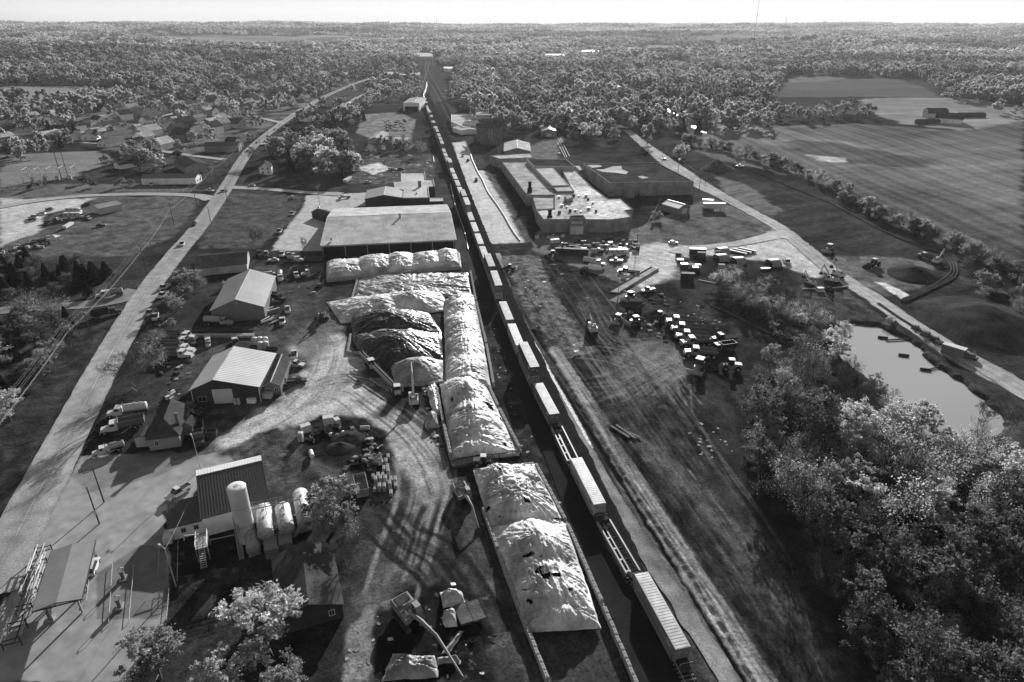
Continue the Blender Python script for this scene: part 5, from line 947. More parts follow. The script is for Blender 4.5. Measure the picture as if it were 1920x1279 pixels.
def loader(name, label, col, fork=False):
    t = thing(name, label, 'wheel loader'); P = PAINT[col]; b = MB(); b.hull([(-3.2, .9, .9), (-3.1, 2.0, .85), (-.9, 2.15, .85), (-.7, .9, .9)]); b.build('rear_body', P, t); b = MB(); b.hull([(-1.1, 1.6, .75), (-1.0, 3.2, .7), (.3, 3.2, .7), (.6, 1.6, .75)]); b.build('cab', GLASS, t); b = MB(); b.box((-.35, 0, 3.27), (1.6, 1.6, .12)); b.build('cab_roof', PAINT['white'], t); b = MB(); b.box((.9, 0, 1.2), (1.6, 1.0, .9)); b.build('front_body', P, t)
    b = MB()
    for s in (-1, 1): b.tube([(.7, s * .55, 1.9), (2.0, s * .55, 1.5), (3.0, s * .55, .6)], .16, 4)
    b.build('lift_arm', P, t); b = MB(); b.add([(2.9, -1.4, .1), (4.1, -1.4, .12), (2.95, -1.4, 1.2), (2.9, 1.4, .1), (4.1, 1.4, .12), (2.95, 1.4, 1.2)], [(0, 1, 2), (5, 4, 3), (0, 3, 4, 1), (0, 2, 5, 3)]); b.build('bucket', STEEL, t)
    for x in (-2.1, 1.1):
        for s in (-1, 1): wheel(t, x, s * 1.05, .78, .6)
    return Proto(t)
def hauler(name, label):
    """six wheeled articulated dump truck"""
    t = thing(name, label, 'dump truck'); P = PAINT['yellow']; b = MB(); b.hull([(2.2, .9, 1.1), (2.2, 2.3, 1.05), (4.6, 1.95, .95), (5.1, 1.5, .9), (5.15, .8, .95)]); b.build('bonnet', P, t)
    b = MB(); b.hull([(.9, 1.1, 1.2), (.9, 3.3, 1.05), (2.3, 3.35, 1.05), (3.0, 2.2, 1.15), (2.9, 1.1, 1.2)]); c = b.build('cab', P, t); g = MB(); g.box((2.68, 0, 2.75), (.06, 1.8, .95), 0, -.55)
    for s in (-1, 1): g.box((1.6, s * 1.12, 2.6), (1.2, .06, 1.0))
    g.build('window', GLASS, c); b = MB(); b.box((1.55, 0, 3.42), (1.7, 2.3, .14)); b.build('cab_roof', PAINT['white'], t)
    b = MB()
    for s in (-1, 1): b.box((3.6, s * 1.25, 1.75), (2.2, .55, .12))
    b.build('fender', P, t); b = MB(); b.box((-1.2, 0, 1.1), (5.6, 1.0, .5)); b.build('chassis', STEEL, t)
    b = MB(); xs = (-5.0, .3); b.add([(-5.1, -1.4, 1.9), (.2, -1.3, 1.6), (.2, 1.3, 1.6), (-5.1, 1.4, 1.9), (-5.2, -1.6, 2.75), (.4, -1.6, 3.0), (.4, 1.6, 3.0), (-5.2, 1.6, 2.75), (-5.0, -1.45, 2.72), (.25, -1.45, 2.96), (.25, 1.45, 2.96), (-5.0, 1.45, 2.72), (-4.7, -1.2, 2.05), (.1, -1.2, 1.8), (.1, 1.2, 1.8), (-4.7, 1.2, 2.05)], [(3, 2, 1, 0), (0, 1, 5, 4), (1, 2, 6, 5), (2, 3, 7, 6), (4, 5, 9, 8), (5, 6, 10, 9), (6, 7, 11, 10), (8, 9, 13, 12), (9, 10, 14, 13), (10, 11, 15, 14), (12, 13, 14, 15), (3, 0, 12, 15), (0, 4, 8, 12), (7, 3, 15, 11)]); b.build('dump_body', PAINT['grey'], t)
    b = MB(); b.box((.75, 0, 3.15), (.25, 2.6, .5)); b.build('headboard', PAINT['white'], t)
    for x in (3.6, -2.2, -3.9):
        for s in (-1, 1): wheel(t, x, s * 1.15, .82, .65)
    return Proto(t)
def skip(name, label, cat, L_, w, h, mat, open_=True, ribs=True):
    t = thing(name, label, cat); b = MB(); b.box((0, 0, .15), (L_, w, .1))
    for s in (-1, 1):
        b.box((0, s * (w / 2 - .03), h / 2 + .1), (L_, .06, h)); b.box((s * (L_ / 2 - .03), 0, h / 2 + .1), (.06, w - .13, h))
        if ribs:
            for j in range(int(L_ / .8)): b.box((-L_ / 2 + .5 + j * .8, s * (w / 2 + .04), h / 2 + .1), (.1, .08, h - .1))
    b.build('body', mat, t); f = MB(); f.box((0, 0, (h * .8 if not open_ else h * .55)), (L_ - .15, w - .15, .1)); f.build('load' if open_ else 'lid', CONCD if open_ else STEEL, t)
    rl = MB(); 
    for s in (-1, 1):
        rl.box((0, s * (w / 2), h + .13), (L_ + .02, .1, .08))
    rl.build('rim', mat, t); return Proto(t)
def trailer(name, label, L_=12.0):
    t = thing(name, label, 'trailer'); b = MB(); b.box((0, 0, 2.65), (L_, 2.5, 2.75)); b.build('box_body', PAINT['white'], t); f = MB(); f.box((0, 0, 1.15), (L_, 1.0, .2)); f.box((L_ * .3, .5, .6), (.15, .15, 1.0)); f.box((L_ * .3, -.5, .6), (.15, .15, 1.0)); f.build('chassis', STEEL, t)
    for x in (-L_ * .4, -L_ * .3):
        for s in (-1, 1): wheel(t, x, s * .95, .5, .5)
    return Proto(t)
def put(p, a, b, label, group=None, scale=None, z=0.0):
    """front at plan point a, rear at b"""
    m, rz, l = head(a, b)
    if m.length > 300: m = GT((a[0] + b[0]) / 2, (a[1] + b[1]) / 2); z += m.z
    return p.at((m.x, m.y, z), rz, label, group, scale)
def putf(p, a, rz, label, group=None):
    return p.at(GT(*a), rz, label, group)
CAR = {c: car('parked_car', 'car', 'car', c) for c in ('white', 'dark', 'silver', 'grey')}
SUV = {c: car('parked_suv', 'suv', 'car', c, 4.8, 1.95, 1.8, 'suv') for c in ('white', 'dark', 'silver')}
PICK = {c: car('pickup_truck', 'pickup', 'pickup', c, 5.8, 2.0, 1.9, 'pickup') for c in ('white', 'dark', 'silver')}
TANKER = {c: lorry('tanker_truck', 'tanker', 'tanker truck', c, 'tanker', 10.0) for c in ('white', 'silver')}
DUMP = {c: lorry('dump_truck', 'dump truck', 'dump truck', c, 'dump', 9.5) for c in ('white', 'dark')}
FLATB = {c: lorry('flatbed_truck', 'flatbed', 'flatbed truck', c, 'flat', 9.0) for c in ('white', 'dark')}
VAC = lorry('vacuum_truck', 'vacuum truck', 'vacuum truck', 'white', 'vac', 9.5)
BOXT = lorry('box_truck', 'box truck', 'box truck', 'white', 'box', 8.0)
def K(x, y): return (180 + x / 6.39, 740 + y / 6.39)
# around the site office
put(TANKER['white'], K(165, 265), K(620, 205), 'white tanker truck with long white tank parked nose to the road')
put(DUMP['white'], K(70, 470), K(590, 360), 'dump truck with white cab and dark body beside the white tanker', scale=1.05)
put(VAC, K(25, 725), K(305, 650), 'white service truck alone in front of the site office', scale=.75)
put(SUV['dark'], K(1270, 205), K(1060, 150), 'black car parked behind the site office')
put(SUV['dark'], K(500, 85), K(620, 70), 'dark car beside the office wall in the shade') if False else None
put(CAR['dark'], K(1240, 250), K(1080, 235), 'low black car nearest the side annex')
put(PICK['white'], (322, 935), (350, 918), 'white pickup with tool racks behind the depot wing')
put(DUMP['dark'], K(1250, 640), K(1240, 400), 'dark open truck parked right of the site office')
g = skip('skip_bin', 'small dark open bin right of the site office', 'bin', 2.4, 1.8, 1.5, STEEL, False); put(g, K(1440, 490), K(1350, 500), 'small dark lidded bin right of the site office')
# gas forecourt
put(SUV['white'], (178, 1056), (170, 1078), 'white car under the edge of the forecourt canopy')
put(BOXT, (323, 1000), (318, 1020), 'white van beside the depot wing end', scale=.62)
# on the roads
for a, b, p, l in [((368, 420), (362, 428), PICK['dark'], 'dark pickup driving on the main road'), ((339, 467), (346, 455), PICK['white'], 'white pickup driving towards the depot on the main road'), ((414, 363), (424, 361), PICK['white'], 'white pickup turning at the pale drive'), ((402, 361), (386, 360), PICK['white'], 'white pickup waiting at the junction by the long white building'), ((466, 350), (478, 350), CAR['silver'], 'silver car parked on the grass by the pale drive'), ((286, 351), (282, 346), SUV['white'], 'white car in front of the long white building'), ((335, 314), (350, 313), CAR['dark'], 'dark car parked beside the grey shop'), ((499, 331), (485, 331), CAR['dark'], 'dark car parked beside the white farmhouse'), ((417, 305), (423, 303), CAR['silver'], 'silver car outside the shops'), ((545, 371), (552, 376), CAR['white'], 'white car on the pale warehouse lot edge')]:
    put(p, a, b, l)
for i, (x, y) in enumerate([(487, 270), (497, 258), (521, 245), (537, 233), (556, 222), (570, 212), (588, 204), (605, 194), (620, 186), (640, 176), (655, 168), (300, 308), (470, 285), (530, 250)]):
    p = GT(x, y); random.choice([CAR['white'], CAR['dark'], CAR['silver'], SUV['dark'], SUV['white']]).at(p + Vector((2.2 if i % 2 else -2.2, 0, .04)), MR + (math.pi if i % 2 else 0) + .45, 'small car along the main road towards the town', 'cars along the main road')
# gravel lot at the left
for a, b, p, l in [((50, 415), (75, 415), CAR['dark'], 'dark car at the near end of the gravel lot row'), ((52, 410), (74, 410), SUV['white'], 'pale car behind the nearest dark car on the gravel lot'), ((66, 403), (89, 402), CAR['silver'], 'silver car in the middle of the gravel lot row'), ((84, 395), (103, 396), CAR['dark'], 'dark car at the far end of the gravel lot row'), ((121, 418), (80, 420), FLATB['dark'], 'dark empty flatbed truck on the gravel lot'), ((150, 388), (172, 385), SUV['dark'], 'dark vehicle beside the grey tin shed on the lot'), ((200, 425), (180, 427), CAR['dark'], 'dark car on the grass of the gravel lot'), ((190, 404), (186, 397), CAR['white'], 'white car in front of the tin shed'), ((172, 415), (165, 410), CAR['white'], 'small white car in front of the motor home')]:
    put(p, a, b, l)
RV = camper('motor_home', 'motor home', 9.5); put(RV, (168, 410), (113, 411), 'long white motor home on the gravel lot'); put(RV, (155, 400), (126, 400), 'white camper half hidden behind the long motor home', scale=.85)
c, rz, L_, W = rect((170, 388), (186, 392), (205, 378), 3.0); t, ro = gable('tin_shed', 'tin shed with white trim on the gravel lot', 'shed', c, rz, L_, max(W, 5), 3.2, 4.4, WALL['pale'], ROOF['grey'], trim=TRIM)
TR = trailer('box_trailer', 'trailer', 12); put(TR, (118, 433), (140, 420), 'long white trailer box lying on the grass of the gravel lot', scale=(.7, .7, .45))
# trucks queue at the side road
put(VAC, (178, 560), (236, 552), 'white vacuum truck waiting on the side road', scale=1.0)
put(DUMP['dark'], (222, 588), (180, 596), 'dark trailer truck below the side road junction')
for a, b, l in [((300, 545), (315, 538), 'white pickup under the trees beside the road, farther one'), ((300, 560), (312, 552), 'white pickup under the trees beside the road, nearer one'), ((290, 604), (294, 590), 'white pickup by the bushes above the big leafless tree'), ((278, 592), (286, 586), 'silver pickup by the bushes above the big leafless tree')]: put(PICK['silver' if 'silver' in l else 'white'], a, b, l)
# yard between the sheds
def Q2(x, y): return (280 + x / 6.393, 600 + y / 6.393)
put(TANKER['silver'], Q2(990, 60), Q2(670, 50), 'pale tanker truck in the shade of the grey steel shed')
for i, (fx, fy, rx, ry, p, l) in enumerate([(510, 240, 270, 230, DUMP['white'], 'lined up dump truck, farthest from the white roofed shed'), (565, 325, 300, 270, DUMP['dark'], 'dark lined up dump truck with dark bonnet'), (500, 300, 200, 310, DUMP['white'], 'white bonneted dump truck beside the dark one in the line'), (525, 395, 200, 390, DUMP['white'], 'lined up dump truck with white cab roof, second from the white roofed shed'), (490, 455, 180, 450, DUMP['white'], 'lined up dump truck nearest the white roofed shed')]): put(p, Q2(fx, fy), Q2(rx, ry), l, 'dump trucks lined up left of the white roofed shed')
put(BOXT, Q2(710, 350), Q2(710, 250), 'white truck seen from behind above the white roofed shed')
put(FLATB['white'], Q2(1030, 260), Q2(1040, 350), 'white loaded truck at the back of the white roofed shed', scale=.8)
put(PICK['white'], Q2(1740, 380), Q2(1740, 490), 'white pickup right of the round tanks in the yard')
put(PICK['white'], Q2(1805, 555), Q2(1705, 545), 'white pickup side on beyond the narrow hut')
put(PICK['dark'], Q2(1860, 740), Q2(1690, 760), 'dark jeep in the open yard right of the narrow hut')
put(BOXT, Q2(1610, 560), Q2(1610, 640), 'white van beside the narrow hut', scale=.6)
put(PICK['dark'], Q2(1600, 720), Q2(1605, 800), 'dark pickup with white roof beside the narrow hut')
put(PICK['white'], (539, 577), (540, 590), 'white pickup at the right of the pipe heap'), put(PICK['white'], (529, 612), (530, 598), 'white pickup nose down beside the pipe heap')
put(TANKER['silver'], (470, 612), (440, 613), 'x') if False else None
def Q1(x, y): return (460 + x / 7.99, 440 + y / 7.99)
for (a, b, p, l, s) in [(Q1(345, 400), Q1(500, 395), CAR['white'], 'white car at the back of the yard below the pale lot', None), (Q1(860, 400), Q1(640, 385), VAC, 'vacuum truck side on below the pale lot', .8), (Q1(540, 330), Q1(560, 290), PICK['white'], 'white pickup facing the camera at the back of the yard', None), (Q1(530, 750), Q1(530, 570), TANKER['white'], 'white tanker seen end on behind the grey steel shed', .85), (Q1(420, 600), Q1(270, 625), TANKER['white'], 'small white tank truck against the grey steel shed', .6), (Q1(800, 700), Q1(720, 540), FLATB['white'], 'white crane truck with raised arm in the yard row', .8), (Q1(890, 615), Q1(1100, 580), DUMP['white'], 'white dump truck nose left in the yard row', .9), (Q1(560, 1000), Q1(330, 950), DUMP['dark'], 'dark open truck right of the grey steel shed', 1.0), (Q1(320, 290), Q1(310, 340), FLATB['white'], 'white truck facing the camera in front of the long shed', .7), (Q1(215, 280), Q1(220, 330), FLATB['dark'], 'dark truck facing the camera in front of the long shed', .7), (Q1(700, 310), Q1(640, 320), CAR['silver'], 'silver car behind the vacuum truck', None)]: put(p, a, b, l, None, s)
SK = skip('roll_off_skip', 'skip', 'skip', 6.5, 2.4, 1.9, RUST); put(SK, Q1(900, 400), Q1(1160, 390), 'long dark open skip below the warehouse corner', scale=(1.2, 1, 1)); put(SK, Q1(760, 560), Q1(940, 560), 'dark open skip in the yard row beside the crane truck'); put(SK, (600, 545), (606, 525), 'narrow skip at the corner of the tarped humps', scale=.7)
# warehouse side
put(PICK['white'], (540, 408), (556, 398), 'white pickup on the slope left of the warehouse lot'); put(PICK['silver'], (520, 440), (528, 432), 'silver pickup lower on the slope left of the warehouse'); put(VAC, (600, 402), (598, 393), 'white truck at the corner of the small dark shed by the warehouse', scale=.7)
c, rz, L_, W = rect((607, 404), (630, 399), (648, 383), 3.5); t, ro = gable('dark_shed', 'small dark roofed shed at the warehouse corner', 'shed', c, rz, min(L_, 16), max(W, 6), 3.0, 4.2, WALL['dark'], ROOF['shingle'])
put(FLATB['white'], (632, 375), (660, 372), 'white flatbed loaded with pipes at the edge of the pale lot'); put(TR, (640, 350), (664, 332), 'white low trailer by the muddy lot', scale=(1, 1, .6))
for i, (x, y) in enumerate([(738, 319), (752, 318), (733, 318), (690, 343)]): p = CAR[['silver', 'dark', 'white', 'white'][i]]; p.at(G(x, y), .1 * i, ['silver car parked above the white flat roofed annex', 'dark car parked above the white flat roofed annex', 'white car parked left of the silver one above the annex', 'white car left of the gabled hall'][i])
# tarp yard machines
e = excavator('long_reach_excavator', 'x', 'yellow', 1.22, 9.5, 7.5, .30, -.25, 0, True)
m, rz, l = head((812, 1215), (762, 1150)); e.at(G(768, 1162), rz, 'long reach excavator stretching its boom over the tarps at the bottom')
e = excavator('excavator', 'x', 'yellow', 1.05, 6.4, 4.5, .2, -.6, 0, True); m, rz, l = head((900, 990), (866, 925)); e.at(G(868, 936), rz, 'excavator reaching along the tarped pile beside its blocks')
e = excavator('excavator', 'x', 'white', .95, 7.0, 4.0, .85, .3, 0, False); m, rz, l = head((775, 720), (777, 752)); e.at(G(776, 756), rz, 'excavator seen from behind with its boom raised straight up')
l_ = dozer('bulldozer', 'x', 'white'); put(l_, (744, 725), (747, 752), 'pale tracked machine left of the excavator with the raised boom', scale=1.05); put(l_, (690, 682), (702, 698), 'tracked machine beside the long conveyor', scale=1.1)
ex6 = excavator('excavator', 'x', 'grey', .95, 5.6, 3.4, .5, -.9, -.9); m, rz, l = head((625, 620), (603, 590)); ex6.at(G(603, 600), rz + .5, 'dark excavator at the end of the pale tarped pile')
ld = loader('wheel_loader', 'x', 'grey'); put(ld, (925, 872), (893, 872), 'small loader at the far end of the near tarped pile', scale=.85)
put(SK, (845, 875), (905, 864), 'long low trailer behind the small loader', scale=(1.1, 1, .5))
# dug ground and parked haulers
ex = excavator('excavator', 'x', 'white', 1.0, 5.8, 3.2, .4, -1.0); m, rz, l = head((1098, 585), (1112, 615)); ex.at(G(1110, 622), rz, 'excavator with white rear working in the dug ground, seen from behind')
def Q6(x, y): return (1080 + x / 5.647, 540 + y / 5.647)
HL = hauler('articulated_dump_truck', 'x')
for i, (fx, fy, rx, ry) in enumerate([(885, 385, 1320, 410), (945, 460, 1380, 490), (990, 540, 1440, 570), (1035, 625, 1490, 600), (1095, 715, 1530, 745)]): put(HL, Q6(fx, fy), Q6(rx, ry), ['articulated dump truck at the far end of the row of five', 'second articulated dump truck from the far end of the row', 'middle articulated dump truck of the row of five', 'second articulated dump truck from the near end of the row', 'articulated dump truck at the near end of the row, body toward the wood'][i], 'articulated dump trucks parked in a row', 1.0)
dz = dozer('bulldozer', 'x', 'yellow'); put(dz, Q6(545, 395), Q6(680, 370), 'bulldozer with pale blade in front of the row of dump trucks'); put(dz, Q6(500, 150), Q6(620, 110), 'bulldozer beside the dark soil box', scale=1.1)
put(dz, Q6(1250, 930), Q6(1330, 830), 'broad pale bulldozer at the edge of the wood', scale=1.35); put(loader('wheel_loader', 'x', 'silver'), Q6(1540, 860), Q6(1700, 870), 'pale machine with long arms behind the broad pale bulldozer', scale=1.1)
put(loader('roller', 'x', 'grey'), (1070, 474), (1046, 482), 'tracked crusher beside the crate wall') if False else put(ld, (1024, 482), (1046, 480), 'dark loader beside the crate rows')
put(ld, (948, 505), (962, 508), 'small machine on the torn ground right of the train', scale=.8)
# factory yard
def Q4(x, y): return (980 + x / 7.35, 420 + y / 7.35)
put(PICK['white'], Q4(505, 200), Q4(325, 205), 'white pickup with ladder rack in front of the factory'); put(TR, Q4(500, 270), Q4(385, 285), 'short white trailer below the white pickup', scale=(.35, .7, .6))
put(TANKER['white'], Q4(1150, 610), Q4(810, 560), 'white water tanker on the mound in front of the crate rows', scale=1.0, z=.6)
put(RV, Q4(1465, 430), Q4(1195, 430), 'white motor home parked in front of the crate rows', scale=.95); put(PICK['white'], Q4(1190, 520), Q4(1390, 525), 'white pickup parked in front of the motor home')
put(FLATB['white'], Q4(1360, 690), Q4(1530, 690), 'small truck with racks by the wash ramp', scale=.6)
put(TR, (1365, 395), (1310, 395), 'long white box trailer beside the works road', scale=(1.0, 1, 1)); put(TR, (1340, 388), (1312, 386), 'shorter white trailer behind the long one', scale=(.5, 1, .9))
for i, (x, y) in enumerate([(1262, 457), (868, 293), (878, 302), (893, 339), (1048, 290), (1245, 300), (1387, 313)]): [CAR['white'], PICK['white'], SUV['dark'], PICK['dark'], CAR['white'], CAR['silver'], PICK['white']][i].at(G(x, y), [0, 1.5, 1.4, 1.6, 2.0, 2.2, 2.6][i], ['white car at the edge of the factory lawn', 'white pickup on the pale works strip beside the train', 'dark vehicle beside the white pickup on the works strip', 'dark roller vehicle alone on the pale works strip', 'white car below the long hoses behind the factory', 'silver car on the road behind the dark roofed hall', 'white pickup beside the dirt heap'][i])
for i, (a_, b_, p_, l) in enumerate([((1168, 512), (1190, 514), FLATB['dark'], 'dark flatbed parked above the wash ramp'), ((1225, 600), (1245, 595), ld, 'loader right of the soil box beside the soil heap'), ((1150, 612), (1165, 598), dz, 'bulldozer left of the soil box facing the train'), ((1335, 660), (1370, 655), DUMP['dark'], 'dark dump truck behind the near end of the row of five'), ((1340, 640), (1375, 636), FLATB['dark'], 'dark flatbed behind the middle of the row of five'), ((1078, 455), (1096, 455), PICK['dark'], 'dark pickup on the factory apron beside the roller door'), ((1130, 452), (1150, 452), SUV['dark'], 'dark car on the factory apron right of the dark pickup'), ((1205, 548), (1225, 545), PICK['silver'], 'silver pickup parked on the mud right of the wash ramp'), ((1292, 505), (1312, 505), BOXT, 'white box truck among the crates of the works yard')]): put(p_, a_, b_, l)
# works road machines
e1 = excavator('excavator', 'x', 'white', 1.0, 5.8, 3.0, 1.0, -1.3); e1.at(G(1556, 530), 2.5, 'white excavator with folded arm at the bend of the works road'); e1.at(G(1569, 520), 1.9, 'excavator with raised dark arm behind the white one'); e1.at(G(1517, 534), 2.2, 'small excavator left of the pair beside the works road', None, .75)
e1.at(G(1756, 495), .6, 'excavator on the curved black pipes', None, .9); put(HL, (1715, 480), (1755, 492), 'dump truck beside the curved black pipes', scale=.75)
put(dz, (1545, 480), (1560, 468), 'dark bulldozer on the bare field edge', scale=1.2); put(ld, (1625, 505), (1645, 500), 'loader tracked machine on the bare field', scale=1.15)
# ------------------------------------------------------------ tarped soil piles
def tarpM(name, tone, rough, var=.15): 
    m = M(name, tone, rough, var + .1, 1.3, .5, spec=.25, bump=.3); return m
TARP = {'white': tarpM('tarp_white', .48, .5), 'grey': tarpM('tarp_grey', .25, .45), 'dark': tarpM('tarp_black', .035, .38, .4)}
SOIL = M('soil_dark', .032, .9, .5, 2, .4, bump=.4)
def pile(name, label, quad, mounds, tone, z=.0, cell=.24, wr=.32, holes=0.0, edge=.10, fold=(1.6, .35), seed=0, group='tarp covered soil piles', wz=0.0, ropes=0):
    """quad: far-left, far-right, near-right, near-left; mounds (u, v, ru, rv, h); fold: fold spacing across / along"""
    A, B, C_, D_ = [G(*q, .3) for q in quad]; o = (A + B + C_ + D_) / 4; o.z = 0; wu = ((B - A).length + (C_ - D_).length) / 2; lv = ((D_ - A).length + (C_ - B).length) / 2
    nu = max(8, int(wu / cell)); nv = max(8, int(lv / cell)); u = np.linspace(0, 1, nu)[None, :] * np.ones((nv, 1)); v = np.linspace(0, 1, nv)[:, None] * np.ones((1, nu))
    P = [np.array(q[:2]) for q in (A, B, C_, D_)]; X = (1 - u) * (1 - v) * P[0][0] + u * (1 - v) * P[1][0] + u * v * P[2][0] + (1 - u) * v * P[3][0]; Y = (1 - u) * (1 - v) * P[0][1] + u * (1 - v) * P[1][1] + u * v * P[2][1] + (1 - u) * v * P[3][1]
    rag = edge * 3.5 * (fbm(X / 2.2, Y / 2.2, seed + 1, 3) - .5); X = X + rag * (np.abs(u - .5) * 2) ** 6; Y = Y + rag * (np.abs(v - .5) * 2) ** 6
    hgt = np.zeros_like(u); dwn = np.zeros_like(u)
    for mu, mv, ru, rv, h in mounds:
        du = (u - mu) / ru; dv = (v - mv) / rv; d = np.sqrt(du ** 2 + dv ** 2) * (1 + .30 * (fbm(np.arctan2(dv, du) * 1.6 + mu * 9, d * 0 if False else np.zeros_like(u), seed + 9, 2) - .5) if True else 1) if False else np.sqrt(du ** 2 + dv ** 2)
        m = np.clip(1 - d, 0, 1); m = h * (1 - (1 - m) ** 1.22); hgt = np.maximum(hgt, m) + .15 * np.minimum(hgt, m)
    rim = np.minimum(np.minimum(u, 1 - u) * wu, np.minimum(v, 1 - v) * lv); er = sstep(0, 1.6, rim); hgt = hgt * er + wz * (1 - er)
    hgt += (.8 * (fbm(X / 3.6, Y / 3.1, seed + 2, 2) - .5) - (.14 * np.abs(np.sin(math.pi * (ropes + 1) * u)) if ropes else 0)) * sstep(0, 2, rim)
    # folds run down the slope: noise stretched along the local fall line
    gy, gx = np.gradient(hgt, lv / nv, wu / nu); ln = np.hypot(gx, gy) + 1e-3; wsm = 6
    U = u * wu; Vv = v * lv; ang = fbm(X / 9, Y / 9, seed + 5, 2) * 1.2
    n1 = fbm(U / fold[0] + 1.2 * fbm(U / 4, Vv / 4, seed + 6, 2), Vv / fold[1] * .35 + ang, seed + 3, 4); rg = 1 - np.abs(2 * n1 - 1) * 1.6
    n2 = fbm((U * .8 + Vv * .6) / 1.1, (Vv * .8 - U * .6) / 3.0, seed + 4, 4); rg2 = 1 - np.abs(2 * n2 - 1) * 1.7
    n3 = fbm((U * .7 - Vv * .7) / .9, (Vv * .7 + U * .7) / 4.0, seed + 14, 3); rg3 = 1 - np.abs(2 * n3 - 1) * 1.7
    rad = np.zeros_like(u)
    for mu, mv, ru, rv, h in mounds:
        du = (u - mu) * wu; dv = (v - mv) * lv; d = np.sqrt(((u - mu) / ru) ** 2 + ((v - mv) / rv) ** 2); th_ = np.arctan2(dv, du)
        rr_ = fbm(np.cos(th_) * 6.5 + 30, np.sin(th_) * 6.5 + d * .9, seed + 11, 4); rr2 = fbm(np.cos(th_) * 20 + 30, np.sin(th_) * 20 + d * 1.2, seed + 12, 3)
        rad = rad + (.75 * (1 - np.abs(2 * rr_ - 1) * 2.2) + .4 * (1 - np.abs(2 * rr2 - 1) * 2.2)) * sstep(.05, .35, d) * sstep(1.15, .8, d)
    wr *= 1.2; Zt = hgt + wr * .55 * np.clip(rad, -.6, 1.4) * sstep(0, .7, rim) + .62 * wr * (.55 * np.clip(rg, -.4, 1) + .45 * np.clip(rg2, -.4, 1) + .35 * np.clip(rg3, -.4, 1)) * sstep(0, .7, rim) + .12; Zt = np.maximum(Zt, .1)
    t = thing(name, label, 'tarped pile', (o.x, o.y, z), 0, group); i2 = np.arange(nv - 1)[:, None] * nu + np.arange(nu - 1)[None, :]; q = np.stack([i2, i2 + 1, i2 + nu + 1, i2 + nu], -1).reshape(-1, 4)[:, ::-1]
    co = np.stack([X - o.x, Y - o.y, Zt], -1).reshape(-1, 3); keep = np.ones(len(q), bool)
    if holes:
        hn = fbm(X / 2.6, Y / 2.6, seed + 7, 5) + .16 * (fbm(X / 7, Y / 7, seed + 8, 2) - .5); keep = (hn.ravel()[q].mean(1) < 1 - holes)
    me = npmesh('tarp', co, q[keep], TARP[tone], None, True); link('tarp', me, t)
    if ropes:
        for uu in np.linspace(.1, .9, ropes):
            j = int(uu * (nu - 1)); k = MB(); k.tube([(X[i, j] - o.x, Y[i, j] - o.y, Zt[i, j] + .05) for i in range(2, nv - 2, 5)], .03, 4); k.build('rope', TRIM, t)
    if holes:
        co2 = np.stack([X - o.x, Y - o.y, np.maximum(hgt - .12 + .1 * (fbm(X * 2, Y * 2, 5, 3) - .5), .02)], -1).reshape(-1, 3); link('soil', npmesh('soil', co2, q, SOIL, None, True), t)
    return t
pile('tarp_covered_pile', 'upper mound of the near tarped pile, torn pale sheet with dark holes', [(888, 886), (1001, 874), (1060, 988), (917, 992)], [(.5, .62, .58, .55, 4.6), (.35, .2, .4, .35, 3.2), (.75, .3, .4, .35, 3.4)], 'white', holes=.29, seed=1, cell=.15, wr=.62, wz=.8)
pile('tarp_covered_pile', 'largest near mound under a smooth bright sheet with a torn black patch on its ridge', [(916, 990), (1062, 984), (1127, 1182), (990, 1190)], [(.52, .30, .56, .42, 5.2), (.5, .6, .6, .6, 3.8), (.5, .85, .62, .3, 2.6)], 'white', ropes=7, holes=.235, seed=22, cell=.15, wr=.55, wz=.6, fold=(1.2, 2.5))
pile('tarp_covered_pile', 'steep crumpled pale pile at the near end of the long tarped strip', [(824, 722), (908, 716), (971, 848), (848, 862)], [(.5, .25, .6, .4, 5.2), (.5, .6, .62, .5, 4.4), (.4, .85, .5, .3, 2.2)], 'white', holes=.26, seed=33, cell=.2, wr=.55, fold=(3.0, .5), wz=.6)
pile('tarp_covered_pile', 'long narrow pale tarped ridge with cross folds beside the railway', [(832, 566), (890, 556), (922, 730), (836, 742)], [(.5, .15, .62, .3, 3.6), (.5, .4, .62, .3, 3.8), (.5, .65, .62, .3, 4.0), (.5, .9, .62, .3, 4.2)], 'white', seed=44, cell=.24, wr=.6, fold=(5.0, .30), wz=.6)
pile('tarp_covered_pile', 'black tarped mound below the broad pale pile', [(655, 592), (800, 580), (828, 622), (662, 630)], [(.45, .5, .6, .6, 4.2)], 'dark', seed=55, wr=.5, cell=.26)
pile('tarp_covered_pile', 'large black tarped mound in the middle of the piles', [(656, 628), (828, 622), (834, 684), (690, 692)], [(.5, .45, .55, .6, 5.0), (.2, .4, .3, .4, 3)], 'dark', seed=66, wr=.5, cell=.26)
pile('tarp_covered_pile', 'small grey tarped mound beside the raised boom', [(730, 683), (834, 674), (834, 716), (742, 722)], [(.5, .45, .58, .62, 4.2)], 'grey', seed=77, wr=.38, cell=.24)
pile('tarp_covered_pile', 'broad pale tarped pile stretching left of the long ridge', [(612, 566), (832, 548), (838, 582), (640, 606), (616, 596)][:4], [(.35, .5, .4, .65, 3.6), (.7, .45, .36, .6, 4.2)], 'white', seed=88, wr=.5, cell=.28)
pile('tarp_covered_pile', 'low flat sheet of glossy crumpled tarp behind the pale piles', [(672, 518), (878, 511), (886, 554), (664, 562)], [(.5, .5, .6, .6, 1.2)], 'grey', seed=99, wr=.55, cell=.28, fold=(2.2, .5))
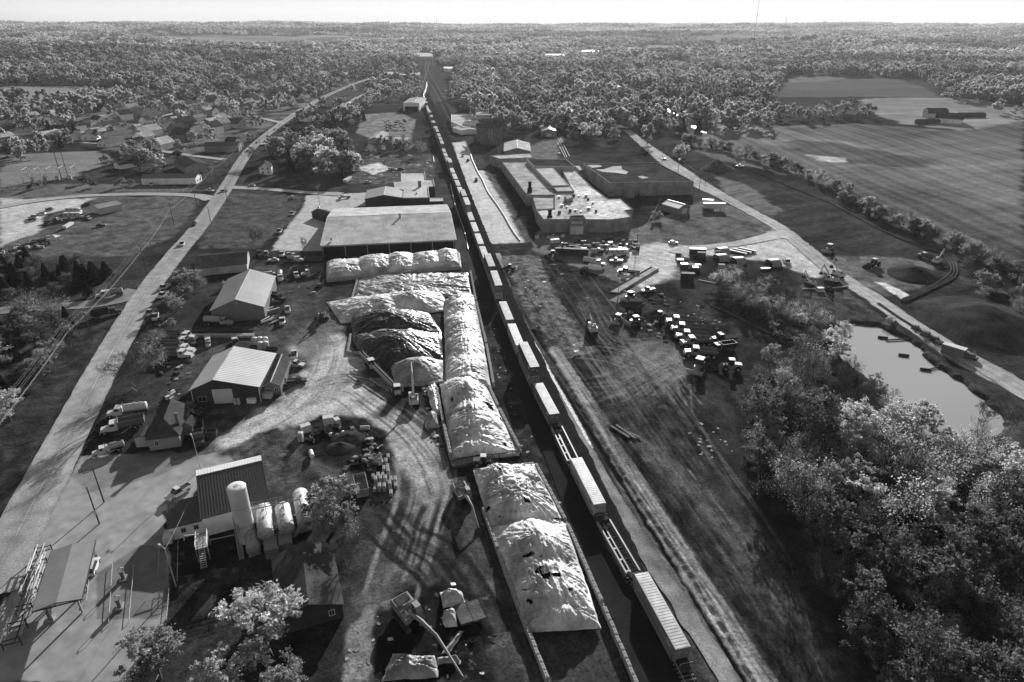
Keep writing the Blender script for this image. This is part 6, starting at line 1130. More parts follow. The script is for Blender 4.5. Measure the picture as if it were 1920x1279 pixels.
pile('tarp_covered_pile', 'row of four rounded pale humps under tarps along the warehouse', [(612, 492), (862, 474), (865, 500), (612, 526)], [(.12, .6, .22, .8, 3.6), (.36, .5, .19, .75, 4.8), (.54, .5, .16, .75, 4.7), (.74, .55, .19, .75, 4.4), (.9, .5, .15, .75, 4.6)], 'white', seed=111, wr=.5, cell=.28)
def rag(label, P, h, tone, seed, name='loose_tarp', wr=.5):
    t = pile(name, label, P, [(.5, .5, .6, .6, h)], tone, seed=seed, wr=wr, cell=.14, edge=.25, group=None); t['category'] = 'tarp'; return t
rag('crumpled loose tarp at the bottom edge under the long boom', [(735, 1225), (815, 1228), (822, 1268), (716, 1275)], .9, 'grey', 120)
rag('narrow strip of tarp trailing right of the boom', [(820, 1232), (860, 1226), (865, 1240), (820, 1246)], .6, 'grey', 121)
rag('heap of white crumpled tarp beside the concrete lids', [(824, 1110), (865, 1106), (878, 1132), (830, 1140)], 1.6, 'white', 122, wr=.8)
rag('second heap of white crumpled tarp left of the concrete lids', [(828, 1146), (858, 1142), (860, 1172), (834, 1176)], 1.5, 'white', 123, wr=.8)
rag('twisted ribbon of tarp below the concrete lids', [(862, 1180), (870, 1182), (842, 1224), (826, 1226)], .5, 'grey', 124)
rag('white crumpled tarp heap left of the crumpled pale pile', [(800, 726), (818, 716), (828, 775), (812, 780)], 1.2, 'white', 125, wr=.7)
rag('round tarped bundle left of the crumpled pale pile', [(797, 775), (822, 772), (825, 800), (798, 802)], 1.8, 'grey', 126)
# ------------------------------------------------------------ concrete blocks
CB = MB(); CB.hull([(-.75, .0, .36), (.75, .0, .36), (.75, .7, .35), (.7, .75, .31), (-.7, .75, .31), (-.75, .7, .35)]); 
for s in (-1, 1): CB.box((s * .36, 0, .78), (.22, .22, .08))
cbm = bpy.data.meshes.new('block'); cbm.from_pydata(CB.v, [], CB.f); cbm.materials.append(CONC)
JB = MB(); JB.hull([(-.95, 0, .4), (.95, 0, .4), (.95, .35, .28), (.95, .95, .12), (-.95, .95, .12), (-.95, .35, .28)]); jbm = bpy.data.meshes.new('block'); jbm.from_pydata(JB.v, [], JB.f); jbm.materials.append(CONC)
def wall(P, label, pitch=1.56, courses=2, mesh=None, name='block_wall', sc_=1.0):
    Q = [G(*p) for p in P]; t = thing(name, label, 'wall', Q[0]); n = 0
    for i in range(len(Q) - 1):
        d = Q[i + 1] - Q[i]; l = d.length; k = max(1, int(l / (pitch * sc_))); a = math.atan2(d.y, d.x)
        for j in range(k):
            for c in range(courses):
                if c and j == k - 1: continue
                p = Q[i] - Q[0] + d * ((j + .5 + .5 * c) / k); o = link('block', mesh or cbm, t, (p.x + random.uniform(-.05, .05), p.y + random.uniform(-.05, .05), c * .755 * sc_ - .06), a + random.uniform(-.03, .03)); o.scale = (sc_,) * 3; n += 1
    return t
wall([(1003, 873), (1062, 985), (1130, 1140), (1197, 1300)], 'long concrete block wall on the railway side of the near pile', sc_=.9)
wall([(905, 955), (935, 1040), (975, 1150), (1030, 1290)], 'long concrete block wall on the yard side of the near pile', sc_=.9)
wall([(888, 884), (1001, 872)], 'block wall closing the far end of the near pile', courses=1)
wall([(846, 866), (974, 852)], 'block wall at the near foot of the crumpled pale pile', courses=1)
wall([(898, 690), (935, 770), (976, 850)], 'block wall between the crumpled pale pile and the railway')
wall([(882, 512), (893, 570), (912, 650), (926, 728)], 'block wall between the long ridge and the railway')
wall([(818, 730), (832, 800), (846, 862)], 'block wall on the yard side of the crumpled pale pile')
wall([(612, 529), (700, 520), (790, 512), (866, 504)], 'block wall in front of the row of humps')
wall([(658, 628), (652, 662), (690, 664)], 'low block corner at the left of the black mounds', courses=1)
wall([(742, 726), (832, 718)], 'block wall at the foot of the small grey mound', courses=1)
wall([(330, 632), (400, 632), (476, 632)], 'low block wall behind the row of trucks', courses=1)
wall([(672, 520), (660, 562)], 'block wall at the left end of the flat sheet', courses=1)
for i, (x, y, c) in enumerate([(700, 895, 1), (709, 893, 1), (718, 893, 1), (728, 889, 2), (705, 905, 2), (714, 903, 2), (723, 903, 2), (733, 900, 1), (703, 918, 1), (712, 918, 2), (721, 918, 2), (731, 913, 2), (741, 900, 1), (742, 912, 1), (733, 926, 1), (720, 880, 1), (727, 877, 1), (716, 868, 1), (724, 866, 1), (728, 858, 1)]):
    for k in range(c):
        o = link('concrete_block', cbm, None, G(x, y) + Vector((0, 0, .76 * k - .05)), RR + random.uniform(-.08, .08)); tag(o, 'pale concrete block ' + ('lying on another block' if k else 'standing on the ground') + ' in the stack yard' + (', front rows' if y > 900 else ', rear rows'), 'concrete block', 'concrete blocks in the stack yard')
g = skip('roll_off_skip', 'skip', 'skip', 6.0, 2.6, 2.0, M('paint_skip_pale', .33, .6, .3, 1.5, .3), True); put(g, (673, 895), (683, 940), 'pale open skip under the leafy tree beside the block stacks')
# scrap ring beside the yard
for i, (a, b, h, l, tn) in enumerate([((565, 812), (583, 806), 1.9, 'pale lidded crate pair at the left of the scrap ring', 'white'), ((607, 798), (627, 795), 2.4, 'tall pale double crate at the top of the scrap ring', 'white'), ((628, 797), (637, 794), 1.6, 'small pale crate right of the tall double crate', 'grey')]):
    t = thing('crate', l, 'crate', (G(*a) + G(*b)) / 2, math.atan2(*((G(*b) - G(*a)).yx))); w = (G(*b) - G(*a)).length; k = MB(); k.box((0, 0, h / 2), (w, 1.6, h)); k.build('body', WALL['pale'], t); k = MB(); k.box((-w * .25, 0, h + .06), (w * .48, 1.7, .14)); k.box((w * .25, 0, h + .06), (w * .48, 1.7, .14)); k.build('lid', TRIM, t)
t = thing('portable_toilet', 'pale portable toilet standing left of the crates', 'toilet', G(565, 826)); k = MB(); k.box((0, 0, 1.1), (1.15, 1.15, 2.2)); k.build('body', WALL['pale'], t); k = MB(); k.hull([(-.62, 2.2, .62), (.62, 2.2, .62), (.4, 2.45, .4), (-.4, 2.45, .4)]); k.build('roof', TRIM, t); door(t, (0, -.58, .1), (.75, 1.9), -math.pi / 2, WALL['grey'], ribs=1)
k = MB(); k.cyl((0, 0, .6), (2.6, .4, .9), .55, n=12); tag(k.build('drum', TRIM, None, True, G(583, 850), -1.3), 'white drum lying at the left of the scrap ring', 'drum')
k = MB(); k.cyl((0, 0, .55), (2.2, .1, .55), .55, n=12); tag(k.build('drum', WALL['pale'], None, True, G(676, 806), .1), 'pale drum lying at the right of the scrap ring', 'drum')
rs = random.Random(4)
for i in range(125):
    a = rs.uniform(2.7, -1.2); x = 637 + 62 * math.cos(a) + rs.uniform(-14, 14); y = 842 - 34 * math.sin(a) + rs.uniform(-9, 9)
    if not (560 < x < 735): continue
    k = MB(); s = rs.uniform(.3, 1.1); w = rs.random()
    if w < .4: k.box((0, 0, s * .3), (s * 1.6, s, s * .6), 0, rs.uniform(-.4, .4))
    elif w < .75: k.tube([(0, 0, .1), (s, .2, .4 * s), (2.2 * s, 0, .15)], .09 * (1 + s), 5)
    else: k.ball((0, 0, s * .35), s * .7, 7, (1.2, .9, .6))
    tag(k.build('scrap_piece', rs.choice([CONCD, STEEL, CONC, TYRE, WALL['black'], RUST, TRIM]), None, False, G(x, y), rs.uniform(0, 6)), 'bent piece of scrap in the ring of scrap below the yard', 'scrap', 'scrap pieces in the ring')
for i, (x, y, r, h, l) in enumerate([(655, 822, 5, 1.6, 'dark soil heap inside the scrap ring'), (640, 838, 4, 1.2, 'low soil heap beside the bush in the scrap ring'), (1345, 318, 14, 6, 'grey dirt heap at the start of the works road'), (1715, 515, 13, 3.4, 'dark soil heap on the bare field'), (1845, 605, 26, 6, 'large dark soil mound at the right edge'), (1230, 590, 6, 2, 'soil heap beside the dozer box'), (960, 1130, .1, .1, ''), (1800, 590, 16, 3.5, 'lower dark soil mound left of the large mound')]):
    if r < 1: continue
    n = 40; uu = np.linspace(-1, 1, n); X, Y_ = np.meshgrid(uu * r, uu * r * .8); d = np.hypot(X / r, Y_ / (r * .8)); Zh = h * np.clip(1 - d, 0, 1) ** 1.1 * (1 + .8 * (fbm(X / r * 2, Y_ / r * 2, 300 + i, 4) - .5)) - .25 * sstep(.85, 1, d); i2 = np.arange(n - 1)[:, None] * n + np.arange(n - 1)[None, :]; q = np.stack([i2, i2 + 1, i2 + n + 1, i2 + n], -1).reshape(-1, 4)
    tag(link('soil_heap', npmesh('soil_heap', np.stack([X, Y_, Zh], -1).reshape(-1, 3), q, M('soil_heap_%d' % (i in (2,)), .09 if i == 2 else .04, .95, .4, 1, .3, bump=.4), None, True), None, GT(x, y), .3 * i), l, 'soil heap')
# concrete lids and bits by the long excavator
for (x, y, rz, l) in [(869, 1156, .40, 'broad rusty steel tray beside the tarp heaps'), (892, 1150, .40, 'narrower pale steel tray beside the broad one')]:
    k = MB(); w = 2.15 if 'broad' in l else 1.75; k.box((0, 0, .78), (w, 4.3, .1)); 
    for s in (-1, 1): k.box((s * w / 2, 0, .65), (.1, 4.3, .4)); k.box((0, s * 2.1, .65), (w - .1, .1, .4))
    k.box((0, 0, .22), (w * .7, 2.6, .45)); tag(k.build('steel_tray', RUST if 'broad' in l else M('steel_tray_pale', .22, .6, .3), None, False, G(x, y), rz), l, 'tray')
t = thing('tyre', 'old tyre lying on the mud right of the ribbon of tarp', 'tyre', G(886, 1202)); k = MB(); n = 16
for j in range(n): a = j * 2 * math.pi / n; k.tube([(.45 * math.cos(a), .45 * math.sin(a), .15), (.45 * math.cos(a + .45), .45 * math.sin(a + .45), .15)], .16, 6)
k.build('tread', TYRE, t)
for x, y, l in [(850, 1097, 'white board lying above the tarp heaps'), (732, 1200, 'white board lying beside the concrete track')]: k = MB(); k.box((0, 0, .25), (.9, .6, .06), .2, .3); tag(k.build('board', TRIM, None, False, G(x, y), .2), l, 'board')
rk = random.Random(8)
def bits(P, n, label, group, mats, smin=.12, smax=.5, nm='debris_piece', cat='debris', flatk=.35, seed=1):
    rk = random.Random(seed); Q = [G(*p) for p in P]; x0 = min(q.x for q in Q); x1 = max(q.x for q in Q); y0 = min(q.y for q in Q); y1 = max(q.y for q in Q); pl = [(q.x, q.y) for q in Q]; k_ = 0
    while k_ < n:
        x = rk.uniform(x0, x1); y = rk.uniform(y0, y1)
        if not inpoly(x, y, pl): continue
        k_ += 1; s = rk.uniform(smin, smax); m = MB(); c = [Vector((s * rk.uniform(.6, 1) * math.cos(a) * rk.choice([1, 1.8]), s * rk.uniform(.6, 1) * math.sin(a), .02)) for a in (0, 1.1, 2.3, 3.2, 4.2, 5.3)]
        m.prism([(v.x, v.y) for v in c], -.02, s * flatk * rk.uniform(.2, 1)); tag(m.build(nm, rk.choice(mats), None, False, Vector((x, y, -.1)), rk.uniform(0, 6)), label, cat, group)
bits([(640, 1279), (655, 1180), (735, 1130), (720, 1200), (700, 1279)], 12, 'broken slab edge along the concrete track at the bottom', 'rubble beside the concrete track', [CONC, CONCD], seed=2)
bits([(745, 1120), (930, 1180), (930, 1270), (840, 1270)], 16, 'small piece of rubbish in the mud right of the long boom', 'rubbish in the mud by the long boom', [CONC, TRIM, STEEL], .12, .35, seed=3)
bits([(940, 480), (1010, 480), (1060, 600), (1120, 660), (1070, 680), (1000, 620)], 60, 'broken pale slab in the torn up ground right of the train', 'broken slabs in the torn up ground', [CONCD, CONCD, CONC, STEEL], .15, .6, 'broken_slab', 'rubble', .15, 4)
bits([(900, 600), (935, 610), (990, 760), (1010, 850), (1055, 940), (1030, 950), (960, 800)], 26, 'scrap of pale plastic on the verge left of the railway bed', 'plastic scraps on the verge', [TRIM, CONC, CONC], .12, .45, 'plastic_scrap', 'litter', .12, 5)
bits([(1180, 560), (1330, 560), (1370, 640), (1290, 600)], 24, 'piece of broken timber and plate between the dozers and the dump trucks', 'broken pieces by the dozers', [CONC, CONCD, STEEL, RUST], .2, .7, 'debris_piece', 'debris', .3, 6)
bits([(1280, 790), (1360, 800), (1380, 870), (1310, 860)], 24, 'pale plank scrap in the patch below the broad pale bulldozer', 'plank scraps at the wood edge', [CONC, CONCD, CONC], .15, .5, 'plank_scrap', 'debris', .15, 7)
bits([(660, 300), (735, 300), (740, 330), (660, 330)], 14, 'pale flat piece painted as puddle glint on the muddy lot', 'painted puddle glints on the muddy lot', [TRIM, CONC], .8, 2.5, 'puddle_glint', 'rubble', .05, 9)  # flat white pieces stand in for sky reflected in the puddles
bits([(792, 726), (818, 722), (842, 850), (806, 840)], 34, 'rubbish heaped against the block wall beside the crumpled pale pile', 'rubbish beside the crumpled pile', [CONC, CONCD, TRIM, STEEL, TYRE], .25, .8, 'rubbish', 'rubbish', .6, 12)
bits([(480, 486), (600, 486), (606, 560), (500, 560)], 30, 'part lying among the parked yard trucks below the warehouse', 'parts among the yard trucks', [CONCD, STEEL, RUST, CONC], .25, .9, 'machine_part', 'scrap', .7, 13)
bits([(296, 640), (360, 640), (358, 740), (300, 740)], 30, 'part lying on the ground left of the white roofed shed', 'parts left of the white roofed shed', [CONCD, STEEL, RUST, CONC, TYRE], .25, .9, 'machine_part', 'scrap', .7, 14)
bits([(1160, 545), (1250, 550), (1250, 640), (1170, 630)], 44, 'steel part heaped around the soil box and bulldozers', 'parts around the bulldozers', [CONCD, STEEL, RUST, TYRE, CONC], .3, 1.1, 'machine_part', 'scrap', .9, 15)
bits([(1010, 480), (1060, 480), (1110, 560), (1060, 570)], 26, 'dark clod or plate on the churned bank below the crate rows', 'plates on the churned bank', [CONCD, STEEL, RUST], .3, 1.0, 'machine_part', 'scrap', .6, 16)
# planks at the dug bank, pipes
for i, (a, b, l) in enumerate([((1145, 800), (1180, 822), 'long weathered plank, left of three on the bank'), ((1155, 798), (1192, 824), 'long weathered plank, middle of three on the bank'), ((1178, 812), (1200, 822), 'shorter plank at the right on the bank')]):
    A, B = G(*a), G(*b); k = MB(); k.box((0, 0, .25), ((B - A).length, .5, .25)); tag(k.build('plank', CONCD, None, False, (A + B) / 2, math.atan2(B.y - A.y, B.x - A.x)), l, 'plank')
def pipe(pts, r, label, mat, cat='pipe', name='pipe', z=None, n=7, smooth=True, group=None):
    Q = [GT(*p) for p in pts]; z = r if z is None else z
    Q = smooth_line(Q, 8) if smooth else [Vector((q.x, q.y, 0)) for q in Q]
    o = Q[0].copy(); k = MB(); k.tube([(q.x - o.x, q.y - o.y, z + .0007 * max(0, q.length - 250) + th(q.x, q.y)) for q in Q], r, n); return tag(k.build(name, mat, None, True, o), label, cat, group)
HOSE = M('hose_black', .10, .7, .2); HOSEP = M('hose_pale', .3, .4, .2)
for i, off in enumerate([0, 10, 20]):
    pipe([(1688 + off * .3, 564 + off * .2), (1740, 541 + off * .3), (1775 + off * .35, 520 + off * .35), (1783 + off * .55, 505 + off * .3), (1775 + off * .55, 488 + off * .1), (1755 + off * .3, 474), (1720, 462 - off * .05), (1640, 428), (1560, 385), (1480, 352), (1400, 318)], .26, ['innermost of the three long black pipes curving round the bare field', 'middle one of the three long black pipes curving round the bare field', 'outermost of the three long black pipes curving round the bare field'][i], HOSE, z=.3)
pipe([(845, 346), (852, 380), (862, 410), (872, 440), (878, 468)], .16, 'pale hose along the left side of the railway bed', TRIM, 'hose', 'hose', n=5); pipe([(812, 292), (814, 305)], .2, 'short pale hose at the muddy lot', TRIM, 'hose', 'hose', n=5)
pipe([(868, 274), (880, 286), (886, 302), (896, 325), (905, 340), (915, 362), (930, 382), (945, 405), (960, 432), (975, 452)], .35, 'long pale plastic lined bank edge along the works strip', TRIM, 'liner', 'liner_roll', z=.2)
for i, (a, b) in enumerate([((1047, 262), (1063, 296)), ((1045, 268), (1060, 297)), ((1050, 260), (1068, 295))]): pipe([a, b], .18, ['left', 'middle', 'right'][i] + ' one of three long hoses running down behind the factory', TRIM, 'hose', 'hose', smooth=False)
pipe([(1330, 572), (1380, 595), (1440, 625), (1510, 640)], .25, 'long rusty pipe lying below the scrub strip', RUST, smooth=False); pipe([(1310, 526), (1358, 535)], .2, 'straight pale pipe beside the crates', HOSEP, smooth=False)
# --- pond pumps
for i, (P, l) in enumerate([([(1723, 622), (1700, 636), (1662, 638)], 'farthest intake hose lying across the pond'), ([(1765, 648), (1745, 660), (1735, 664)], 'short intake hose on the pond bank'), ([(1802, 668), (1780, 682), (1740, 694)], 'nearest intake hose lying across the pond')]):
    Q = [G(*p, -.9) for p in P]; k = MB(); k.tube([(q - Q[0]) + Vector((0, 0, 1.2 if j == 0 else .1)) for j, q in enumerate(Q)], .24, 7); tag(k.build('intake_hose', HOSE, None, True, Q[0]), l, 'hose')
for (x, y, l) in [(1655, 634, 'dark float at the end of the farthest intake hose'), (1694, 667, 'dark float alone in the middle of the pond'), (1735, 694, 'dark float at the end of the nearest intake hose')]:
    p = G(x, y, -1.1); k = MB(); k.cyl((-1.4, .3, .25), (1.4, -.5, .25), .42, n=10); tag(k.build('float', STEEL, None, True, p), l, 'float')
wallp = G(1788, 665); t = thing('container_office', 'grey container standing among the pumps on the pond bank', 'container', G(1786, 664), -.85); k = MB(); k.box((0, 0, 1.35), (6.2, 2.5, 2.7)); 
for j in range(16): k.box((-2.9 + j * .39, -1.27, 1.35), (.16, .08, 2.4))
k.build('body', WALL['grey'], t); k = MB(); k.box((0, 0, 2.76), (6.3, 2.6, .1)); k.build('roof', TRIM, t); door(t, (3.1, 0, .1), (1.9, 2.3), 0, WALL['steel'], ribs=1)
for i, (x, y, s, l) in enumerate([(1716, 617, .8, 'pump set at the far end of the pond bank'), (1735, 630, 1.0, 'square pump set beside the far intake hose'), (1752, 640, .9, 'dark pump set in the middle of the pond bank'), (1818, 672, 1.1, 'pale pump set nearest the camera on the pond bank'), (1758, 645, .7, 'small pump set next to the dark one')]):
    t = thing('pump_set', l, 'pump', G(x, y), -.85); k = MB(); k.box((0, 0, .9 * s), (2.4 * s, 1.4 * s, 1.3 * s)); k.build('housing', PAINT['grey'] if i != 2 else STEEL, t); k = MB(); k.box((0, 0, .15), (3.2 * s, 1.6 * s, .2)); k.build('skid', STEEL, t); k = MB(); k.cyl((1.5 * s, 0, .7 * s), (2.0 * s, 0, .7 * s), .4 * s); k.cyl((.6 * s, .3, 1.5 * s), (.6 * s, .3, 2.2 * s), .1); k.build('pump', STEELP, t)
for i in range(2): pipe([(1645 + i * 3, 570 - i), (1690, 600 - i * 2), (1740, 630 - i * 2), (1770, 646 - i * 2)], .22, ['dark', 'second dark'][i] + ' pipe along the edge of the works road above the pond', HOSE)
k = MB(); k.box((0, 0, .2), (9, .5, .35)); tag(k.build('long_beam', CONC, None, False, G(1525, 542), .12), 'long pale beam below the pair of excavators', 'beam'); k = MB(); k.box((0, 0, .2), (10, .6, .4)); tag(k.build('long_beam', CONC, None, False, G(1570, 540), .3), 'long pale beam running to the bend of the works road', 'beam')
for i, (x, y, l) in enumerate([(1537, 546, 'white box on skids below the long beam'), (1553, 545, 'dark box on skids right of the white one')]): k = MB(); k.box((0, 0, .8), (2.4, 1.6, 1.4)); k.box((0, 0, .1), (3, 1.8, .2)); tag(k.build('skid_box', TRIM if i == 0 else STEEL, None, False, G(x, y), .1), l, 'box')
# --- crates, stacks and half pipes in the works yard
def Q4(x, y): return (980 + x / 7.35, 420 + y / 7.35)
rr = random.Random(21)
def crate(x, y, w, d, h, mat, label, rz=-.05, group='crates in the works yard', lid=True):
    t = thing('crate', label, 'crate', G(x, y), rz, group); k = MB(); k.box((0, 0, h / 2), (w, d, h)); 
    for j in (-1, 0, 1): k.box((j * w * .46, -d / 2 - .03, h / 2), (.12, .06, h))
    k.build('body', mat, t)
    if lid: k = MB(); k.box((0, 0, h + .04), (w + .1, d + .1, .08)); k.build('lid', rr.choice([TRIM, CONC, WALL['pale'], CONC]), t)
    return t
for i in range(7): x, y = Q4(500 + i * 62, 420 + i * 3); crate(x, y, 1.9 if i else 3.2, 1.8, 3.0, STEEL, 'dark steel box with pale lid in the front wall of crates' + (', first from the left' if i == 0 else ''))
for i in range(84):
    a = rr.uniform(0, 1); x, y = Q4(560 + a * 1040, 300 + rr.uniform(-30, 100) + (20 if a < .3 else 0)); crate(x, y, rr.uniform(.8, 2.4), rr.uniform(.7, 1.6), rr.uniform(.6, 2.0), rr.choice([STEEL, RUST, WALL['grey'], WALL['pale'], STEEL, CONC]), 'jumbled crate in the crowded crate rows behind the motor home' if x > 1090 else 'jumbled crate in the crate rows behind the wall of steel boxes', rr.uniform(-.5, .5))
def Q5(x, y): return (1230 + x / 7.1, 430 + y / 7.1)
for i, (x, y, w, h, m, l) in enumerate([(415, 670, 5.2, 2.8, STEEL, 'big dark bin with pale lids at the near end of the works yard'), (370, 510, 3, 1.8, RUST, 'dark crate behind the big dark bin'), (460, 520, 2.4, 1.8, WALL['grey'], 'grey crate behind the big dark bin'), (520, 560, 2.2, 1.9, STEEL, 'dark crate right of the big dark bin'), (320, 440, 2.6, 1.4, RUST, 'rusty crate on the left edge of the works yard'), (295, 370, 2.2, 2.0, STEEL, 'upright crate at the left corner of the works yard'), (550, 330, 7, 2.6, STEEL, 'long dark rack of crates at the back of the works yard'), (600, 370, 3.4, 2.2, RUST, 'stacked crate in front of the long dark rack'), (400, 400, 2.4, 1.2, CONC, 'low pale crate in the middle of the works yard'), (870, 510, 2.6, 1.4, WALL['pale'], 'pale crate under the scrub trees')]): x, y = Q5(x, y); crate(x, y, w, 2.0, h, m, l, -.1, None)
for i, (x, y, l) in enumerate([(860, 400, 'half round steel shell standing second in the works yard'), (880, 310, 'half round steel shell at the back of the works yard'), (1090, 440, 'half round steel shell partly behind the scrub trees'), (1560, 470, 'half round steel shell standing alone at the right')]):
    x, y = Q5(x, y); k = MB(); n = 12; vs = []; L2 = 4.5; R2 = 3.1
    for xx in (-L2 / 2, L2 / 2):
        for rad in (R2, R2 - .12):
            for j in range(n + 1): a = math.pi * j / n; vs.append((xx, rad * math.cos(a), rad * .75 * math.sin(a)))
    m_ = n + 1; fs = [(j, j + 1, 2 * m_ + j + 1, 2 * m_ + j) for j in range(n)] + [(m_ + j + 1, m_ + j, 3 * m_ + j, 3 * m_ + j + 1) for j in range(n)] + [(j + 1, j, m_ + j, m_ + j + 1) for j in range(n)] + [(2 * m_ + j, 2 * m_ + j + 1, 3 * m_ + j + 1, 3 * m_ + j) for j in range(n)]
    k.add(vs, fs); tag(k.build('half_round_shell', M('shell_steel', .22, .5, .2), None, True, G(x, y), .25), l, 'steel shell')
for i in range(6): x, y = Q5(1060 + i * 32, 330 - i * 8); k = MB(); k.box((0, 0, .5), (8, .5, .9)); tag(k.build('steel_beam', [STEEL, TRIM][i % 2], None, False, G(x, y), -.75), 'long steel beam in the row of beams behind the shells', 'beam', 'row of steel beams')
put(PICK['white'], Q5(1780, 480), Q5(1700, 420), 'white pickup right of the lone half round shell'); k = MB(); k.hull([(-2.2, .1, .2), (-2.0, .7, .9), (1.4, .7, .9), (2.4, .75, .1), (1.4, .1, .3)]); tag(k.build('boat_hull', TRIM, None, False, G(*Q5(1455, 535)), .1), 'white upturned boat shaped tank beside the scrub strip', 'boat')
# wash ramp
A, B, C_, D_ = G(1142, 548), G(1162, 550), G(1235, 506), G(1222, 502); k = MB(); k.add([p - A + Vector((0, 0, z)) for z in (-.1, .35) for p in (A, B, C_, D_)], [(3, 2, 1, 0), (4, 5, 6, 7), (0, 1, 5, 4), (1, 2, 6, 5), (2, 3, 7, 6), (3, 0, 4, 7)]); t = thing('wash_ramp', 'long concrete wash ramp with kerbs across the mud', 'ramp', A); k.build('slab', CONC, t); k = MB()
for p, q in ((A, D_), (B, C_)): k.tube([p - A + Vector((0, 0, .55)), q - A + Vector((0, 0, .55))], .22, 4)
k.build('kerb', CONCD, t)
k = MB(); k.box((0, 0, 1.6), (4.6, 3.0, 3.2)); k.box((0, 0, 3.2), (4.8, 3.2, .1)); tag(k.build('soil_box', STEEL, None, False, G(1191, 578), -.05), 'large dark box container beside the bulldozer', 'container')
for k_, (x, y, l) in enumerate([(1052, 446, 'pale tank on legs beside the factory lawn'), (1004, 448, 'short pale pipe section by the ditch')]): k = MB(); k.cyl((0, 0, .9), (1.6, 0, .9), .7, n=12); k.box((.8, 0, .2), (1.2, 1, .4)); tag(k.build('small_tank', TRIM, None, True, G(x, y), .3), l, 'tank')
# conveyor beside the black mounds
A, B = G(677, 662, 2.2), G(738, 724, 1.0); d = B - A; t = thing('conveyor', 'long conveyor running beside the black mounds to the grey mound', 'conveyor', (A.x, A.y, 0)); k = MB(); o = Vector((A.x, A.y, 0)); n_ = Vector((-d.y, d.x, 0)).normalized()
for s in (-1, 1): k.tube([A - o + n_ * s * .55, B - o + n_ * s * .55], .18, 4); k.tube([A - o + n_ * s * .55 + Vector((0, 0, .7)), B - o + n_ * s * .55 + Vector((0, 0, .7))], .1, 4)
for j in range(18):
    p = A.lerp(B, (j + .5) / 18) - o; k.tube([p - n_ * .55, p + n_ * .55], .06, 4); k.tube([p + n_ * .55, p + n_ * .55 + Vector((0, 0, .7))], .05, 4)
k.build('frame', STEELP, t); k = MB(); k.add([A - o - n_ * .45 + Vector((0, 0, .25)), A - o + n_ * .45 + Vector((0, 0, .25)), B - o + n_ * .45 + Vector((0, 0, .25)), B - o - n_ * .45 + Vector((0, 0, .25))], [(3, 2, 1, 0)]); k.build('belt', TYRE, t); k = MB(); p = A.lerp(B, .35) - o
for s in (-1, 1): k.tube([p + n_ * s * .7, Vector((p.x, p.y, 0)) + n_ * s * .9], .12, 4)
k.box((B.x - o.x, B.y - o.y, .6), (1.6, 1.6, 1.2), .6); k.build('support', STEEL, t)
# pipe heap, white silo bags, concrete slabs
for i in range(16): k = MB(); l = rr.uniform(3, 6); k.box((0, 0, .3 + .12 * (i % 4)), (l, .4, .25), 0, rr.uniform(-.15, .1)); tag(k.build('plank', [TRIM, WALL['pale'], STEEL][i % 3], None, False, G(506 + rr.uniform(-8, 16), 592 + rr.uniform(-14, 12)), 1.0 + rr.uniform(-.3, .3)), 'long plank or profile in the heap right of the grey steel shed', 'plank', 'planks in the heap beside the steel shed')
for i, (x, y) in enumerate([(1270, 285), (1330, 280), (1395, 282), (1335, 340), (1400, 335)]): k = MB(); k.cyl((0, 0, .1), (0, 0, 1.9), 1.05, .95, n=14, dome=.4); tag(k.build('round_tank', TRIM, None, True, G(280 + x / 6.393, 600 + y / 6.393)), 'round white tank in the ' + ('front pair' if y > 300 else 'rear row of three') + ' of tanks behind the white roofed shed', 'tank', 'round white tanks behind the white roofed shed')
pipe([(500, 655), (522, 654)], .5, 'long dark pipe lying below the round white tanks', RUST, smooth=False)
for i, (y, m, l) in enumerate([(622, STEEL, 'long dark rail of steel behind the row of trucks'), (630, CONC, 'long pale concrete beam behind the row of trucks')]): k = MB(); A, B = G(335, y), G(476, y - 1); k.box(((B - A).length / 2, 0, .3), ((B - A).length, 1.0, .6)); tag(k.build('long_beam', m, None, False, A, math.atan2((B - A).y, (B - A).x)), l, 'beam')
for i, (x, y) in enumerate([(404, 772), (420, 771)]): k = MB(); k.box((0, 0, .08), (2.0, 2.6, .1)); k.box((0, 0, .14), (.1, 2.6, .06)); tag(k.build('pallet', RUST, None, False, G(x, y), -.15), ['left', 'right'][i] + ' dark pallet lying in front of the pale roller door', 'pallet')
for x, y, l, m, s in [(473, 754, 'white wire caged box against the white roofed shed', WALL['white'], 1.6), (502, 745, 'low pale crate in front of the narrow hut', WALL['pale'], 1.8), (441, 757, 'white upright cylinder beside the roller door', TRIM, .8), (448, 757, 'white rounded cylinder right of the other one', TRIM, .9)]:
    k = MB()
    if 'cylinder' in l: k.cyl((0, 0, 0), (0, 0, 1.5), s * .5, n=12, dome=.2)
    else: k.box((0, 0, s * .4), (s * 1.4, s, s * .8)); k.box((0, 0, s * .8), (s * 1.5, s * 1.05, .1))
    tag(k.build('gas_bottle' if 'cylinder' in l else 'crate', m, None, False, G(x, y), -.08), l, 'gas bottle' if 'cylinder' in l else 'crate')
for i in range(26): k = MB(); k.box((0, 0, .4), (rr.uniform(.6, 1.6), rr.uniform(.5, 1), rr.uniform(.4, 1.1))); tag(k.build('scrap_piece', rr.choice([STEEL, RUST, CONC, TRIM, TYRE]), None, False, G(325 + rr.uniform(-16, 10), 748 + rr.uniform(-18, 8)), rr.uniform(0, 3)), 'scrap part on the dark heap above the site office', 'scrap', 'scrap heap above the site office')
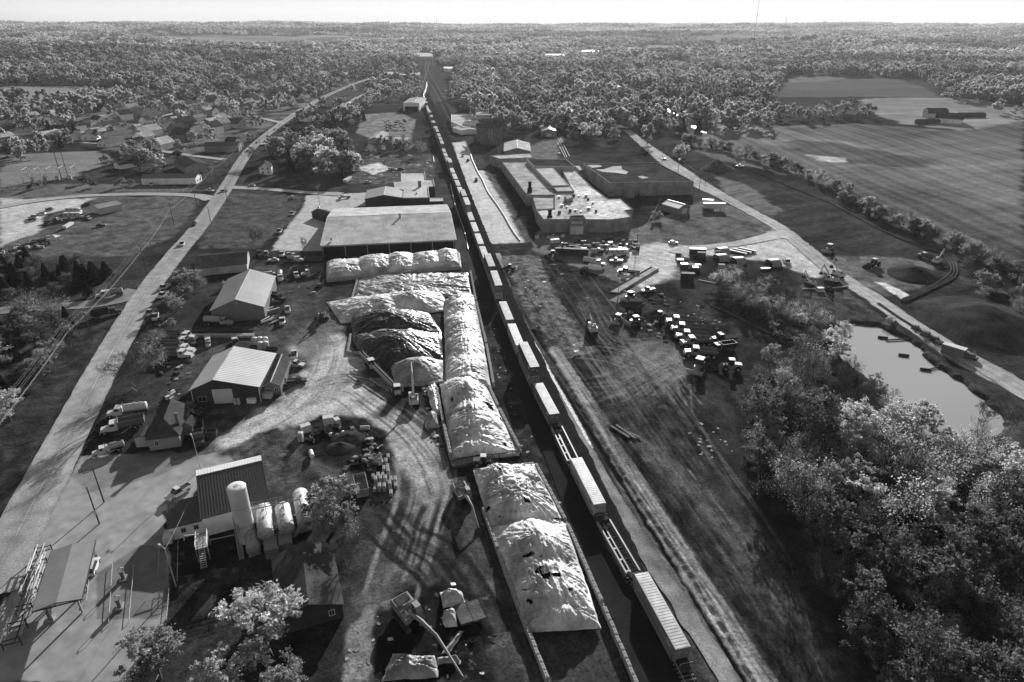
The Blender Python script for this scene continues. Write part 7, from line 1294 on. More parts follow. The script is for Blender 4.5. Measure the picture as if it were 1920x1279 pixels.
for i in range(60): k = MB(); k.box((0, 0, .5), (rr.uniform(.8, 2.6), rr.uniform(.6, 1.5), rr.uniform(.4, 1.3)), 0, rr.uniform(-.2, .2)); a = rr.random(); tag(k.build('scrap_piece', rr.choice([STEEL, RUST, CONC, TRIM, TYRE, STEEL]), None, False, G(2 + a * 92, 480 - a * 24 + rr.uniform(-12, 8)), rr.uniform(0, 3)), 'scrap part in the long junk row above the conifers', 'scrap', 'junk row above the conifers')
t = thing('canopy_tent', 'small white tent at the right end of the junk row', 'tent', G(102, 452)); k = MB(); k.add([(-2.5, -2, 2.2), (2.5, -2, 2.2), (2.5, 2, 2.2), (-2.5, 2, 2.2), (0, 0, 3.2)], [(0, 1, 4), (1, 2, 4), (2, 3, 4), (3, 0, 4), (3, 2, 1, 0)]); k.build('roof', TRIM, t); k = MB()
for sx in (-2.3, 2.3):
    for sy in (-1.8, 1.8): k = MB(); k.box((sx, sy, 1.1), (.12, .12, 2.2)); k.build('post', TRIM, t)
for i in range(70): k = MB(); k.box((0, 0, .5), (rr.uniform(1, 3), rr.uniform(.8, 2), rr.uniform(.5, 1.5))); tag(k.build('scrap_piece', rr.choice([STEEL, RUST, CONC, TRIM, TRIM]), None, False, G(742 + rr.uniform(-20, 18), 236 + rr.uniform(-11, 10)), rr.uniform(0, 3)), 'stored part in the crowded yard below the tall hangar', 'scrap', 'stored parts below the hangar')
# ------------------------------------------------------------ freight train on its track
T0 = Vector((24.6, 71.5, 0)); 
# line of the track through the near and far container ends
TP = [Vector(p) for p in [(36.5, 20, 0), (26.9, 71.5, 0), (18.1, 106, 0), (10.8, 140, 0), (6.4, 160, 0), (2.2, 182, 0), (-1.0, 201, 0), (-5.2, 226, 0), (-10, 258, 0), (-31.2, 392, 0), (-64, 590, 0), (-113, 900, 0), (-128, 1010, 0), (-138, 1120, 0), (-152, 1250, 0)]]
TL = smooth_line(TP, 12); CUM = [0.0]
for i in range(1, len(TL)): CUM.append(CUM[-1] + (TL[i] - TL[i - 1]).length)
def along(s):
    x = float(np.interp(s, CUM, [p.x for p in TL])); y = float(np.interp(s, CUM, [p.y for p in TL])); return Vector((x, y, th(x, y) * 1.0 + .0007 * max(0, math.hypot(x, y) - 250)))
def s_of(y): return float(np.interp(y, [p.y for p in TL], CUM))
def rails(name, label, pts_s, off=0.0, fn=along):
    t = thing(name, label, 'railway track', fn(pts_s[0])); o = t.location.copy()
    for s_ in (-1, 1):
        k = MB(); P = []
        for i, s in enumerate(pts_s):
            p = fn(s); d = (fn(s + 1) - fn(s - 1)).normalized(); n = Vector((-d.y, d.x, 0)); P.append(p + n * (s_ * .75 + off) - o + Vector((0, 0, .28)))
        k.tube(P, .07, 4); k.build('rail', M('rail_steel', .3, .3, .1, 1, .1, metal=.8), t)
    sl = MB()
    for s in np.arange(pts_s[0], min(pts_s[-1], pts_s[0] + 420), .75):
        p = along(s) if fn is along else fn(s); d = (fn(s + .5) - fn(s - .5)).normalized(); n = Vector((-d.y, d.x, 0)); q = p + n * off - o; sl.box((q.x, q.y, .16), (2.5, .24, .16), math.atan2(n.y, n.x))
    ob = sl.build('sleepers', CONCD, t); ob['kind'] = 'stuff'
rails('railway_track', 'railway track carrying the container train', list(np.arange(5, CUM[-1] - 3, 9)))
CONT = {}
def container(L_, tone, hgt=2.9, mark=False, ribs=True):
    """corrugated steel container with ribbed roof, doors at the near end and a panel mark on its side"""
    w = 2.6; P = M('container_%s' % tone, {'grey': .20, 'pale': .30, 'dark': .09, 'mid': .14}[tone], .55, .12, 1.2, .18); RP = M('container_roof_%s' % tone, {'grey': .5, 'pale': .62, 'dark': .36, 'mid': .43}[tone], .5, .25, .9, .3, spec=.2)
    t = thing('shipping_container', 'shipping container', 'container'); b = MB(); b.box((0, 0, hgt / 2), (L_, w - .1, hgt - .04))
    n = int(L_ / .42)
    for i in range(n):
        x = -L_ / 2 + .3 + (L_ - .6) * (i + .5) / n
        for s in (-1, 1): b.box((x, s * (w / 2 - .03), hgt / 2), (.2, .06, hgt - .35))
    b.build('body', P, t); r = MB(); r.box((0, 0, hgt + .0), (L_, w, .06)); n = int(L_ / .58)
    for i in range(n): r.box((-L_ / 2 + (i + .5) * L_ / n, 0, hgt + .04), (L_ / n * .6, w - .25, .035))
    r.build('roof', RP, t); f = MB()
    for x in (-L_ / 2 + .08, L_ / 2 - .08):
        for s in (-1, 1): f.box((x, s * (w / 2 - .02), hgt / 2), (.18, .14, hgt + .02))
    for s in (-1, 1): f.box((0, s * (w / 2 - .01), hgt - .06), (L_ - .3, .12, .16)); f.box((0, s * (w / 2 - .01), .1), (L_ - .3, .12, .2))
    f.build('frame', P, t); d = MB()
    for s in (-1, 1): 
        d.box((-L_ / 2 - .01, s * .62, hgt / 2), (.08, 1.18, hgt - .3))
        for q in (.35, .9): d.cyl((-L_ / 2 - .09, s * q, .25), (-L_ / 2 - .09, s * q, hgt - .25), .035, n=5)
    d.build('door', P, t); m = MB(); 
    for s in (-1, 1): m.box((-L_ * .36, s * (w / 2 + .012), hgt * .62), (1.5, .02, .9)); m.box((-L_ * .36, s * (w / 2 + .02), hgt * .62), (.9, .02, .5))
    m.box((-L_ / 2 - .06, .62, hgt * .72), (.02, .5, .34)); m.box((-L_ / 2 - .06, -.62, hgt * .6), (.02, .4, .3))
    m.build('marking', PAINT['silver'] if tone != 'pale' else PAINT['grey'], t); return Proto(t)
for tn in ('grey', 'pale', 'dark', 'mid'): CONT[tn] = container(16.15, tn)
C40 = container(12.2, 'mid')
# low well wagon
WG = M('wagon_dark', .045, .6, .2, 1.5, .2)
def wagon(L_=19.6):
    t = thing('well_wagon', 'well wagon', 'railway wagon'); b = MB(); h = L_ / 2
    for s in (-1, 1): b.box((0, s * 1.36, .75), (L_ - 5, .14, .9)); b.box((0, s * 1.33, 1.24), (L_ - 5, .3, .1))
    b.box((0, 0, .42), (L_ - 5, .5, .14))
    for x in (-6, -3, 0, 3, 6): b.box((x, 0, .40), (.4, 2.6, .12))
    b.build('well', M('wagon_sill', .18, .5, .2, 1.5, .2), t); e = MB()
    for s in (-1, 1): e = MB(); e.hull([(s * (h - 2.6), .4, 1.4), (s * (h - 2.6), 1.35, 1.4), (s * (h - 1.5), 1.25, .9), (s * h, 1.2, .7), (s * h, .95, .6), (s * (h - 1.4), .9, .8)]); e.build('end_platform', WG, t)
    c = MB()
    for s in (-1, 1): c.box((s * (h + .3), 0, .95), (.7, .35, .3))
    c.build('coupler', WG, t)
    for s in (-1, 1):
        k = MB(); k.box((s * (h - 1.2), 0, .62), (2.3, 1.7, .3))
        bo = k.build('bogie', WG, t)
        for x in (-.85, .85):
            w = MB(); w.cyl((s * (h - 1.2) + x, -.9, .45), (s * (h - 1.2) + x, .9, .45), .44, n=12); w.build('wheelset', STEEL, bo)
    h_ = MB(); 
    for s in (-1, 1): h_.tube([(s * (h - .2), 1.1, 1.2), (s * (h - .2), 1.1, 2.0), (s * (h - .2), -1.1, 2.0), (s * (h - .2), -1.1, 1.2)], .04, 4)
    h_.build('handrail', TRIM, t); return Proto(t)
WAG = wagon()
def on_track(p, s, z, label, group):
    q = along(s); d = (along(s + 5) - along(s - 5)).normalized(); return p.at(q + Vector((0, 0, z)), math.atan2(d.y, d.x), label, group)
# near containers from the photographed positions: middle distance along the line, level, tone
LIST = [(55.5, 0, 'pale'), (79.3, 0, 'grey'), (113.8, 0, 'pale'), (148.2, 0, 'mid'), (167.8, 1, 'grey'), (187.8, 0, 'pale'), (207, 0, 'mid'), (231, 1, 'pale'), (252, 1, 'grey')]
ORD = ['cut by the bottom edge', 'with a square side mark, second from the bottom edge', 'standing between two empty wagons', 'just beyond the empty wagon, fourth from the bottom edge', 'stacked high, beside the crumpled pale pile', 'single, behind the high stacked one', 'single, level with the long tarped ridge', 'stacked high, level with the flat glossy sheet', 'stacked high at the far end of the row of humps']
taken = []
for (y, lv, tn), o_ in zip(LIST, ORD):
    s = s_of(y); taken.append(s); on_track(CONT[tn], s, .62 + .05, 'shipping container ' + ('under the one ' if lv else '') + o_, 'containers on the train')
    if lv: on_track(CONT['dark' if tn == 'grey' else 'mid'], s, .72 + 2.97, 'top shipping container ' + o_, 'containers on the train')
s = s_of(252) + 19.6; n = 9; 
while s < s_of(905):
    r = random.random(); far = int((s - s_of(252)) / 130)
    zone = ['beside the warehouse', 'beside the white flat roofed annex', 'beside the muddy lot', 'near the tall hangar', 'beyond the hangar yard', 'at the far end of the train'][min(5, far)]
    on_track(CONT[random.choice(['pale', 'grey', 'pale', 'mid'])], s, .67, ('lower ' if r < .45 else 'single ') + 'container on the train ' + zone, 'containers on the train')
    if r < .45: on_track(CONT[random.choice(['pale', 'grey', 'mid'])], s, 3.69, 'upper container on the train ' + zone, 'containers on the train')
    taken.append(s); s += 19.9 + (0 if random.random() < .9 else 6)
# wagons under all of them, plus the empty ones
prev = None
for y in (96.6, 131): taken.append(s_of(y))
for s in sorted(taken): 
    i = s_of(96.6) == s; on_track(WAG, s, .08, 'empty low wagon with ' + ('open well nearest the bottom edge' if s == s_of(96.6) else 'open well beside the gravel strip') if s in (s_of(96.6), s_of(131)) else 'low well wagon carrying containers ' + ('in the near part of the train' if s < s_of(260) else 'in the far part of the train'), 'wagons of the train')
# second pair of tracks in the distance
P2 = [[(862, 240), (842, 205), (822, 168), (808, 145), (803, 128), (806, 115)], [(848, 240), (832, 205), (814, 168), (800, 145), (797, 128), (801, 115)], [(798, 182), (793, 165), (796, 150), (801, 132), (806, 115)]]
for i, P in enumerate(P2):
    Q = smooth_line([GT(*p) for p in P], 10); o = Q[0].copy(); t = thing('railway_track', ['right hand bright track of the far pair', 'left hand bright track of the far pair', 'track running on past the far end of the train'][i], 'railway track', (o.x, o.y, 0))
    for s_ in (-1, 1):
        k = MB(); k.tube([Vector((q.x - o.x + s_ * .8, q.y - o.y, th(q.x, q.y) + .5 + .0007 * max(0, q.length - 250))) for q in Q], .09, 4); k.build('rail', M('rail_bright', .5, .6, .1, 1, .1), t)
# ------------------------------------------------------------ depot tanks
def Y(x, y, x0=280, y0=840, k=5.328): return (x0 + x / k, y0 + y / k)
TW = M('tank_white', .60, .4, .10, 1.2, .15, streak=(1, 1, .25)); TD = M('tank_dirty', .46, .5, .45, 1.6, .4)
t = thing('upright_tank', 'tall upright white tank standing behind the iron stair', 'tank', G(*Y(985, 905))); k = MB(); k.cyl((0, 0, .0), (0, 0, 12.8), 1.75, n=28, dome=.35); k.build('shell', TW, t, True); k = MB(); k.cyl((0, 0, 13.1), (0, 0, 13.2), .4); k.tube([(1.2, -.6, 12.9), (1.2, -.6, 13.7), (.2, -1.2, 13.7), (.2, -1.2, 12.9)], .04, 4)
for z in (4.2, 8.5): k.cyl((0, 0, z), (0, 0, z + .08), 1.79, n=28)
k.build('fitting', TRIMD, t)
axis = (G(*Y(1140, 575), 4) - G(*Y(1168, 870), 3)); ta = math.atan2(axis.y, axis.x)
def ltank(far, near, r, z, label, mat):
    a, b = G(*Y(*far), z), G(*Y(*near), z); m = (a + b) / 2; d = a - b; L_ = d.length; t = thing('horizontal_tank', label, 'tank', (m.x, m.y, 0), math.atan2(d.y, d.x)); k = MB(); k.cyl((-L_ / 2 + .3, 0, z), (L_ / 2 - .3, 0, z), r, n=28, dome=.45); k.build('shell', mat, t, True); k = MB()
    for x in (-L_ * .3, L_ * .3): k.box((x, 0, (z - r * .6) / 2), (.5, r * 1.7, z - r * .6))
    k.build('saddle', CONC, t); k = MB(); k.cyl((L_ * .2, 0, z + r), (L_ * .2, 0, z + r + .35), .3); k.cyl((-L_ * .1, 0, z + r), (-L_ * .1, 0, z + r + .3), .2)
    k.build('hatch', TRIMD, t)
    for x in (-L_ * .35, L_ * .35): k = MB(); k.cyl((x, 0, z), (x + .1, 0, z), r + .03, n=28); k.build('band', TRIMD, t)
    return t
ltank((1140, 600), (1165, 870), 1.55, 3.4, 'horizontal white tank nearest the tall upright tank', TD)
ltank((1330, 590), (1375, 815), 1.55, 3.4, 'horizontal tank streaked dark on top, middle of three', TD)
ltank((1505, 450), (1560, 760), 1.55, 3.4, 'horizontal tank partly under the leafy tree', TD)
ltank((1015, 860), (1045, 1030), 1.3, 1.9, 'short grey horizontal tank at the foot of the tall upright tank', M('tank_grey', .3, .45, .25, 1.2, .25))
# pipe bridge
A = G(*Y(860, 640), 7.0); B = G(*Y(1500, 500), 7.0); t = thing('pipe_bridge', 'pipe bridge with handrail across the tops of the tanks', 'pipe bridge', (A.x, A.y, 0)); o = Vector((A.x, A.y, 0)); d = (B - A).normalized(); n_ = Vector((-d.y, d.x, 0)); k = MB()
for s in (-.4, .4): k.tube([A - o + n_ * s, B - o + n_ * s], .08, 4); k.tube([A - o + n_ * s + Vector((0, 0, 1.0)), B - o + n_ * s + Vector((0, 0, 1.0))], .05, 4)
for j in range(12): p = A.lerp(B, j / 11) - o; k.tube([p - n_ * .4 + Vector((0, 0, 1)), p - n_ * .4, p + n_ * .4, p + n_ * .4 + Vector((0, 0, 1))], .04, 4)
k.build('walkway', STEELP, t); k = MB()
for j in (2, 5, 8, 11): p = A.lerp(B, j / 11) - o; k = MB(); k.tube([Vector((p.x, p.y, 0)), p], .09, 5); k.build('post', STEELP, t)
k = MB(); k.tube([A - o + Vector((0, 0, -.3)), B - o + Vector((0, 0, -.3))], .12, 6); k.build('pipe', TRIM, t)
# iron stair
A = G(*Y(925, 1115)); B = G(*Y(850, 650), 6.6); t = thing('iron_stair', 'steep pale iron stair rising beside the tall upright tank', 'stair', A); d = B - A; n_ = Vector((-d.y, d.x, 0)).normalized(); k = MB()
for s in (-.4, .4): k.tube([n_ * s, d + n_ * s], .08, 4); k.tube([n_ * s + Vector((0, 0, 1)), d + n_ * s + Vector((0, 0, 1))], .05, 4)
k.build('stringer', STEELP, t); k = MB()
for j in range(26): p = d * ((j + .5) / 26); k.box(p, (.3, .8, .06), math.atan2(d.y, d.x))
k.build('tread', STEELP, t)
# loading platform on the left of the tanks
c = G(*Y(555, 1050)); t = thing('loading_platform', 'pale steel loading platform with handrail and steps', 'platform', c, ta); k = MB(); k.box((0, 0, 3.0), (4.2, 2.2, .15))
for x in (-2, 2):
    for y in (-1, 1): k.box((x, y, 1.5), (.14, .14, 3.0))
k.build('deck', M('deck_grating', .28, .5, .25, 4, .2), t); k = MB(); R_ = [(-2, -1), (2, -1), (2, 1), (-2, 1), (-2, -1)]
for z in (3.5, 4.05): k.tube([(x, y, z) for x, y in R_], .05, 4)
for x in (-2, -.7, .7, 2):
    for y in (-1, 1): k.box((x, y, 3.5), (.07, .07, 1.1))
k.build('handrail', TRIM, t); k = MB(); k.tube([(-2.1, -.5, 3), (-4.4, -.5, .1)], .07, 4); k.tube([(-2.1, .5, 3), (-4.4, .5, .1)], .07, 4)
for j in range(9): k.box((-2.2 - j * .25, 0, 2.85 - j * .32), (.25, 1, .05))
k.build('steps', STEELP, t); k = MB(); k.tube([(.5, .3, 3), (.5, .3, 4.4), (.8, 2.8, 4.6), (.8, 3.0, 3.6)], .12, 6); k.build('loading_arm', TRIM, t)
pipe([Y(620, 965), Y(860, 915)], .1, 'pale pipe from the loading platform to the iron stair', TRIM, smooth=False, z=1.2)
for i, (x, y, l) in enumerate([(1235, 1040, 'left grey tank cabinet below the horizontal tanks'), (1365, 985, 'right grey tank cabinet below the horizontal tanks')]): k = MB(); k.box((0, 0, 1.3), (4.0, 2.6, 2.2)); k.box((0, 0, 2.45), (4.1, 2.7, .1)); k.box((-1.6, -1, .1), (.2, .2, .4)); tag(k.build('cabinet', WALL['grey'], None, False, G(*Y(x, y)), ta), l, 'cabinet')
# ------------------------------------------------------------ forecourt canopy, pumps, hose racks
a, b = G(105, 1130, 5.3), G(136, 1019, 5.3); d = b - a; L_ = d.length; rz = math.atan2(-d.y, -d.x); m = (a + b) / 2; FR = rz
t = thing('forecourt_canopy', 'long grey ridged canopy roof over the forecourt', 'canopy', (m.x, m.y, 0), rz); r = MB()
for s in (-1, 1): slab(r, (-L_ / 2, s * 3.6, 4.7), (L_ / 2, s * 3.6, 4.7), (L_ / 2, 0, 5.3), (-L_ / 2, 0, 5.3), .25)
r.build('roof', M('canopy_grey', .20, .5, .12, .6, .15), t); k = MB()
for s in (-1, 1): k.box((0, s * 3.62, 4.55), (L_ + .06, .08, .34)); k.box((s * (L_ / 2 + .03), 0, 4.62), (.08, 7.3, .25))
k.build('fascia', STEEL, t)
for x in (-L_ * .36, 0, L_ * .36):
    for y in (-2.2, 2.2): k = MB(); k.box((x, y, 2.3), (.28, .28, 4.6)); k.build('post', TRIMD, t)
def pump(px, py, label):
    t = thing('fuel_pump', label, 'fuel pump', G(px, py), FR); k = MB(); k.box((0, 0, .1), (1.6, 1.2, .2)); k.build('plinth', CONC, t); k = MB(); k.box((0, 0, 1.0), (.8, .6, 1.7)); k.build('body', PAINT['grey'], t); k = MB(); k.tube([(.2, .3, 1.7), (.2, .6, 2.6), (.2, .1, 2.9), (.2, -.4, 2.6), (.2, -.4, 1.4)], .07, 6); k.build('hose_arm', TRIM, t)
pump(232, 1085, 'fuel pump on the open island, farther one'); pump(225, 1138, 'fuel pump on the open island, nearer one'); pump(96, 1160, 'fuel pump under the near end of the canopy')
# hose and pipe rack left of the canopy
a, b = G(25, 1215), G(86, 1040); d = b - a; L_ = d.length; t = thing('pipe_rack', 'long rack of weathered pipes and planks left of the canopy', 'pipe rack', ((a + b) / 2), math.atan2(d.y, d.x)); k = MB()
for x in np.linspace(-L_ / 2, L_ / 2, 7):
    for y in (-1.3, 1.3): k.box((x, y, 1.1), (.14, .14, 2.2))
    k.box((x, 0, 1.9), (.14, 2.7, .14)); k.box((x, 0, 1.0), (.14, 2.7, .14)); k.build('frame', STEEL, t); k = MB()
rr = random.Random(5)
for j in range(46): k = MB(); x = rr.uniform(-L_ * .42, L_ * .42); l = rr.uniform(3, 8); y = rr.uniform(-1.3, 1.3); z = 1.1 + .95 * (j % 2); k.tube([(x - l / 2, y, z), (x + l / 2, y + rr.uniform(-.2, .2), z + .03)], rr.uniform(.06, .13), 6); k.build('pipe', rr.choice([TRIM, CONC, CONC, WALL['pale'], STEELP, STEEL]), t)
# low rails / bollards of the islands
for i, (p, q) in enumerate([((212, 1060), (205, 1170)), ((252, 1062), (243, 1165)), ((300, 1020), (297, 1080)), ((335, 1000), (333, 1090)), ((318, 1105), (313, 1165)), ((168, 1090), (163, 1130))]):
    A, B = G(*p), G(*q); t = thing('guard_rail', ['guard rail left of the open island pumps', 'guard rail right of the open island pumps', 'guard rail beside the forecourt joint', 'guard rail next to the light pole', 'guard rail near the bottom trees', 'short guard rail beside the canopy'][i], 'guard rail', A); k = MB(); k.tube([Vector((0, 0, .45)), B - A + Vector((0, 0, .45))], .05, 5); k.build('rail', STEELP, t)
    for j in range(4): k = MB(); c = (B - A) * (j / 3); k.box((c.x, c.y, .22), (.1, .1, .45)); k.build('post', STEELP, t)
# ------------------------------------------------------------ two people by the canopy
SKIN = M('skin', .30, .6, .05); CLOTH = M('cloth_pale', .55, .9, .1); CLOTHD = M('cloth_dark', .06, .9, .15); HAIR = M('hair_dark', .03, .8, .2)
def person(loc, rz, label, step=.18):
    """standing figure grown from a joint skeleton; face, hair and clothing are children"""
    me = bpy.data.meshes.new('person'); J = {'pel': (0, 0, .95), 'chest': (0, 0, 1.32), 'neck': (0, 0, 1.48), 'hd': (.02, 0, 1.60), 'top': (.01, 0, 1.74)}; E = [('pel', 'chest'), ('chest', 'neck'), ('neck', 'hd'), ('hd', 'top')]; Rr = {'pel': .14, 'chest': .16, 'neck': .055, 'hd': .095, 'top': .06}
    for s, n in ((1, 'l'), (-1, 'r')):
        st = step * s
        for k_, p, r in (('hip', (0, .1 * s, .9), .1), ('kn', (st * .6 + .03, .11 * s, .5), .062), ('an', (st, .11 * s, .09), .042), ('to', (st + .17, .12 * s, .045), .035), ('sh', (0, .19 * s, 1.40), .068), ('el', (-st * .5, .26 * s, 1.13), .045), ('wr', (-st * .5 + .12, .24 * s, .92), .03), ('pa', (-st * .5 + .16, .235 * s, .85), .035)): J[k_ + n] = p; Rr[k_ + n] = r
        for f in range(4): J['f%d' % f + n] = (-st * .5 + .175 + .012 * f, (.215 + .016 * f) * s, .77 - .008 * (f in (1, 2))); Rr['f%d' % f + n] = .010
        J['th' + n] = (-st * .5 + .2, .195 * s, .83); Rr['th' + n] = .011
        E += [('pel', 'hip' + n), ('hip' + n, 'kn' + n), ('kn' + n, 'an' + n), ('an' + n, 'to' + n), ('chest', 'sh' + n), ('sh' + n, 'el' + n), ('el' + n, 'wr' + n), ('wr' + n, 'pa' + n), ('wr' + n, 'th' + n)] + [('pa' + n, 'f%d' % f + n) for f in range(4)]
    ks = list(J); me.from_pydata([J[k_] for k_ in ks], [(ks.index(a), ks.index(b)) for a, b in E], []); o = bpy.data.objects.new('person', me); COL.objects.link(o); md = o.modifiers.new('skin', 'SKIN'); sv = me.skin_vertices[0].data
    for i, k_ in enumerate(ks): sv[i].radius = (Rr[k_],) * 2; sv[i].use_root = (k_ == 'pel')
    o.modifiers.new('sub', 'SUBSURF').levels = 1; o.modifiers['sub'].render_levels = 2; me.materials.append(SKIN); o.location = loc; o.rotation_euler = (0, 0, rz)
    def sleeve(nm, segs, mat):
        k = MB()
        for pts, rs in segs: k.tube(pts, rs, 10)
        return k.build(nm, mat, o, True)
    sleeve('jacket', [([(0, 0, .86), (0, 0, 1.1), (0, 0, 1.38), (0, 0, 1.47)], [.19, .18, .2, .09])] + [([J['sh' + n], J['el' + n], J['wr' + n]], [.095, .068, .05]) for n in 'lr'], CLOTH)
    sleeve('trousers', [([J['hip' + n], J['kn' + n], J['an' + n]], [.12, .085, .065]) for n in 'lr'] + [([(0, 0, .82), (0, 0, .98)], [.17, .18])], CLOTHD)
    k = MB(); k.ball((-.01, 0, 1.70), .125, 10, (1, .92, .85)); k.build('hair', HAIR, o, True); k = MB()
    for s in (-1, 1): k.ball((.105, .035 * s, 1.645), .013, 6); 
    k.build('eye', HAIR, o); k = MB(); k.hull([(.10, 1.645, .008), (.13, 1.60, .016), (.10, 1.59, .014)]); k.box((.105, 0, 1.565), (.01, .045, .01)); 
    for s in (-1, 1): k.ball((.015, .1 * s, 1.62), .025, 6, (.7, .4, 1))
    k.build('face', SKIN, o); return tag(o, label, 'person')
person(G(181, 1046) + Vector((0, 0, -.05)), 2.2, 'person in pale jacket standing beside the canopy, right of the pair'); person(G(172, 1047) + Vector((0, 0, -.05)), -.6, 'person in pale jacket standing close to the canopy edge, left of the pair', .1)
# ------------------------------------------------------------ poles, wires, substation, masts
WOOD_ = M('pole_wood', .07, .9, .25, 3, .2); WIRE = M('wire_bright', .40, .8, .05, 1, .05); WIRED = M('wire_dark', .03, .5)
POLES = {}
def pole(key, base, h, label, arm=0.0, armrz=None, trans=False, metal=False, lamp=False, r=.16):
    p = GT(*base) if base[1] < 330 else G(*base); t = thing('light_pole' if lamp else 'utility_pole', label, 'lamp post' if lamp else 'utility pole', p, armrz if armrz is not None else MR + math.pi / 2); k = MB(); k.cyl((0, 0, -.4), (0, 0, h), r, r * .7, n=8); k.build('shaft', STEELP if metal else WOOD_, t)
    if arm: k = MB(); k.box((0, 0, h - .5), (arm, .14, .14)); [k.cyl((x * arm, 0, h - .43), (x * arm, 0, h - .2), .05, n=6) for x in (-.45, -.2, .2, .45)]; k.build('cross_arm', WOOD_, t)
    if trans: k = MB(); k.cyl((.4, 0, h - 2.2), (.4, 0, h - 1.2), .32, n=10); k.cyl((-.4, 0, h - 2.2), (-.4, 0, h - 1.2), .32, n=10); k.build('transformer', TRIMD, t)
    if lamp: k = MB(); k.tube([(0, 0, h - .1), (1.2, 0, h + .2)], .06, 5); k.box((1.4, 0, h + .2), (.7, .3, .16)); k.build('lamp', TRIM, t)
    POLES[key] = Vector((p.x, p.y, p.z + h)); return t
pole('a', (144, 668), 11.5, 'utility pole with transformers below the side road', 2.4, trans=True); pole('b', (173, 637), 11, 'utility pole with transformer beside the dark trailer truck', 1.6, trans=True); pole('c', (275, 511), 12, 'tall utility pole on the grass left of the main road', 2.4); pole('d', (288, 482), 8.5, 'thin pole behind the tall utility pole', 0)
pole('e', (327, 424), 12, 'utility pole above the two pickups on the main road', 2.4); pole('f', (369, 386), 13, 'utility pole at the pale side road corner', 2.4); pole('g', (398, 354), 13, 'utility pole beside the long white building', 2.0); pole('h', (407, 342), 13, 'utility pole just beyond the long white building', 2.0); pole('i', (433, 322), 13, 'utility pole beside the shops', 2.0); pole('j', (453, 294), 13, 'utility pole across from the white farmhouse', 2.0); pole('k', (426, 376), 8, 'short pole at the pale drive', 0); pole('l', (395, 416), 8, 'short pole on the grass right of the main road', 0); pole('m', (378, 343), 9, 'short pole in front of the long white building', 0)
pole('n', (490, 287), 11, 'utility pole at the road turning', 1.6); pole('o', (505, 268), 11, 'utility pole beyond the road turning', 1.6); pole('p', (527, 258), 11, 'utility pole beside the wide dark roofed hall', 1.6); pole('q', (560, 232), 11, 'utility pole far along the main road', 1.6); pole('r', (600, 205), 11, 'farther utility pole along the main road', 1.6); pole('s', (650, 170), 11, 'farthest utility pole along the main road', 1.6)
pole('t', (600, 388), 12, 'tall lamp pole at the edge of the pale warehouse lot', 0, .5, metal=True, lamp=True, r=.14); pole('u', (186, 981), 9.2, 'dark pole with small sign on the forecourt', 0); pole('v', (195, 941), 9.2, 'dark pole farther from the canopy on the forecourt', 0); pole('w', (330, 1099), 9, 'pale lamp pole leaning over the forecourt', 0, 2.6, metal=True, lamp=True, r=.13); pole('x', (376, 879), 8.5, 'slim pole at the corner of the depot hall', 0, 2.2, metal=True, lamp=True, r=.1)
pole('y', (1193, 476), 9, 'utility pole with looping cables in front of the factory', 1.6); pole('z', (1241, 305), 11, 'utility pole at the far corner of the dark roofed hall', 1.6); pole('A', (1271, 326), 11, 'utility pole behind the dark roofed hall', 1.8, trans=True); pole('B', (1310, 362), 12, 'utility pole beside the works road', 1.6); pole('C', (1322, 345), 11, 'thin pole across the works road', 0); pole('D', (1157, 578), 8, 'leaning pole at the end of the wash ramp', 0)
pole('E', (-90, 1010), 12, 'utility pole beyond the left edge', 2.4); pole('F', (383, 340), 12, 'x', 0) if False else None
sg = MB(); sg.box((0, 0, 0), (.9, .06, .9)); p = POLES['u']; tag(sg.build('pole_sign', TRIM, None, False, (p.x + .02, p.y - .22, 3.0), 0), 'small white sign board on the dark forecourt pole', 'sign')
def wire(keys, off, z, sag, label, mat=WIRE, r=.035, group=None):
    P = [POLES[k] if isinstance(k, str) else k for k in keys]; o = P[0].copy(); pts = []
    for a, b in zip(P, P[1:]):
        d = (b - a).normalized(); n = Vector((-d.y, d.x, 0)).normalized()
        for j in range(10): t = j / 10; pts.append(a.lerp(b, t) + n * off + Vector((0, 0, z - sag * 4 * t * (1 - t))) - o)
    pts.append(P[-1] + Vector((0, 0, z)) - o); k = MB(); k.tube(pts, r, 4); tag(k.build('power_cable', mat, None, False, o), label, 'cable', group)
LN = ['E', 'a', 'c', 'e', 'f', 'g', 'h', 'i', 'j', 'n', 'o', 'p', 'q', 'r', 's']
for i, (of, z) in enumerate([(-1.1, -.2), (-.5, -.2), (.5, -.2), (1.1, -.2)]): wire(LN[:10], of, z, .9, 'thin overhead cable along the left of the main road', WIRE, .014, 'upper cables along the main road')
wire(LN, .3, -3.0, 1.0, 'thick bright lowest cable bundle along the main road', WIRE, .035); wire(LN[:10], .5, -3.5, 1.0, 'bright cable just below the thick bundle', WIRE, .018)
wire(['v', 'x'], 0, -.2, .5, 'thin dark cable from the forecourt pole to the slim pole', WIRED, .02); wire(['u', 'x'], 0, -.2, .6, 'second thin dark cable over the forecourt', WIRED, .02); wire(['w', G(*Y(400, 500), 4)], 0, -.2, .3, 'thin cable from the lamp pole to the depot wing', WIRE, .02)
wire(['y', G(1170, 420, 6.5)], 0, -.2, 2.0, 'left looping cable from the factory roof to its pole', WIRE, .05); wire(['y', G(1240, 370, 6)], 0, -.2, 2.0, 'right looping cable from the pole to the dark roofed hall', WIRE, .05); wire(['z', 'A', 'B', G(1420, 420, 9)], 0, -.3, .8, 'cable along the works road, upper one', WIRE, .04); wire(['z', 'A', 'B'], .6, -.5, .8, 'cable along the works road, lower one', WIRE, .04)
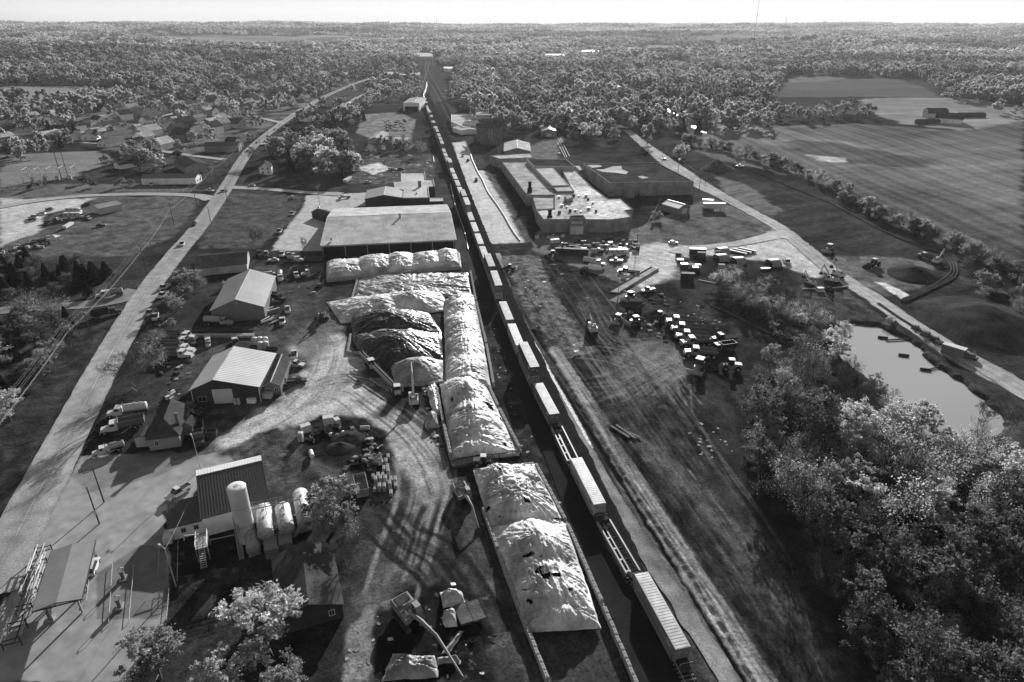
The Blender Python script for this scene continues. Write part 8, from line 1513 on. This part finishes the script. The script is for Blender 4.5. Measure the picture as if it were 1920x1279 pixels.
# substation
p = GT(97, 338); t = thing('electrical_substation', 'fenced electrical substation of steel frames and insulators on the left field', 'substation', p, .3); k = MB()
for x in (-14, -7, 0, 7, 14):
    for y in (-6, 6): k.box((x, y, 4), (.35, .35, 8))
    k.box((x, 0, 8), (.3, 12.4, .3))
for y in (-6, 6): k.box((0, y, 8.05), (28.4, .28, .28)); k.box((0, y, 5.2), (28.4, .2, .2))
k.build('steel_frame', STEELP, t); k = MB()
for x in (5, 9): k.cyl((x, 3, 0), (x, 3, 24 if x == 5 else 20), .3, .15, n=6)
k.build('tall_pole', WOOD_, t); k = MB()
for x in (-10, -3, 4, 11): k.box((x, -1, 1.4), (2.4, 1.8, 2.8)); k.cyl((x, -1, 2.8), (x, -1, 3.9), .2)
k.build('transformer', STEELP, t); k = MB()
for x in range(-12, 13, 3): k.tube([(x, -6, 7.6), (x + .4, 0, 6.9), (x, 6, 7.6)], .06, 4)
for j in range(5): k.tube([(5, 3, 22), (-1 - j * 2, -2 + j, 13), (-6 - j * 2, -5, 8)], .07, 4)
k.build('wires', WIRE, t)
for i, (px, top, D, l) in enumerate([(1417, -12, 2600, 'tall thin radio mast rising out of the frame'), (1473, 30, 4500, 'shorter radio mast on the right of the horizon'), (1546, 38, 5200, 'smallest radio mast on the right of the horizon'), (819, 35, 6500, 'faint radio mast on the middle of the horizon')]):
    r_ = ray(px, 48); x = r_[0] / r_[1] * D; z0 = th(x, D); rt = ray(px, top); zt = H + rt[2] / rt[1] * D; k = MB(); w = D / 2600.0
    for a in (0, 2.1, 4.2): k.tube([(.9 * w * math.cos(a), .9 * w * math.sin(a), -2), (.5 * w * math.cos(a), .5 * w * math.sin(a), zt - z0)], .22 * w, 4)
    for j in range(24): zz = (zt - z0) * (j + .5) / 24; k.tube([(.7 * w, 0, zz), (-.35 * w, .6 * w, zz + 3), (-.35 * w, -.6 * w, zz + 6), (.7 * w, 0, zz + 9 if j < 23 else zz)], .1 * w, 3)
    t = thing('radio_mast', l, 'mast', (x, D, z0)); k.build('lattice', STEEL, t)
# fence along the curved side road
P = smooth_line([GT(0, 380 - 4), GT(60, 368), GT(150, 359), GT(260, 357), GT(360, 357)], 8) if False else smooth_line([G(0, 378), G(60, 368), G(150, 360), G(260, 357), G(350, 357)], 8); t = thing('post_fence', 'low fence of posts along the upper side of the curved side road', 'fence', P[0]); k = MB(); k2 = MB()
for i, q in enumerate(P): k = MB(); k.box((q.x - P[0].x, q.y - P[0].y, .5), (.16, .16, 1.0)); k.build('post', TRIM, t)
k2.tube([(q.x - P[0].x, q.y - P[0].y, .75) for q in P], .07, 4); k2.build('rail', STEELP, t)
# ------------------------------------------------------------ far woodland, as one mass
FAR = [crown_mesh('far_crown', 400 + i, 900, .85, 14, 5.6, .05, 9, .2, 1.0) for i in range(6)]
def grove_mesh(seed):
    rng = np.random.default_rng(seed); Vs = []; Qs = []; Ts = []; o = 0
    for k in range(12):
        x, y = rng.uniform(-24, 24, 2); h = rng.uniform(10, 17); co, q, tn = crown_mesh('tmp', seed * 20 + k, 230, 1.7, h, rng.uniform(5.5, 8), .02, 5, .22, 1.0, raw=True)
        Vs.append(co + np.array([x, y, 0])); Qs.append(q + o); Ts.append(tn * rng.uniform(.7, 1.4) * (.8, 1.1, 1.35, 1.6)[seed - 1]); o += len(co)
    return npmesh('grove', np.concatenate(Vs), np.concatenate(Qs), LEAF[0], {'tone': np.concatenate(Ts)})
for i, m_ in enumerate(FAR):
    a_ = m_.attributes['tone']; v_ = np.zeros(len(m_.vertices), np.float32); a_.data.foreach_get('value', v_); a_.data.foreach_set('value', v_ * (.75, 1.0, 1.2, 1.4, 1.6, 1.1)[i])
GROVE = [grove_mesh(i + 1) for i in range(4)]
KEEP = [(q.x, q.y) for o_ in bpy.data.objects if o_.name.split('.')[0] in ('street', 'main_road', 'side_road', 'railway_bed', 'works_road') for q in [o_.data.vertices[i].co for i in range(0, len(o_.data.vertices), 33)] if q.y > 420]
KEEP = np.array(KEEP + HOUSES)
def by_road(px, py): yr = float(np.interp(px, [500, 540, 600, 660, 700], [252, 225, 187, 160, 147])); return 500 < px < 702 and yr - 3 < py < yr + 17
def free(x, y): return np.min((KEEP[:, 0] - x) ** 2 + (KEEP[:, 1] - y) ** 2) > 110
BOX = [(692, 800, 132, 166), (770, 822, 98, 126), (858, 938, 124, 152), (1083, 1132, 93, 112), (1008, 1068, 100, 120), (822, 858, 124, 150), (885, 930, 206, 236)]
def ok_forest(px, py, x, y, D):
    if py > 345 or by_road(px, py): return False
    if D < 1500:
        if px < 250 and 148 < py < 205: return random.random() < .7 and free(x, y)
        if -60 < px < 640 and py > 168 - .05 * max(0, 300 - px) and py < 345: 
            return random.random() < (.4 if py < 190 else .2 if py < 235 else .07) and free(x, y)
        if 380 < px < 790 and 110 < py <= 190: return random.random() < .2 and free(x, y)
        if 850 < px < 1250 and 106 < py <= 150: return random.random() < .5 and free(x, y)
        if 640 <= px < 850 and py > 128: return px < 775 and py < 175 and random.random() < .5 and free(x, y)
        if 850 <= px <= 1450 and py > 128: 
            return py < 250 and random.random() < .7 and free(x, y)
        if px > 1430 and py > 128:
            if inpoly(px, py, [(1440, 187), (1478, 140), (1500, 130), (1690, 130), (1745, 160), (1775, 186), (1790, 192), (1920, 198), (1990, 190), (2100, 300), (1440, 300)]): return False
            return py < 200
    if inpoly(px, py, [(75, 160), (75, 147), (160, 146), (175, 160)]): return False
    if D < 2700 and any(a < px < b and c < py < d for a, b, c, d in BOX): return False
    if D < 2600 and 780 < px < 830: return False
    return True
def forest(name, protos, pts, label):
    """woodland too dense to count: one object whose points each carry a crown"""
    hold = []
    for m_ in protos:
        ob = bpy.data.objects.new(m_.name, m_); hold.append(ob)
    P = np.array([p[:3] for p in pts], np.float32); me = bpy.data.meshes.new(name); me.vertices.add(len(P)); me.vertices.foreach_set('co', P.ravel())
    for nm, i in (('size', 3), ('turn', 4)): a = me.attributes.new(nm, 'FLOAT', 'POINT'); a.data.foreach_set('value', np.array([p[i] for p in pts], np.float32))
    a = me.attributes.new('pick', 'INT', 'POINT'); a.data.foreach_set('value', np.array([p[5] for p in pts], np.int32)); me.materials.append(LEAF[0])
    o = link(name, me); tag(o, label, 'woodland', None, 'stuff'); ng = bpy.data.node_groups.new(name, 'GeometryNodeTree'); ng.interface.new_socket('Geometry', in_out='INPUT', socket_type='NodeSocketGeometry'); ng.interface.new_socket('Geometry', in_out='OUTPUT', socket_type='NodeSocketGeometry'); N = ng.nodes.new; L = ng.links.new
    gi = N('NodeGroupInput'); go = N('NodeGroupOutput'); ip = N('GeometryNodeInstanceOnPoints'); jn = N('GeometryNodeJoinGeometry')
    for h in hold[::-1]:
        oi = N('GeometryNodeObjectInfo'); oi.inputs['Object'].default_value = h; oi.inputs['As Instance'].default_value = True; L(oi.outputs['Geometry'], jn.inputs[0])
    L(gi.outputs[0], ip.inputs['Points']); L(jn.outputs[0], ip.inputs['Instance']); ip.inputs['Pick Instance'].default_value = True
    def attr(nm, t='FLOAT'): a = N('GeometryNodeInputNamedAttribute'); a.data_type = t; a.inputs['Name'].default_value = nm; return a.outputs['Attribute']
    L(attr('pick', 'INT'), ip.inputs['Instance Index']); cx = N('ShaderNodeCombineXYZ'); L(attr('turn'), cx.inputs['Z']); L(cx.outputs[0], ip.inputs['Rotation']); L(attr('size'), ip.inputs['Scale']); L(ip.outputs[0], go.inputs[0])
    md = o.modifiers.new('woodland', 'NODES'); md.node_group = ng; return o
random.seed(77); fr = np.random.default_rng(77)
def pick(x, y): return min(5, max(0, int(6 * (fbm(np.array([x / 140]), np.array([y / 90]), 71, 2)[0] * 2.2 - .6) + random.uniform(-1.6, 1.6))))
def candidates(n, d0, d1, amax, k):
    D = np.sqrt(fr.uniform(d0 ** 2, d1 ** 2, n)); az = fr.uniform(-amax, amax, n); x = D * np.sin(az); y = D * np.cos(az)
    return x, y, TH(x, y), D, fbm(x * k / 330, y * k / 330, 50, 3)
A1 = []; A2 = []
for x, y, z, D, dn in zip(*candidates(25000, 620, 2300, .82, 1)):
    px, py = project(x, y, z)
    if px < -500 or px > 2400 or not ok_forest(px, py, x, y, D): continue
    if dn < .34 and D > 900: continue
    A1.append((x, y, z - .5, random.uniform(.7, 1.65), random.uniform(0, 6.28), pick(x, y)))
for x, y in FARP:
    px, py = project(x, y, th(x, y))
    if by_road(px, py) or any(a < px < b and c < py < d for a, b, c, d in BOX): continue
    A1.append((x, y, th(x, y) - .4, random.uniform(.75, 1.25), random.uniform(0, 6.28), random.randrange(6)))
for x, y, z, D, dn in zip(*candidates(27000, 2000, 10500, .8, .6)):
    px, py = project(x, y, z)
    if dn < .34 or (D < 2700 and any(a < px < b and c < py < d for a, b, c, d in BOX)): continue
    A2.append((x, y, z - 1, random.uniform(.9, 1.5) * (1 + max(0, D - 4000) / 7000), random.uniform(0, 6.28), min(3, max(0, int(4 * (fbm(np.array([x / 420]), np.array([y / 200]), 72, 2)[0] * 2.4 - .7) + random.uniform(-.8, .8))))))
forest('woodland', FAR, A1, 'dense woodland around the town, too thick to count')
forest('far_woodland', GROVE, A2, 'distant wooded hills up to the horizon')
# ------------------------------------------------------------ clean up prototypes that were never placed
import gc
for p_ in [o for o in gc.get_objects() if isinstance(o, Proto)]:
    if not p_.used:
        def kill(o):
            for c_ in list(o.children): kill(c_)
            bpy.data.objects.remove(o)
        kill(p_.root)
# ------------------------------------------------------------ light, air, camera
EL, AZS = R(17.5), R(12.5)
w = bpy.data.worlds.new('World'); sc.world = w; w.use_nodes = True; nt = w.node_tree; bg = nt.nodes['Background']
sk = nn(nt, 'ShaderNodeTexSky', sky_type='NISHITA'); sk.sun_disc = False; sk.sun_elevation = EL; sk.sun_rotation = AZS; sk.air_density = 1.0; sk.dust_density = 2.0; sk.altitude = 200
bw = nn(nt, 'ShaderNodeRGBToBW'); nt.links.new(sk.outputs[0], bw.inputs[0]); cg = nn(nt, 'ShaderNodeNewGeometry') if False else nn(nt, 'ShaderNodeTexCoord'); sx = nn(nt, 'ShaderNodeSeparateXYZ'); nt.links.new(cg.outputs['Generated'], sx.inputs[0]); mr = nn(nt, 'ShaderNodeMapRange'); mr.inputs['From Max'].default_value = .06; mr.inputs['To Min'].default_value = 4.3; mr.inputs['To Max'].default_value = 6.9; nt.links.new(sx.outputs['Z'], mr.inputs['Value']); mn = nn(nt, 'ShaderNodeMath', operation='MINIMUM'); nt.links.new(bw.outputs[0], mn.inputs[0]); nt.links.new(mr.outputs[0], mn.inputs[1]); nt.links.new(mn.outputs[0], bg.inputs['Color']); bg.inputs['Strength'].default_value = .07
sd = bpy.data.lights.new('sun', 'SUN'); sd.energy = 5.0; sd.angle = R(.5); so = bpy.data.objects.new('sun', sd); COL.objects.link(so)
sv = Vector((math.sin(AZS) * math.cos(EL), math.cos(AZS) * math.cos(EL), math.sin(EL))); so.rotation_euler = (-sv).to_track_quat('-Z', 'Y').to_euler(); so.location = (200, 400, 200)
hz = MB(); hz.prism([(-11500, -300), (11500, -300), (11500, 13000), (-11500, 13000)], -60, 360); ho = hz.build('haze', bpy.data.materials.new('haze')); hm = ho.data.materials[0]; hm.use_nodes = True; hn = hm.node_tree; hn.nodes.remove(hn.nodes['Principled BSDF']); pv = hn.nodes.new('ShaderNodeVolumePrincipled'); pv.inputs['Color'].default_value = (.9, .9, .9, 1); pv.inputs['Density'].default_value = 3.2e-5; pv.inputs['Anisotropy'].default_value = .3; hn.links.new(pv.outputs[0], hn.nodes['Material Output'].inputs['Volume']); tag(ho, 'thin pale haze over the valley', None, None, 'stuff')
cd = bpy.data.cameras.new('camera'); cd.sensor_width = 36; cd.lens = FPX / 1920 * 36; cd.clip_start = 1; cd.clip_end = 30000; co = bpy.data.objects.new('camera', cd); COL.objects.link(co); co.location = (0, 0, H); co.rotation_euler = (math.pi / 2 - PITCH, 0, 0); sc.camera = co
sc.view_settings.view_transform = 'Standard'; sc.view_settings.look = 'None'; sc.view_settings.exposure = .9; sc.view_settings.gamma = 1
sc.render.engine = 'CYCLES'; sc.cycles.max_bounces = 6; sc.cycles.diffuse_bounces = 2; sc.cycles.glossy_bounces = 3; sc.cycles.transmission_bounces = 3; sc.cycles.volume_bounces = 0; sc.cycles.transparent_max_bounces = 6; sc.cycles.use_denoising = True
